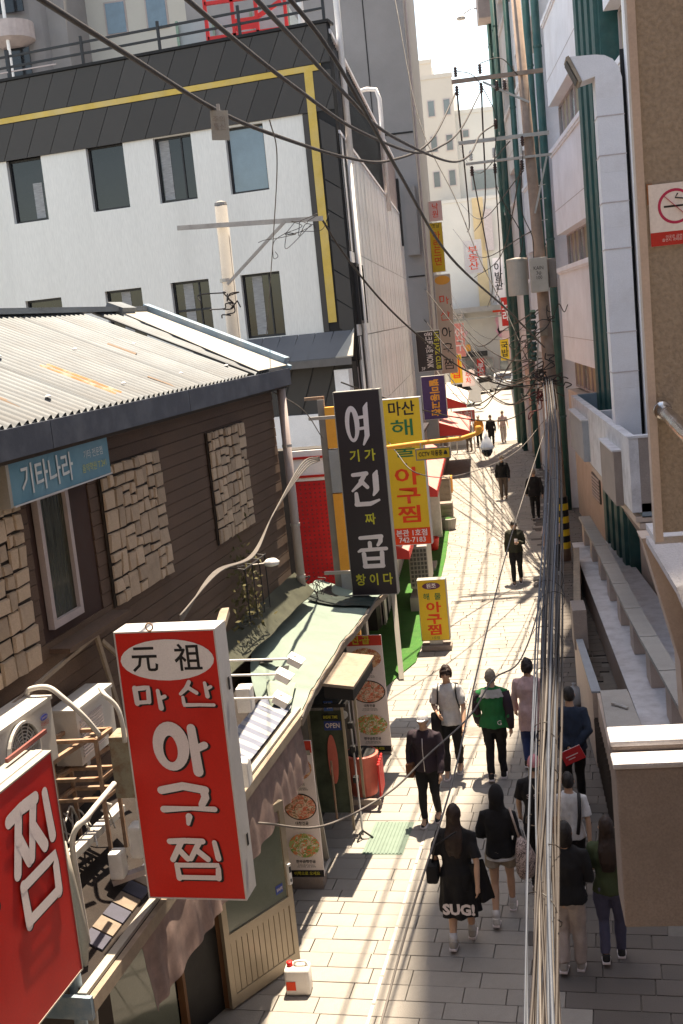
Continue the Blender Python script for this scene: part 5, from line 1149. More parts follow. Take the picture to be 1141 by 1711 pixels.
b = MB(); b.bbox(.51, 3.0, 7.2, 7.45, 4.06, 4.13, .01); build('step', b, M_mauve, nb)
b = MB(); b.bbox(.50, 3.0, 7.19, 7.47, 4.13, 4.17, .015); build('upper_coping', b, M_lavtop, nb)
b = MB(); b.box(.75, 3.2, 5.6, 7.6, 9.3, 9.45); build('unseen_shade_slab', b, M_concrete, ns)  # unseen slab added overhead to shade the near ledge
hr = thing('steel_handrail', 'thick stainless steel handrail fixed to the near brown wall', 'handrail', (.57, 4.4, 6.56))
b = MB(); b.tube([(.585, 4.5, 6.562), (.59, 4.38, 6.555), (.585, 3.9, 6.53), (.535, 2.6, 6.56), (.50, 1.8, 6.6)], .026, 20); build('rail', b, M_chrome, hr, smooth=True)
b = MB(); b.lathe((.585, 4.46, 6.562), [(.034, 0), (.036, .02), (.034, .04)], 20, 'y'); build('flange', b, M_chrome, hr, smooth=True)
# no smoking plate
nsn = thing('no_smoking_sign', 'white and red no smoking plate on the near brown wall', 'sign', (.68, 4.49, 7.18))
b = MB(); b.box(.577, .80, 4.488, 4.499, 7.175, 7.40); build('plate', b, M_signwhite, nsn)
u3, o3 = V((1, 0, 0)), V((0, 4.488, 0))
rect(V((.577, 4.488, 7.175)), u3, UP, .223, .05, M_redl, nsn, 'red_band', eps=.0003, th=.0006)
c3 = V((.672, 4.488, 7.315)); b = MB(); vs = []
for i in range(36):
    a = 2*math.pi*i/36; e = u3*math.cos(a)+UP*math.sin(a); vs += [c3+e*.064-V((0, .001, 0)), c3+e*.054-V((0, .001, 0))]
b.add(vs, [(2*i, 2*i+1, (2*i+3) % 72, (2*i+2) % 72) for i in range(36)]); build('ring', b, mat('ring_red', (.50, .02, .09), .5), nsn)
b = MB(); b.ob(c3+V((-.042, -.0008, -.003)), (.080, 0, .0), (0, -.0004, 0), (0, 0, .007)); build('cigarette', b, M_black, nsn)
b = MB(); b.tube([c3+V((.01, -.002, .045)), c3+V((0.0, -.002, .03)), c3+V((.03, -.002, .025)), c3+V((.04, -.002, .012))], .0025, 5); build('smoke', b, M_black, nsn)
b = MB(); b.beam(c3+V((-.04, -.0022, .04)), c3+V((.04, -.0022, -.04)), .0012, .010, up=(0, 1, 0)); build('bar', b, mat('ring_red', (.50, .02, .09)), nsn)
text('이곳은 금연구역입니다\n흡연시 과태료가 부과됩니다', .0125, M_letter, V((.69, 4.487, 7.20)), u3, UP, nsn, wmax=.17, depth=.001)
b = MB(); b.box(.572, .592, 4.489, 4.4995, 7.33, 7.405); build('rust_stain', b, M_rust, nsn)

# ---- the lane goes on behind the viewpoint between the same kind of buildings
b = MB(); b.box(4.2, 14, -22, 8, 0, 24); t = thing('rear_right_building', 'pale building continuing the right side of the lane behind the viewpoint', 'building', (9, -7, 0)); build('wall', b, M_tanwall, t); b = MB(); b.box(4.1, 14, -22, 8, 24, 24.5); build('parapet', b, M_lilac, t)
b = MB(); b.box(.9, 4.2, -14, 4.2, -.02, 5.4); t = thing('rear_stair_block', 'brown stair block under the viewpoint on the right', 'building', (2.5, -5, 0)); build('wall', b, M_mauve, t); b = MB(); b.box(.85, 4.2, -14, 4.2, 5.4, 5.5); build('top_slab', b, M_concrete, t)
b = MB(); b.box(-14, -4.6, -22, 4.5, 0, 15); t = thing('rear_left_building', 'brown building continuing the left side of the lane behind the viewpoint', 'building', (-9, -9, 0)); build('wall', b, M_siding, t); b = MB(); b.box(-14, -4.5, -22, 4.5, 15, 15.4); build('parapet', b, M_concrete, t)
b = MB(); b.box(-4.6, 4.2, -24, -14.2, 0, 17); t = thing('rear_cross_building', 'dark building closing the lane behind the viewpoint', 'building', (0, -19, 0)); build('wall', b, M_tanwall, t); b = MB(); b.box(-4.6, 4.2, -24, -14.1, 17, 17.4); build('parapet', b, M_concrete, t)

# ================================================================== poles and cables
up_ = thing('utility_pole', 'tall rough concrete pole with crossarms and grey cans on the right of the lane', 'utility pole', (1.2, 31.4, 0))
b = MB(); b.tube([(1.25, 31.4, 0), (1.20, 31.4, 5.5), (1.10, 31.4, 10.3), (.98, 31.4, 15.2)], [.20, .165, .14, .115], 16); build('shaft', b, M_pole, up_, smooth=True)
for k in range(4):
    b = MB(); b.lathe((1.25, 31.4, .35+k*.36), [(.206, 0), (.204, .18)], 18); build('hazard_band', b, M_signyel, up_)
    b = MB(); b.lathe((1.25, 31.4, .53+k*.36), [(.206, 0), (.204, .18)], 18); build('hazard_band', b, M_black, up_)
for (z_, x0, x1, m_, th) in ((12.9, -.80, 1.55, M_pole, .10), (11.35, -.75, 1.6, M_steel, .09), (10.82, -.60, 1.63, M_steel, .06)):
    b = MB(); b.ob((x0, 31.2, z_), (x1-x0, 0, 0), (0, .09, 0), (0, 0, th)); build('crossarm', b, m_, up_)
b = MB(); b.beam((.0, 31.22, 12.85), (1.15, 31.22, 12.2), .05, .05); build('brace', b, M_steel, up_)
b = MB(); b.beam((1.5, 31.22, 10.8), (1.1, 31.22, 9.4), .05, .05); build('brace', b, M_steel, up_)
def insulator(x, z, hang=False, pale=False):
    b = MB(); pr_ = [(.02, 0), (.055, .03), (.03, .06), (.06, .09), (.03, .12), (.06, .15), (.03, .18), (.05, .21), (.02, .26)]
    b.lathe((x, 31.15, z-(.28 if hang else -.09)), pr_, 10); build('insulator', b, M_insulw if pale else M_insul, up_, smooth=True)
for x in (-.68, -.05): insulator(x, 12.95); insulator(x, 12.85, True)
for x in (.35, .55): insulator(x, 12.85, True)
for x in (-.45, .15, .85): insulator(x, 10.82, False, True); insulator(x, 10.8, True)
insulator(.25, 11.9, True); insulator(.9, 11.4, True)
for (x, y, r, z0, z1, lab) in ((.53, 31.15, .27, 7.32, 8.26, 'pale cylindrical transformer can'),):
    b = MB(); b.lathe((x, y, z0), [(r, 0), (r, z1-z0), (r*.97, z1-z0+.02), (.03, z1-z0+.05)], 24); build('transformer_can', b, M_trans, up_, smooth=False)
    b = MB(); b.lathe((x, y, z1-.06), [(r*1.03, 0), (r*1.03, .05)], 24); build('can_rim', b, M_steel, up_)
b = MB(); b.bbox(.86, 1.32, 30.9, 31.2, 7.35, 8.25, .03); sw = build('switch_cabinet', b, M_trans, up_)
text('KAIN\n3φ\n100', .13, M_black, V((1.08, 30.9, 7.85)), (1, 0, 0), UP, up_, wmax=.25)
b = MB(); b.bbox(1.34, 1.55, 31.1, 31.5, 7.45, 8.2, .02); build('side_cabinet', b, M_mauve, up_)
b = MB(); b.bbox(1.06, 1.36, 31.1, 31.2, 3.2, 4.2, .01); build('junction_box', b, M_tanwall, up_)
b = MB(); b.bbox(1.02, 1.22, 31.12, 31.2, 6.2, 6.42, .01); build('number_plate', b, M_woodl, up_)
for z_ in (9.2, 9.75, 10.1): b = MB(); b.beam((1.1, 31.4, z_), (1.42, 31.35, z_+.02), .02, .02); build('step_bolt', b, M_steel, up_)
b = MB()
for k in range(5): b.lathe((.82+.01*k, 31.2, 5.55+k*.28), [(.07, 0), (.09, .06), (.05, .12), (.09, .18), (.06, .24)], 10)
build('cable_head', b, mat('green_black', (.02, .05, .04), .5), up_)
b = MB(); b.tube([(.95, 31.0, 6.2), (.78, 31.0, 4.4)], .02, 6); build('guard_tube', b, M_flat, up_)
# small pole between the roofs
p2 = thing('short_utility_pole', 'pale concrete pole with one steel crossarm between the zinc roof and the white building', 'utility pole', (-4.95, 21, 0))
b = MB(); b.tube([(-5.0, 21, 0), (-4.9, 21, 9.38)], [.15, .115], 16); build('shaft', b, M_pole2, p2, smooth=True)
b = MB(); b.lathe((-4.9, 21, 9.38), [(.12, 0), (.11, .05), (.03, .08)], 16); build('cap', b, M_pole2, p2)
b = MB(); b.beam((-5.72, 20.85, 9.05), (-3.02, 20.85, 8.93), .07, .08); build('crossarm', b, M_steel, p2)
b = MB(); b.beam((-4.9, 20.83, 7.95), (-3.7, 20.83, 8.96), .05, .05); build('brace', b, M_steel, p2)
b = MB(); b.lathe((-4.94, 21, 8.0), [(.135, 0), (.135, .06)], 12); build('band', b, M_steel, p2)
rnd = random.Random(77)
def tuft(cx, cy, cz, n, r, m, lab, grp, th=.006):
    tt = thing('wire_tangle', lab, 'wires', (cx, cy, cz))
    for k in range(n):
        a = V((cx, cy, cz)); q = [a]
        for i in range(5): q.append(q[-1]+V((rnd.gauss(0, r*.5), rnd.gauss(0, r*.2), rnd.gauss(-.02, r*.5))))
        hose(q, th, m, lab, 'wire', par=tt)
tuft(-3.7, 20.8, 8.75, 7, .28, M_cable, 'thin looping wires tangled under the short pole crossarm', 'loops under the short pole crossarm')
tuft(-4.8, 20.7, 7.6, 6, .22, M_cable, 'black wires hanging in loops down the short pole', 'loops down the short pole', .012)
tuft(1.0, 31.0, 5.3, 14, .35, M_cable, 'knot of dark wires half way up the tall pole', 'knotted wires on the tall pole', .016)
tuft(.9, 31.0, 4.6, 8, .22, mat('dark_red_cable', (.13, .02, .02), .6), 'bunch of dark red wires below the knot on the tall pole', 'red knotted wires on the tall pole', .014)
tuft(1.3, 31.1, 6.6, 5, .25, M_cable, 'black wires looping beside the tall pole under the cans', 'loops under the cans', .012)
tuft(.4, 31.1, 6.0, 4, .25, M_cable, 'black wires drooping off the lane side of the tall pole', 'drooping wires left of the tall pole', .012)
tuft(-3.15, 17.3, 3.0, 9, .12, M_cablel, 'pale wires curling out over the top of the tarpaulin roof', 'curling wires by the downpipe', .006)
tuft(-3.35, 17.0, 3.1, 5, .16, M_cable, 'black wires curling at the foot of the downpipe', 'black curls by the downpipe', .012)
W_ = [
 ([(-2.76, 7.0, 9.24), (-2.66, 8.82, 9.19), (-2.54, 10.98, 9.14), (-2.37, 12.91, 9.17), (-2.01, 16.59, 9.34), (-1.65, 19.83, 9.65), (-1.16, 24.81, 10.62), (-0.72, 31.2, 12.65)], .022, M_cable, 'lowest and leftmost thick cable crossing from the top left to the tall pole'),
 ([(-1.84, 7.0, 9.14), (-1.77, 8.78, 9.14), (-1.67, 10.8, 9.16), (-1.49, 13.7, 9.22), (-1.12, 17.96, 9.48), (-0.83, 20.86, 9.92), (-0.52, 24.89, 10.79), (-0.08, 31.2, 12.6)], .019, M_cable, 'middle thick cable crossing from the top left to the tall pole'),
 ([(-1.4, 7.0, 9.09), (-1.34, 8.91, 9.1), (-1.28, 10.77, 9.11), (-1.13, 13.89, 9.15), (-0.65, 19.66, 9.5), (-0.35, 22.82, 9.98), (-0.14, 27.26, 10.97), (.22, 31.2, 11.75)], .019, M_cable, 'uppermost thick cable crossing from the top left to the tall pole'),
 ([(-3.04, 20.9, 8.91), (-2.85, 22.02, 8.33), (-2.37, 23.8, 7.39), (-1.7, 25.73, 6.47), (-0.89, 27.76, 5.62), (0.08, 29.79, 5.04), (0.98, 31.2, 4.93)], .020, M_cable, 'black cable sagging from the short pole to the knot on the tall pole'),
 ([(-1.45, 9.0, 9.55), (-1.27, 10.48, 9.31), (-1.05, 13.63, 8.71), (-0.69, 17.99, 7.87), (0.18, 23.97, 6.95), (1.1, 31.2, 5.9)], .020, M_cable, 'black cable slanting down across the grey block to the tall pole'),
 ([(-3.0, 45.0, 18.74), (-2.23, 40.34, 13.61), (-1.15, 37.61, 10.66), (-0.51, 35.79, 8.63), (0.17, 34.24, 6.94), (0.65, 33.0, 5.55)], .016, M_cable, 'thin cable dropping from the sky past the grey block edge'),
 ([(1.07, 31.2, 3.94), (-0.07, 18.43, 3.4), (-0.53, 12.51, 3.07), (-0.73, 9.81, 2.86), (-0.97, 7.81, 2.68), (-1.1, 6.65, 2.53), (-1.18, 6.0, 2.42)], .009, M_cablel, 'long pale cable running low down the middle of the lane'),
 ([(-2.19, 8.3, 3.18), (-1.82, 9.05, 2.79), (-1.37, 10.09, 2.62), (-1.06, 11.0, 2.61), (-0.66, 12.26, 2.56), (-0.3, 13.16, 2.1), (-0.03, 14.0, 1.53)][:5]+[(-.40, 13.0, 2.72), (-.05, 14.0, 2.66), (.3, 15.5, 3.2), (.62, 18, 4.4)], .010, M_cablel, 'pale cable looping from the red sign across the lane'),
 ([(-2.19, 12.0, 9.15), (-2.32, 12.94, 8.93), (-2.88, 15.28, 8.37), (-4.31, 21.0, 6.96)], .007, M_cablel, 'thin pale wire hanging in front of the white building'),
 ([(-2.9, 20.3, 6.0), (-2.3, 21.8, 5.55), (-1.2, 24, 4.9), (0.0, 27.5, 4.4), (.95, 31.0, 4.6)], .014, M_cable, 'cable from the yellow sign sagging to the tall pole'),
 ([(-2.4, 58, 5.2), (-1.2, 48, 4.2), (0.1, 38, 3.9), (1.0, 31.6, 5.1)], .022, M_cable, 'far cable sagging low from the beige sign to the tall pole'),
 ([(-2.6, 60, 6.5), (-1.3, 50, 4.9), (0.0, 40, 4.4), (1.0, 31.6, 5.3)], .018, M_cable, 'second far cable sagging over the far walkers'),
 ([(-3.2, 49, 6.9), (-1.8, 43, 5.5), (-.4, 37, 4.9), (1.0, 31.6, 5.6)], .018, M_cable, 'cable from the jazz sign to the tall pole'),
 ([(-.45, 31.15, 10.7), (-.2, 42, 8.0), (-.6, 60, 7.2)], .018, M_cable, 'left far wire running on from the lowest crossarm'),
 ([(.15, 31.15, 10.7), (.1, 42, 8.2), (-.3, 60, 7.4)], .018, M_cable, 'middle far wire running on from the lowest crossarm'),
 ([(.85, 31.15, 10.7), (.2, 44, 9.0), (-1.2, 62, 8.8)], .018, M_cable, 'right far wire running on from the lowest crossarm'),
 ([(-.68, 31.15, 12.6), (-.9, 45, 10.5), (-1.8, 80, 12.4)], .024, M_cable, 'far wire from the outermost insulator'),
 ([(-.05, 31.15, 12.6), (-.3, 45, 10.8), (-1.3, 80, 12.4)], .024, M_cable, 'far wire from the second insulator'),
 ([(-.68, 31.15, 13.2), (-.2, 31.1, 12.98), (.2, 31.1, 12.2), (.25, 31.1, 11.9)], .012, M_cable, 'short jumper wire under the top crossarm'),
 ([(-.05, 31.15, 13.3), (.5, 31.1, 13.35), (.9, 31.2, 12.9)], .012, M_cable, 'short jumper wire above the top crossarm'),
 ([(.25, 31.1, 11.6), (.15, 31.0, 10.2), (.7, 31.0, 8.9), (.62, 31.1, 8.3)], .012, M_cable, 'down lead wire from the crossarms to the can'),
 ([(.9, 31.1, 11.0), (.75, 31.0, 9.6), (.98, 31.0, 8.8), (.98, 31.0, 8.25)], .012, M_cable, 'down lead wire from the crossarms to the cabinet'),
 ([(-2.17, 20.3, 4.9), (-1.9, 19, 4.82), (-1.5, 18.1, 4.55), (-.9, 20, 4.2), (.1, 25, 3.9), (.95, 31.0, 3.95)], .008, M_cablel, 'thin pale wire slung from the yellow sign past the yellow plate'),
 ([(-2.9, 17.6, 5.3), (-3.15, 17.4, 5.8), (-3.5, 16.0, 6.3)], .008, M_cablel, 'thin wire from the downpipe head to the pole top'),
]
for pts, r, m_, lab in W_: hose(pts, r, m_, lab, 'cable', 'cable')
pc_ = thing('cable_loop', 'four pale cables hanging together along the brown wall', 'cables', (-2.98, 17.6, 5.0))
for k in range(4):
    hose([V((-2.98, 17.6, 5.0-.02*k)), V((-2.95+.01*k, 15.9, 5.12-.03*k)), V((-3.02, 14.0, 4.75)), V((-3.1+.015*k, 12.8, 4.45)), V((-3.12+.02*k, 11.2, 4.62)), V((-3.0, 9.5, 4.55+.02*k))], .010, M_cablel, '', 'cable', par=pc_)
base = [(1.14, 31.2, 4.94), (0.86, 22.83, 4.78), (0.56, 15.8, 4.63), (0.38, 12.08, 4.55), (0.21, 8.92, 4.46), (0.11, 7.08, 4.39), (0.04, 5.86, 4.33), (-0.0, 5.0, 4.28), (-0.04, 4.15, 4.2), (-0.07, 3.6, 4.14)]
rnd = random.Random(21); fr_ = random.Random(5)
for k in range(11):
    y = fr_.uniform(44, 92); a = V((fr_.uniform(-3.2, -2.2)+(y-44)*-.02, y, fr_.uniform(4.5, 9.5))); c = V((1.05, 31.55, fr_.uniform(4.3, 7.0))); m1 = a.lerp(c, .4)-UP*fr_.uniform(.6, 1.9); m2 = a.lerp(c, .75)-UP*fr_.uniform(.5, 1.4)
    hose([a, m1, m2, c], fr_.choice((.012, .018, .022)), fr_.choice((M_cable, M_cable, M_cablel)), 'cable sagging from the far left signs to the knot on the tall pole', 'cable', 'cable', group='far cables sagging to the tall pole')
for k, (x0, z0, x1, z1) in enumerate(((-1.9, 13.5, .9, 10.6), (-2.4, 12.0, 1.0, 9.0), (-1.6, 16.5, .6, 11.4))):
    hose([(x0, 70, z0), ((x0+x1)/2, 50, (z0+z1)/2-1.2), (x1, 32, z1)], .016, M_cable, ('lower', 'middle', 'upper')[k]+' thin wire crossing before the far cream buildings', 'cable', 'cable')
ct = thing('cable_tag', 'weathered pale tag hanging from the lowest thick cable at the top left', 'tag', (-2.5, 11.0, 9.1))
b = MB(); b.ob((-2.575, 10.98, 8.85), (.17, 0, -.02), (0, .012, 0), (.01, 0, .27)); build('plate', b, M_flat, ct); b = MB(); b.ob((-2.50, 10.98, 9.11), (.03, 0, 0), (0, .02, 0), (0, 0, .06)); build('clip', b, M_steel, ct)
text('주의\n통신', .07, M_mauve, V((-2.485, 10.975, 8.99)), (1, 0, -.1), UP, ct)
cb = thing('cable_bundle', 'loose bundle of dark and pale overhead cables running from the tall pole towards us', 'cables', base[0])
LABS = ['thin', 'thick', 'pale', 'dark', 'blue grey', 'whitish', 'black', 'glossy']
for k in range(26):
    a = rnd.uniform(0, 6.28); rr = rnd.uniform(.01, .075); fan = rnd.uniform(-.15, .15); m_ = [M_cablel, M_cableg, M_cable, M_cable, M_cableg, M_cable, M_cable, M_cableg][k % 8]
    pts = []
    for i, p_ in enumerate(base):
        t_ = i/(len(base)-1); w_ = rnd.uniform(-.5, .5)*.012; sc_ = 2.2*(1-t_)+.55
        pts.append(V(p_)+V((math.cos(a+t_*1.3)*rr*sc_+fan*t_*t_*.6+w_, 0, math.sin(a+t_*1.3)*rr*sc_+w_)))
    hose(pts, rnd.choice((.005, .007, .009, .005)), m_, '', 'cable', par=cb)
b = MB()
for k in range(24):
    t_ = rnd.uniform(.2, 7.6); i = int(t_); f = t_-i; c = V(base[i])*(1-f)+V(base[i+1])*f; R_ = .055+.10*(1-t_/8)
    q0 = rnd.uniform(0, 6.28); n_ = rnd.randint(5, 11); R_ *= rnd.uniform(.6, 1.25); sk = rnd.uniform(-.12, .12)
    pts = [c+V((math.cos(q0+q)*R_, sk*q, math.sin(q0+q)*R_)) for q in [j*.5 for j in range(n_)]]; b.tube(pts, .003, 5)
build('cable_tie', b, M_cable, cb, kind='stuff')

# ================================================================== far end of the lane
building('far_cream_block', 'cream office block closing the far end of the lane', -9, -3.0, 118, 135, 30.0, M_cream, [(-5.6+i*1.55, 6+j*3.4, .75, 1.6) for i in range(2) for j in range(7)], M_bwin)
building('far_pale_gable', 'pale building with a large recessed window at the far end', -3.0, 4.2, 119, 135, 26.5, M_cream2, [(-2.4, 24.2, .7, .8), (-1.9, 19.0, 3.6, 2.0), (1.0, 13.2, 1.3, 1.6)], M_bwin)
building('far_stair_tower', 'slim cream stair tower rising behind the far block', -7.5, -5.4, 130, 140, 34, M_cream, [(-6.3, 28.5, .6, 1.6)], M_bwin)
building('far_white_front', 'low white shop building with faint flower mural at the far crossing', -5.4, 2.2, 114, 118, 17.6, mat('white_painted_front', (.52, .50, .47), .9, .06, .3), None, None, .3)
b = MB(); b.box(-1.9, -.85, 113.8, 114, 7.5, 17.8); tag(build('tan_pilaster', b, M_tan2), 'tall tan tiled strip on the far white building', 'pilaster')
b = MB(); b.box(-5.0, 2.2, 112.0, 114, 7.0, 7.5); tag(build('far_canopy', b, M_concrete), 'grey canopy roof edge over the far shop fronts', 'canopy')
b = MB(); b.box(-5.0, 2.4, 110.9, 111, 6.35, 6.5); tag(build('far_crossing_bar', b, M_flat), 'thin pale bar slung across below the far canopy', 'bar')
mf = mat('mural_pink', (.68, .36, .46), .8, .2, 2)
for k, (x, z_, rx, rz, lab) in enumerate(((-3.9, 4.9, .5, .75, 'pink painted blossom left on the far white wall'), (-.2, 5.8, .28, 1.0, 'tall pink painted petal right on the far white wall'), (-.1, 4.9, .4, .5, 'small pink painted leaf under the tall petal'))):
    b = MB(); b.prism([(x+rx*math.cos(a)*(1+.25*math.sin(5*a)), 113.9, z_+rz*math.sin(a)*(1+.2*math.cos(4*a))) for a in [i*2*math.pi/24 for i in range(24)]], (0, .05, 0)); tag(build('mural_flower', b, mf), lab, 'mural')
for k, (x0, x1, z0, z1, m_, s_, lab) in enumerate(((-4.8, -3.5, 6.3, 7.0, M_greyblue, '약국', 'blue grey shop sign under the far canopy'), (-4.2, -3.1, 3.3, 3.95, M_orange, '', 'small orange shop sign at the far crossing'), (-4.6, -1.5, 2.7, 3.2, M_frame, '', 'long dark shop fascia at the far crossing'),
     (-4.3, -3.8, .3, 2.2, M_redl, '', 'left red poster by the far shop door'), (-2.6, -1.9, .4, 2.5, M_redl, '부산', 'right red poster by the far shop door'), (-.2, .65, 5.0, 9.3, M_letter, '한의원', 'white vertical sign on the far building beside the tan strip'), (.0, .8, 2.2, 4.9, M_pinksign, '마산', 'pink vertical sign under the white one at the far end'),
     (-.9, -.1, 12.7, 16.6, mat('faint_lilac_sign', (.42, .36, .36), .7), '', 'lilac brown vertical sign beside the tan strip'), (-.7, .6, 6.8, 7.5, M_lred, '', 'red sign cluster right of the far canopy'))):
    t = thing('far_shop_sign', lab, 'shop sign', ((x0+x1)/2, 113, z0)); b = MB(); b.box(x0, x1, 113.3-.02*k, 113.6, z0, z1); build('board', b, m_, t)
    if s_: text(('\n'.join(s_) if z1-z0 > 1 else s_), .62, M_black if m_ is M_letter else M_letter, V(((x0+x1)/2, 113.29-.02*k, (z0+z1)/2)), (1, 0, 0), UP, t, bold=.02)
    b = MB(); b.box(x0+.02, x1-.02, 113.6, 113.9, z0+.05, z0+.12); build('bracket', b, M_steel, t)
for k, (x, w) in enumerate(((-3.3, 1.0), (-1.4, .9), (.0, 1.0))):
    t = thing('far_shop_entrance', ('left', 'middle', 'right')[k]+' glazed shop doorway at the far crossing', 'shopfront', (x, 113.8, 0)); b = MB(); b.box(x-w/2, x+w/2, 113.7, 114, 0, 2.5); build('frame', b, M_pipe, t); b = MB(); b.box(x-w/2+.1, x+w/2-.1, 113.66, 113.7, .1, 2.4); build('pane', b, M_bwin, t)
building('far_right_block', 'cream side building beyond the green pipes', 1.2, 12, 66, 112, 11, M_cream, [(1.5, 3, 1, 1.5)], M_bwin)
building('far_left_block', 'pale side building behind the far sign stack', -14, -4.6, 60, 86, 13, M_cream, None, None)
building('far_left_shop', 'low pale shop block beside the parked van', -12, -5.2, 87, 110, 9.0, M_cream2, None, None)
for k, (x, y, z0, w, h, m_, m2_, s_, lab) in enumerate(((1.02, 62, 7.3, -.0, 0, None, None, '', ''), (-3.0, 64, 3.2, .7, 1.6, M_signyel, M_lred, '횟집', 'small yellow far sign below the beige sign'), (-2.6, 70, 2.6, .8, 1.0, M_letter, M_lred, '주차', 'square white far sign near the market umbrella'),
     (-3.1, 76, 4.2, .7, 2.2, M_awnpink, M_letter, '아구', 'tall salmon far sign beyond the beige sign'), (-.35, 105, 8.2, .9, 3.4, M_letter, M_black, '이발관', 'white far sign with black letters beside the green pipes'), (.1, 98, 5.6, .8, 2.4, M_redl, M_letter, '노래', 'red far sign with white letters beside the green pipes'), (-.2, 92, 3.0, .7, 1.7, M_signyel, M_black, '국밥', 'low yellow far sign beside the green pipes'))):
    if m_ is None: continue
    t, F, u, n = street_sign('far_lane_sign', lab, x, y, z0, w, h, m_, u=V((1, 0, 0)))
    text('\n'.join(s_), h/len(s_)*.75, m2_, F+u*w/2+UP*(z0+h/2), u, UP, t, bold=.02, wmax=w*.8)
# vehicles at the crossing
def car(lab, x, y, w, l, h, rz, van=False):
    t = thing('parked_car', lab, 'van' if van else 'car', (x, y, 0), rz)
    b = MB(); P_ = [(-l/2, .28), (-l/2, .75), (-l*.36, .86), (-l*.25, h), (l*.30, h), (l*.42, .9), (l/2, .78), (l/2, .28)] if not van else [(-l/2, .28), (-l/2, .95), (-l*.40, 1.15), (-l*.30, h), (l*.48, h), (l/2, 1.0), (l/2, .28)]
    b.prism([(px, -w/2, pz) for px, pz in P_], (0, w, 0)); build('body', b, M_carwhite, t, local=True)
    b = MB(); q = [(-l*.31, h*.66), (-l*.235, h*.94), (l*.28, h*.94), (l*.36, h*.66)]; b.prism([(px, -w/2-.01, pz) for px, pz in q], (0, w+.02, 0)); build('side_windows', b, M_glass, t, local=True)
    b = MB(); b.prism([(-l*.38, -w/2*.85, h*.66), (-l*.27, -w/2*.8, h*.95), (-l*.27, w/2*.8, h*.95), (-l*.38, w/2*.85, h*.66)], (-.02, 0, .01)); build('windscreen', b, M_glass, t, local=True)
    for sx in (-.32, .32):
        for sy in (-1, 1):
            b = MB(); b.lathe((l*sx, sy*w/2*.97-(.1 if sy > 0 else -.0)-(.0 if sy > 0 else .02), .32), [(.32, 0), (.32, .12)], 18, 'y'); wl_ = build('wheel', b, M_tyre, t, local=True)
            b = MB(); b.lathe((l*sx, sy*w/2*.99-(.1 if sy > 0 else .03), .32), [(.19, 0), (.19, .14)], 14, 'y'); build('rim', b, M_alu, wl_, local=True)
    for sy in (-1, 1): b = MB(); b.box(-l/2-.02, -l/2+.05, sy*w*.36-.14, sy*w*.36+.14, .6, .74); build('headlight', b, M_letter, t, local=True)
    b = MB(); b.box(-l/2-.04, l/2+.04, -w/2*.96, w/2*.96, .22, .42); build('bumper', b, M_greyblue, t, local=True)
    return t
car('white van parked across the far end of the lane on the left', -4.2, 88, 1.8, 4.4, 1.85, math.radians(8), True)
car('white car parked beyond the van at the far crossing', -2.6, 100, 1.75, 4.2, 1.45, math.radians(60))
car('pale car partly behind the far right shop front', .2, 104, 1.75, 4.2, 1.45, math.radians(75))
t = thing('far_umbrella', 'pale green and white market umbrella by the far awning', 'umbrella', (-3.2, 66, 0)); b = MB(); b.lathe((-3.2, 66, 1.9), [(1.3, 0), (.9, .25), (.1, .5)][::1], 8); build('canopy', b, mat('mint', (.5, .62, .54), .8), t); b = MB(); b.tube([(-3.2, 66, 0), (-3.2, 66, 2.3)], .03, 6); build('pole', b, M_alu, t)
# ================================================================== people
M_skin = mat('skin', (.52, .31, .21), .55, .06, 8, .05)
M_hair = mat('hair_black', (.016, .011, .009), .5, .3, 30, .4, stretch=(3, 3, .5)); M_hairg = mat('hair_grey', (.20, .17, .14), .6, .3, 30, .4); M_hairb = mat('hair_dark_brown', (.030, .015, .010), .5, .3, 30, .4, stretch=(3, 3, .5))
FAB = {}
def fab(n, c, var=.12): return mat('fabric_'+n, c, .92, var, 14, .35, grain=.14)
def remesh(name, mb, vox, m, parent, smooth=True, fold=0, fs=9.0, seed=0, iters=2, label=None):
    me = bpy.data.meshes.new('tmp'); me.from_pydata(mb.v, [], mb.f); o = bpy.data.objects.new('tmp', me); COL.objects.link(o)
    md = o.modifiers.new('r', 'REMESH'); md.mode = 'VOXEL'; md.voxel_size = vox
    if iters: s_ = o.modifiers.new('s', 'SMOOTH'); s_.factor = .5; s_.iterations = iters
    me2 = bpy.data.meshes.new_from_object(o.evaluated_get(bpy.context.evaluated_depsgraph_get())); bpy.data.objects.remove(o); bpy.data.meshes.remove(me)
    me2.name = name
    if fold:
        ns = [v.normal.copy() for v in me2.vertices]
        for v, n in zip(me2.vertices, ns):
            p = v.co*fs; p.z *= .55
            v.co += n*fold*(noise.noise(p+V((seed, 0, 0)))+.5*noise.noise(p*2.1+V((0, seed, 0))))
    me2.materials.clear(); me2.materials.append(m); me2.polygons.foreach_set('use_smooth', [smooth]*len(me2.polygons))
    ob = bpy.data.objects.new(name, me2); COL.objects.link(ob); ob.parent = parent
    if label: ob['label'] = label
    return ob
def lerp(a, b, t): return a*(1-t)+b*t
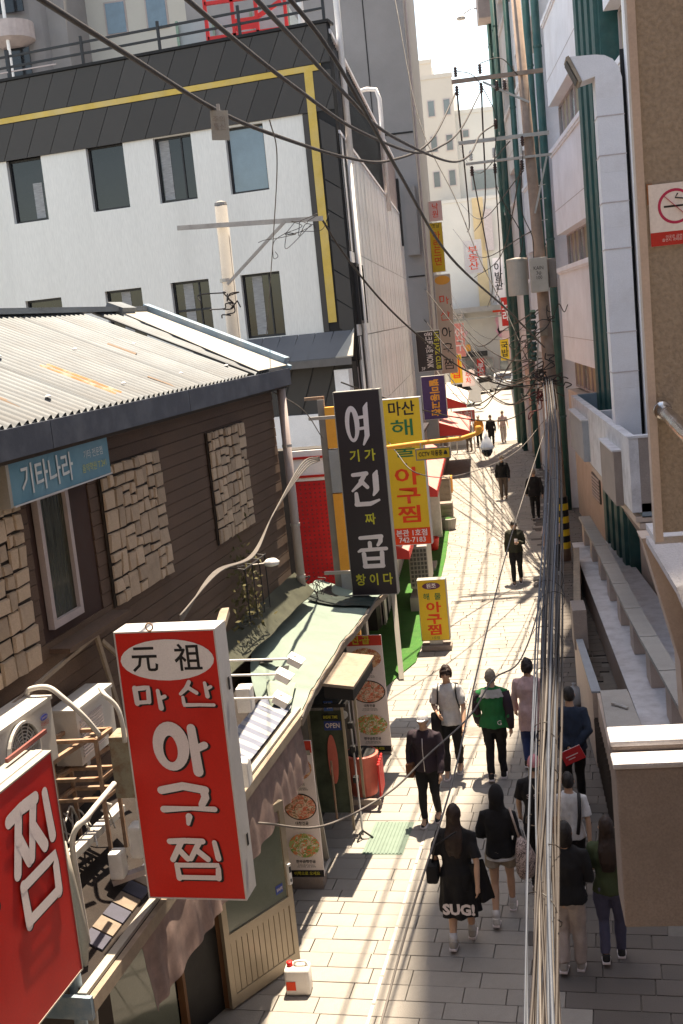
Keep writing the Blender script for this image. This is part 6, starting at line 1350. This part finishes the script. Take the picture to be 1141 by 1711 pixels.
def person(lab, x, y, head, H=1.7, stride=.30, top=None, bottom=None, sleeve=1.0, legs='trousers', hair='short', hairm=None, arms=('swing', 'swing'), shoe=None, sock=None, cap=None, vox=.011, hem=.50, build_=1.0, extras=(), top_name='shirt', lean=.02, headdown=0, bottom_z=None, phase=1, group=None):
    """walker facing local +Y; head = compass bearing the walker faces, degrees clockwise from +Y"""
    t = thing('person', lab, 'person', (x, y, 0), -math.radians(head), group)
    k = H; W = build_
    P = lambda a, b, c: V((a*k, b*k, c*k))
    # joints ------------------------------------------------------------
    hipz = .515
    st = stride/k/2*phase
    J = {}
    for s, nm in ((-1, 'L'), (1, 'R')):
        f = st*s      # right leg forward when phase 1
        J['hip'+nm] = P(s*.052, 0, hipz); ank = P(s*.050, f, .045 if f >= 0 else .075)
        bend = .02 if f >= 0 else .055
        J['knee'+nm] = P(s*.052, f*.5+bend, .285 if f >= 0 else .28); J['ank'+nm] = ank
    L_ = lean*k
    J['chest'] = P(0, lean, .72); J['neck'] = P(0, lean*1.15, .835)
    hc = P(0, lean*1.15+.012+headdown*.03, .928-headdown*.012)
    for s, nm in ((-1, 'L'), (1, 'R')):
        sh_ = P(s*.096*W, lean, .795); mode = arms[0 if s < 0 else 1]; f = -st*s
        J['sh'+nm] = sh_
        if mode == 'swing': el = P(s*.132*W, lean+f*.55-.015, .635); wr = P(s*.135*W, lean+f*1.5+.03, .485)
        elif mode == 'phone': el = P(s*.128*W, lean+.03, .64); wr = P(s*.045, lean+.155, .665)
        elif mode == 'hold': el = P(s*.135*W, lean-.01, .64); wr = P(s*.07, lean+.14, .60)
        elif mode == 'behind': el = P(s*.135*W, lean-.055, .65); wr = P(s*.03, lean-.10, .53)
        elif mode == 'bag': el = P(s*.135*W, lean-.02, .64); wr = P(s*.13*W, lean+.05, .52)
        J['el'+nm], J['wr'+nm] = el, wr
    # body ---------------------------------------------------------------
    b = MB()
    tor = [(.455, .055, .050, 0), (.50, .090, .066, 0), (.545, .092, .068, 0), (.61, .076, .057, .2), (.68, .088, .064, .6), (.74, .098, .066, .9), (.785, .094, .056, 1), (.818, .064, .043, 1), (.84, .036, .036, 1.1), (.875, .033, .034, 1.3)]
    def rings(sc, add=0, zlo=0, zhi=1, pad=(0, 0)):
        pts, rad = [], []
        for z, rx, ry, lf in tor:
            if z < zlo-.001 or z > zhi+.001: continue
            pts.append(P(0, lean*lf, z)); rad.append((rx*k*sc*W+add, ry*k*sc*W+add))
        return pts, rad
    def ell(b, pts, rad, seg=18):
        vs = []
        for p, (rx, ry) in zip(pts, rad): vs += [p+V((math.cos(a)*rx, math.sin(a)*ry, 0)) for a in [2*math.pi*i/seg for i in range(seg)]]
        n = len(pts); fs = [(i*seg+j, i*seg+(j+1) % seg, (i+1)*seg+(j+1) % seg, (i+1)*seg+j) for i in range(n-1) for j in range(seg)]
        b.add(vs, fs+[tuple(range(seg-1, -1, -1)), tuple(range((n-1)*seg, n*seg))])
    ell(b, *rings(.93))
    lg = .78 if legs in ('trousers', 'wide') else (.9 if legs == 'shorts' else 1); ag = .8 if sleeve > .6 else 1
    for nm in 'LR':
        h, kn, an = J['hip'+nm], J['knee'+nm], J['ank'+nm]
        b.tube([h+V((0, 0, .02)), lerp(h, kn, .3), kn, lerp(kn, an, .3), lerp(kn, an, .85), an], [.050*k*lg, .047*k*lg, .031*k*lg, .033*k*lg, .021*k, .020*k], 12)
        up_foot = .0 if an.z < .06*k else .35
        b.tube([an+V((0, -.025*k, -.018*k)), an+V((0, .02*k, -.020*k-up_foot*.01)), an+V((0, .085*k, -.028*k-up_foot*.03*k))], [(.024*k, .02*k), (.026*k, .018*k), (.022*k, .012*k)], 10)
        sh_, el, wr = J['sh'+nm], J['el'+nm], J['wr'+nm]
        b.tube([sh_+V((-sh_.x*.25, 0, .0)), sh_, lerp(sh_, el, .5), el, lerp(el, wr, .3), wr], [.026*k*ag, .027*k*ag, .026*k*ag, .021*k*ag, .022*k*ag, .015*k], 12)
        # hand: palm, four fingers, thumb
        d = (wr-el).normalized(); side = V((1 if nm == 'R' else -1, 0, 0)); sd = side-d*side.dot(d); sd = sd.normalized() if sd.length > .1 else d.orthogonal().normalized(); fw = d.cross(sd).normalized()
        if fw.y < 0: fw = -fw
        pl_ = .045*k; b.tube([wr, wr+d*pl_*.5, wr+d*pl_], [(.015*k, .015*k), (.020*k, .013*k), (.021*k, .011*k)], 10)
        pc = wr+d*pl_
        for j, (off, ln) in enumerate(((-.0155, .036), (-.0052, .042), (.0052, .040), (.0155, .031))):
            a0 = pc+fw*off*k-d*.006*k; a1 = a0+d*ln*k*.5-sd*.004*k; a2 = a1+d*ln*k*.42-sd*.014*k; b.tube([a0, a1, a2], [.0055*k, .0052*k, .0042*k], 6)
        a0 = wr+d*pl_*.35+fw*.016*k; b.tube([a0, a0+d*.018*k+fw*.014*k, a0+d*.036*k+fw*.014*k-sd*.008*k], [.0068*k, .0062*k, .005*k], 6)
    # head with face
    hv = []
    for i in range(13):
        ph = math.pi*i/12; z = math.cos(ph); r = math.sin(ph)
        for j in range(16):
            a = 2*math.pi*j/16; xx, yy = math.cos(a)*r, math.sin(a)*r
            wx = .044*(1-.22*max(0, -z)); wy = .056*(1-.12*max(0, -z)); f_ = .006 if (yy > .3 and -.75 < z < -.2) else 0
            hv.append(hc+V((xx*wx*k, (yy*wy+f_)*k, z*.066*k)))
    hf = [(i*16+j, (i+1)*16+j, (i+1)*16+(j+1) % 16, i*16+(j+1) % 16) for i in range(12) for j in range(16)]
    b.add(hv, hf)
    b.tube([hc+P(0, .050, .012), hc+P(0, .064, -.014), hc+P(0, .054, -.022)], [.004*k, .0085*k, .007*k], 8)
    for s in (-1, 1): b.tube([hc+P(s*.042, -.004, .012), hc+P(s*.047, -.008, -.004), hc+P(s*.043, -.002, -.02)], [.006*k, .009*k, .005*k], 8)
    b.tube([hc+P(-.014, .050, -.034), hc+P(0, .055, -.034), hc+P(.014, .050, -.034)], [.003*k, .0052*k, .003*k], 6)
    remesh('body', b, vox, M_skin, t, iters=1)
    for s in (-1, 1):
        b = MB(); b.lathe(hc+P(s*.0165, .0535, .006), [(.001, -.003*k), (.0062*k, -.001*k), (.0062*k, .001*k), (.001, .0022*k)], 8, 'y'); build('eye', b, M_black, t, local=True)
        b = MB(); b.tube([hc+P(s*.008, .0555, .017), hc+P(s*.018, .055, .0195), hc+P(s*.027, .050, .016)], .0022*k, 5); build('eyebrow', b, M_hair, t, local=True)
    # top -----------------------------------------------------------------
    b = MB(); add = .014 if top_name != 'jacket' else .024
    pts, rad = rings(1.04, add, zlo=.545, zhi=.822)
    low = P(0, 0, hem); pts = [low, (low+pts[0])/2+V((0, 0, 0))]+pts; rad = [(.100*k*W+add*1.3, .076*k*W+add*1.3), (.098*k*W+add*1.1, .074*k*W+add*1.1)]+rad
    pts.append(P(0, lean*1.05, .842)); rad.append((.046*k, .044*k))
    ell(b, pts, rad)
    for nm in 'LR':
        sh_, el, wr = J['sh'+nm], J['el'+nm], J['wr'+nm]; ra = add*.55
        if sleeve > .6: q = [sh_+V((-sh_.x*.3, 0, 0)), sh_, lerp(sh_, el, .5), el, lerp(el, wr, .5), lerp(el, wr, .97)]; r_ = [.031*k+ra, .033*k+ra, .031*k+ra, .028*k+ra, .027*k+ra, .021*k+ra]
        else: e_ = lerp(sh_, el, sleeve/.5 if sleeve < .5 else 1); q = [sh_+V((-sh_.x*.3, 0, 0)), sh_, lerp(sh_, e_, .6), e_]; r_ = [.032*k+ra, .033*k+ra, .034*k+ra, .036*k+ra]
        b.tube(q, r_, 12)
    tp_ = remesh(top_name, b, max(vox, .012), top, t, fold=.020, seed=x*7+y, iters=2)
    # bottom ---------------------------------------------------------------
    if legs in ('trousers', 'wide', 'shorts'):
        b = MB(); pts, rad = rings(1.0, .006, zlo=.455, zhi=.55); ell(b, pts, rad)
        fl = {'trousers': 0, 'wide': .014, 'shorts': .012}[legs]
        for nm in 'LR':
            h, kn, an = J['hip'+nm], J['knee'+nm], J['ank'+nm]
            if legs == 'shorts': q = [h, lerp(h, kn, .3), lerp(h, kn, bottom_z or .55)]; r_ = [.058*k, .060*k, .060*k+fl*.6]
            else: q = [h, lerp(h, kn, .35), kn, lerp(kn, an, .4), lerp(kn, an, .97)]; r_ = [.056*k, .054*k+fl*.4, .040*k+fl, .038*k+fl, .031*k+fl]
            b.tube(q, r_, 14)
        remesh('shorts' if legs == 'shorts' else 'trousers', b, max(vox, .012), bottom, t, fold=.017, seed=x*3+y, iters=2)
    elif legs == 'skirt':
        b = MB(); zs = bottom_z or .28; n = 22
        pr_ = [(.60, .085, .064), (.53, .104, .080), (.42, .112, .092), (zs, .122, .106)]
        vs = []; 
        for i, (z, rx, ry) in enumerate(pr_):
            for j in range(n*2):
                a = 2*math.pi*j/(n*2); w = 1+.05*i*math.sin(a*7+x); vs.append(P(math.cos(a)*rx*w*W, math.sin(a)*ry*w, z)+V((0, .0, 0)))
        m_ = n*2; b.add(vs, [(i*m_+j, i*m_+(j+1) % m_, (i+1)*m_+(j+1) % m_, (i+1)*m_+j) for i in range(3) for j in range(m_)]+[tuple(range(m_)), tuple(range(3*m_, 4*m_))[::-1]])
        remesh('skirt', b, .013, bottom, t, fold=.008, seed=x, iters=1)
    # shoes, socks -----------------------------------------------------------
    for nm in 'LR':
        an = J['ank'+nm]; lift = an.z-.045*k; tilt = -lift*1.1
        b = MB()
        q = [an+V((0, -.036*k, -.028*k)), an+V((0, -.01*k, -.022*k)), an+V((0, .03*k, -.026*k+tilt*.3)), an+V((0, .075*k, -.032*k+tilt*.7)), an+V((0, .10*k, -.035*k+tilt))]
        b.tube(q, [(.020*k, .016*k), (.027*k, .024*k), (.027*k, .020*k), (.028*k, .014*k), (.018*k, .010*k)], 12)
        b.tube([an+V((0, -.014*k, -.03*k)), an+V((0, -.008*k, .012*k))], [.027*k, .026*k], 10)
        sh2 = remesh('shoe', b, .010, shoe or M_black, t, iters=1)
        b = MB(); b.prism([an+V((sx*k, sy*k, -.043*k+(tilt if sy > .05 else 0))) for sx, sy in ((-.024, -.045), (.024, -.045), (.030, .03), (.026, .095), (0, .108), (-.026, .095), (-.030, .03))], (0, 0, .012*k)); build('sole', b, M_letter if shoe else M_black, sh2, local=True)
        if sock: b = MB(); b.tube([an+V((0, 0, -.005)), lerp(an, J['knee'+nm], .25)], [.027*k, .027*k], 12); build('sock', b, sock, t, local=True, smooth=True)
    # hair, caps ----------------------------------------------------------
    hm = hairm or M_hair
    def cap_shape(b, sc, zmin, back=0, fr=-.2):
        if fr < -1: fr = 9
        vs = []; n = 20; R_ = 9
        for i in range(R_+1):
            for j in range(n):
                a = 2*math.pi*j/n; lim = zmin if math.sin(a) < fr else zmin+.62*(math.sin(a)-fr)
                ph = (math.pi/2-math.asin(max(-.99, min(.95, lim))))*i/R_
                vs.append(hc+V((math.cos(a)*math.sin(ph)*.044*k*sc, (math.sin(a)*math.sin(ph)*.056-.004)*k*sc, math.cos(ph)*.067*k*sc)))
        b.add(vs, [(i*n+j, (i+1)*n+j, (i+1)*n+(j+1) % n, i*n+(j+1) % n) for i in range(R_) for j in range(n)])
        b.add([vs[R_*n+j] for j in range(n)]+[hc], [(j, n, (j+1) % n)[::-1] for j in range(n)])
    if cap:
        b = MB(); cap_shape(b, 1.16, -.05, fr=-2); cc = remesh('cap', b, .010, cap, t, iters=2)
        b = MB(); b.prism([hc+P(.036*math.cos(a), .035+.055*math.sin(a), .010) for a in [math.pi*i/10 for i in range(11)]], (0, 0, .006*k)); build('peak', b, cap, cc, local=True)
    if hair in ('short', 'bob', 'long', 'fluffy'):
        b = MB(); cap_shape(b, {'short': 1.10, 'bob': 1.14, 'long': 1.13, 'fluffy': 1.24}[hair], -.55 if hair != 'fluffy' else -.6)
        if hair == 'long':
            ell(b, [hc+P(0, -.025, .02), hc+P(0, -.032, -.06), P(0, lean-.060, .79), P(0, lean-.078, .72), P(0, lean-.074, .655)], [(.046*k, .034*k), (.052*k, .030*k), (.062*k, .026*k), (.058*k, .020*k), (.040*k, .010*k)][:5])
        if hair == 'bob': ell(b, [hc+P(0, -.02, .0), hc+P(0, -.022, -.05), hc+P(0, -.02, -.085)], [(.048*k, .04*k), (.052*k, .036*k), (.044*k, .028*k)])
        if not cap or hair == 'long': remesh('hair', b, .010, hm, t, fold=.007 if hair != 'fluffy' else .016, fs=22, seed=x, iters=1)
        else:
            b = MB(); ell(b, [hc+P(0, -.008, -.035), hc+P(0, -.008, .01)], [(.040*k, .050*k), (.047*k, .058*k)]); remesh('hair', b, .010, hm, t, iters=1)
    if hair == 'hood':
        b = MB(); cap_shape(b, 1.30, -.75); ell(b, [hc+P(0, -.01, -.09), hc+P(0, -.008, -.05), hc+P(0, -.006, .0)], [(.060*k, .055*k), (.052*k, .056*k), (.054*k, .066*k)]); remesh('hood', b, .011, top, t, fold=.006, seed=x)
    return t, J, P, hc
def part(t, name, b, m, smooth=False, label=None): return build(name, b, m, t, local=True, smooth=smooth, label=label)
def strap(t, pts, r, m, nm='strap'): b = MB(); b.tube(pts, r, 6); return part(t, nm, b, m, True)
def carried(t, name, label, cat):
    """something a walker holds: a thing of its own placed in the walker's frame"""
    o = bpy.data.objects.new(name, None); COL.objects.link(o); o.location = t.location; o.rotation_euler = t.rotation_euler; tag(o, label, cat); WL[o.name] = V(t.location); return o
BK = fab('black', (.012, .011, .012)); 
# 1 black outfit with lettering at the hem
t, J, P, hc = person('woman in a loose black outfit with white balloon lettering at the hem, walking away', -.93, 11.87, 6, 1.66, .34, BK, BK, .45, 'skirt', 'long', M_hairb, ('bag', 'swing'), fab('grey_shoe', (.36, .33, .30)), fab('white_sock', (.6, .58, .58)), hem=.42, build_=1.08, bottom_z=.235)
s_ = text('SUG!', .17, M_letter, V((0, 0, 0)), (1, 0, 0), UP, t, bold=.05, wmax=.36); s_.parent = t; s_.location = (0.02, -.205, .53); s_['label'] = 'white balloon lettering at the hem'
b = MB(); b.grid(lambda u, v: V((.15+.16*u+.10*v, -.10-.03*math.sin(u*6), 1.02-.45*v+.05*u)), 8, 10, V((.0, .03, 0))); part(t, 'hanging_sleeve', b, BK, True)
b = MB(); b.bbox(-.33, -.20, -.16, .04, .80, 1.02, .03); bg_ = carried(t, 'belt_bag', 'small black bag hanging at the left hip of the black outfit', 'bag'); part(bg_, 'pouch', b, BK); strap(bg_, [V((-.27, -.06, 1.0)), V((-.20, -.12, 1.25)), V((.05, -.13, 1.42))], .010, M_black)
# 2 hoodie
t, J, P, hc = person('woman in a black hooded top and beige shorts with bare legs, walking away', -.46, 12.41, 4, 1.62, .46, BK, fab('beige', (.32, .26, .20)), 1, 'shorts', 'hood', None, ('hold', 'bag'), fab('white_shoe', (.55, .53, .50)), fab('white_sock', (.6, .58, .58)), hem=.50, phase=1, bottom_z=.42)
b = MB(); b.lathe((0, 0, .86), [(.097*1.62+.02, -.01), (.097*1.62+.02, .015), (.09*1.62, .03)], 20); 
ub = MB(); ub.v = [(p[0], p[1]*.76, p[2]-.075) for p in b.v]; ub.f = b.f; ub.mi = b.mi; part(t, 'undershirt_hem', ub, fab('white', (.6, .58, .57)))
bag = carried(t, 'patterned_tote', 'pale tote bag with small dark spots on the shoulder of the hooded woman', 'bag')
b = MB(); b.tube([V((.30, -.10, .60)), V((.30, -.11, .68)), V((.30, -.11, .80)), V((.27, -.10, .95)), V((.24, -.09, 1.06))], [(.10, .07), (.135, .09), (.14, .09), (.10, .06), (.03, .03)], 14); part(bag, 'sack', b, food_mat('spotted_fabric', [(.48, .36, .32), (.5, .38, .34), (.05, .03, .03), (.50, .38, .35), (.46, .34, .32)], 55), True)
strap(bag, [V((.24, -.09, 1.05)), V((.19, -.08, 1.25)), V((.15, -.03, 1.385)), V((.16, .08, 1.2)), V((.22, .05, 1.02))], .014, fab('pale_strap', (.42, .33, .29)))
# 3 older man with white cap
t, J, P, hc = person('older man in a dark plum jacket and white cap walking towards us', -1.47, 15.08, 188, 1.64, .20, fab('plum', (.035, .022, .030)), BK, 1, 'trousers', 'short', M_hairg, ('swing', 'bag'), M_black, cap=fab('white_cap', (.62, .60, .60)), top_name='jacket', hem=.48, build_=1.05)
strap(t, [P(.0, .108, .79), P(.003, .118, .70), P(.002, .116, .60), P(.0, .112, .50)], .005, M_letter, 'zip')
b = MB(); b.bbox(.16, .27, .02, .20, .72, .92, .02); bg_ = carried(t, 'brown_bag', 'small brown shoulder bag at the hip of the man in the white cap', 'bag'); part(bg_, 'pouch', b, fab('brown', (.12, .045, .02))); strap(bg_, [V((.21, .1, .9)), V((.20, .12, 1.1)), V((.12, .08, 1.36))], .008, M_black)
# 4 young man
WT = fab('white', (.60, .57, .58))
t, J, P, hc = person('young man in a white tee shirt, dark jacket over his arm, walking towards us', -1.22, 16.75, 184, 1.76, .26, WT, BK, .42, 'trousers', 'fluffy', M_hairb, ('swing', 'hold'), fab('grey_shoe', (.36, .33, .30)), hem=.47)
for s in (-1, 1): strap(t, [P(s*.075, .02, .835), P(s*.078, .078, .80), P(s*.082, .082, .72), P(s*.10, .05, .62)], .013, M_black)
bp_ = carried(t, 'backpack', 'dark backpack on the back of the young man in white', 'backpack'); b = MB(); b.bbox(-.15, .15, -.26, -.12, .98, 1.40, .05); part(bp_, 'pack', b, BK)
jk = carried(t, 'folded_jacket', 'black jacket draped over the forearm of the young man in white', 'jacket'); b = MB(); b.grid(lambda u, v: V((.10+.16*u, .20-.05*u+.05*math.sin(v*3), 1.10-.05*u-.42*v+.03*noise.noise(V((u*5, v*5, 1))))), 10, 14, V((0, .05, .0))); part(jk, 'cloth', b, BK, True)
# 5 green jacket
t, J, P, hc = person('grey haired man in a bright green jacket with pale shoulders and dark sleeves, walking away', -.55, 16.44, 2, 1.74, .22, fab('green', (.012, .15, .045)), BK, 1, 'trousers', 'short', M_hairg, ('swing', 'swing'), M_black, top_name='jacket', hem=.50, build_=1.08)
b = MB()
def yoke(u, v): a = math.pi*(1.12+.76*u); return P(math.cos(a)*(.128-.045*v)*1.0, .024+math.sin(a)*(.098-.030*v), .775+.058*v-.010*abs(math.sin(u*20))*(1-v))
b.grid(yoke, 26, 5, V((0, -.004, .002))); part(t, 'shoulder_yoke', b, fab('pale_grey', (.35, .33, .31)), True)
for nm, s in (('L', -1), ('R', 1)):
    sh_, el, wr = J['sh'+nm], J['el'+nm], J['wr'+nm]; b = MB(); b.tube([sh_+V((s*.006, 0, .0)), lerp(sh_, el, .5)+V((s*.006, 0, 0)), el, lerp(el, wr, .5), lerp(el, wr, .98)], [.082, .078, .070, .066, .052], 14); part(t, 'sleeve', b, fab('dark_plum', (.03, .018, .025)), True)
text('G', .10, M_letter, V((0, 0, 0)), (1, 0, 0), UP, t, name='back_print').location = (.10, -.205, .98)
# 6 pink long shirt
t, J, P, hc = person('curly haired person in a long pale pink shirt partly behind the cable bundle, walking away', .0, 16.9, 3, 1.72, .22, fab('pink', (.55, .36, .35)), fab('blue', (.03, .05, .14)), 1, 'trousers', 'fluffy', M_hair, ('swing', 'hold'), M_black, hem=.36)
# 7 black tee with pink cap
t, J, P, hc = person('person in a black tee shirt and pink cap behind the cable bundle, walking away', .0, 13.2, 2, 1.66, .24, BK, BK, .42, 'trousers', 'short', M_hair, ('swing', 'swing'), M_black, cap=fab('pink_cap', (.55, .22, .24)), hem=.48)
text('S  5', .08, M_letter, V((0, 0, 0)), (1, 0, 0), UP, t, name='back_print').location = (-.05, -.165, 1.22)
bg_ = carried(t, 'plastic_bag', 'white plastic bag in the hand beside the cable bundle', 'bag'); b = MB(); b.tube([V((-.25, -.02, .42)), V((-.25, -.02, .55)), V((-.25, -.02, .70)), V((-.24, -.02, .78))], [(.10, .06), (.11, .07), (.07, .05), (.015, .015)], 10); part(bg_, 'sack', b, M_jug, True); strap(bg_, [V((-.24, -.02, .77)), V((-.24, -.01, .86))], .008, M_jug)
# 8 navy jacket with red book
t, J, P, hc = person('man in a navy jacket holding a red book behind his back, walking away', .55, 15.45, 2, 1.74, .24, fab('navy', (.018, .028, .050)), BK, 1, 'trousers', 'short', M_hair, ('behind', 'behind'), M_black, top_name='jacket', hem=.49, build_=1.04)
bk = carried(t, 'red_book', 'red book held behind the back of the man in navy', 'book')
q = Matrix.Rotation(math.radians(-24), 3, 'Y'); o_ = V((.0, -.245, .84)); b = MB(); b.ob(o_+q@V((-.15, 0, -.10)), q@V((.30, 0, 0)), q@V((0, .006, 0)), q@V((0, 0, .20))); part(bk, 'cover', b, mat('book_red', (.50, .02, .025), .5)); b = MB(); b.ob(o_+q@V((-.148, .006, -.098)), q@V((.296, 0, 0)), q@V((0, .022, 0)), q@V((0, 0, .196))); part(bk, 'pages', b, M_letter)
b = MB(); b.ob(o_+q@V((-.10, -.002, .0)), q@V((.18, 0, 0)), q@V((0, .002, 0)), q@V((0, 0, .012))); b.ob(o_+q@V((-.08, -.002, -.04)), q@V((.10, 0, 0)), q@V((0, .002, 0)), q@V((0, 0, .010))); part(bk, 'title_print', b, M_letter)
# 9 white tee and backpack strap
t, J, P, hc = person('person in a white tee shirt with a dark strap, ahead of the beige trousers', .38, 12.9, 2, 1.55, .20, WT, BK, .42, 'trousers', 'short', M_hair, ('swing', 'swing'), M_black, hem=.49)
strap(t, [P(.05, -.085, .55), P(.07, -.095, .70), P(.075, -.06, .81), P(.075, .0, .84)], .022, M_black)
# 10 black jacket, beige trousers
t, J, P, hc = person('person in a black jacket and loose pale beige trousers nearest below the cable bundle', .25, 11.3, 8, 1.68, .14, BK, fab('pale_beige', (.44, .37, .34)), 1, 'wide', 'bob', M_hair, ('hold', 'hold'), fab('grey_shoe', (.36, .33, .30)), top_name='jacket', hem=.50, build_=1.05)
# 11 green tee
t, J, P, hc = person('woman with long dark hair in an olive green top and blue jeans, walking away', .70, 11.5, 4, 1.63, .20, fab('olive', (.052, .068, .030)), fab('denim', (.085, .085, .14)), .42, 'trousers', 'long', M_hairb, ('hold', 'bag'), fab('canvas_shoe', (.03, .03, .03)), hem=.50)
bg_ = carried(t, 'white_shopping_bag', 'white shopping bag at the side of the woman in olive green', 'bag'); b = MB(); b.tube([V((.27, .0, .62)), V((.27, 0, .72)), V((.26, 0, .92)), V((.24, 0, 1.02))], [(.09, .07), (.10, .08), (.06, .05), (.015, .015)], 12); part(bg_, 'sack', b, M_jug, True); strap(bg_, [V((.24, 0, 1.0)), V((.22, .05, 1.08))], .008, M_jug)
# 12 to 15 mid distance
t, J, P, hc = person('man in a dark olive jacket looking down at the phone in his hand', -.06, 29.0, 180, 1.70, .22, fab('dark_olive', (.035, .034, .020)), BK, 1, 'trousers', 'short', M_hair, ('phone', 'swing'), M_black, top_name='jacket', hem=.50, vox=.013, headdown=1)
ph = carried(t, 'phone', 'small pale phone held by the man in dark olive', 'phone'); b = MB(); b.bbox(-.07, .01, .33, .345, 1.10, 1.24, .004); part(ph, 'case', b, M_letter); b = MB(); b.box(-.064, .004, .326, .33, 1.107, 1.233); part(ph, 'screen', b, M_glass)
person('grey haired man in an open black jacket and brown trousers walking towards us', -.35, 42.5, 180, 1.68, .20, BK, fab('taupe', (.12, .09, .07)), 1, 'trousers', 'short', M_hairg, ('swing', 'swing'), M_black, vox=.016, top_name='jacket', hem=.50)
person('man in a black suit walking away in the shade of the right building', .69, 37.9, 0, 1.72, .30, BK, BK, 1, 'trousers', 'short', M_hairg, ('swing', 'swing'), M_black, vox=.016, top_name='jacket', hem=.47, build_=1.08)
person('person in a pale pink shirt and black trousers walking beside the striped pole foot', .92, 29.6, 2, 1.70, .26, fab('pale_pink', (.50, .37, .36)), BK, .42, 'trousers', 'short', M_hair, ('swing', 'swing'), fab('white_shoe', (.55, .53, .50)), vox=.014, hem=.50)
# far walkers
person('far walker in a pinkish shirt and pale beige trousers on the sunlit crossing', -.30, 61.3, 170, 1.72, .24, fab('pale_pink', (.50, .37, .36)), fab('pale_beige', (.44, .37, .34)), .42, 'wide', 'short', M_hairg, ('swing', 'swing'), M_black, vox=.02)
person('far walker in an orange vest and black trousers', -1.55, 60.2, 185, 1.70, .24, fab('orange', (.60, .22, .04)), BK, 1, 'trousers', 'short', M_hair, ('swing', 'swing'), M_black, vox=.02, cap=WT)
person('far walker in black carrying a white bag beside the orange vest', -.92, 59.8, 180, 1.68, .20, BK, BK, 1, 'trousers', 'short', M_hair, ('swing', 'bag'), M_black, vox=.02)
person('far walker in grey trousers below the pink red sign', -2.05, 58.6, 190, 1.66, .22, fab('pale_grey', (.35, .33, .31)), fab('taupe', (.12, .09, .07)), 1, 'trousers', 'short', M_hair, ('swing', 'swing'), M_black, vox=.02)
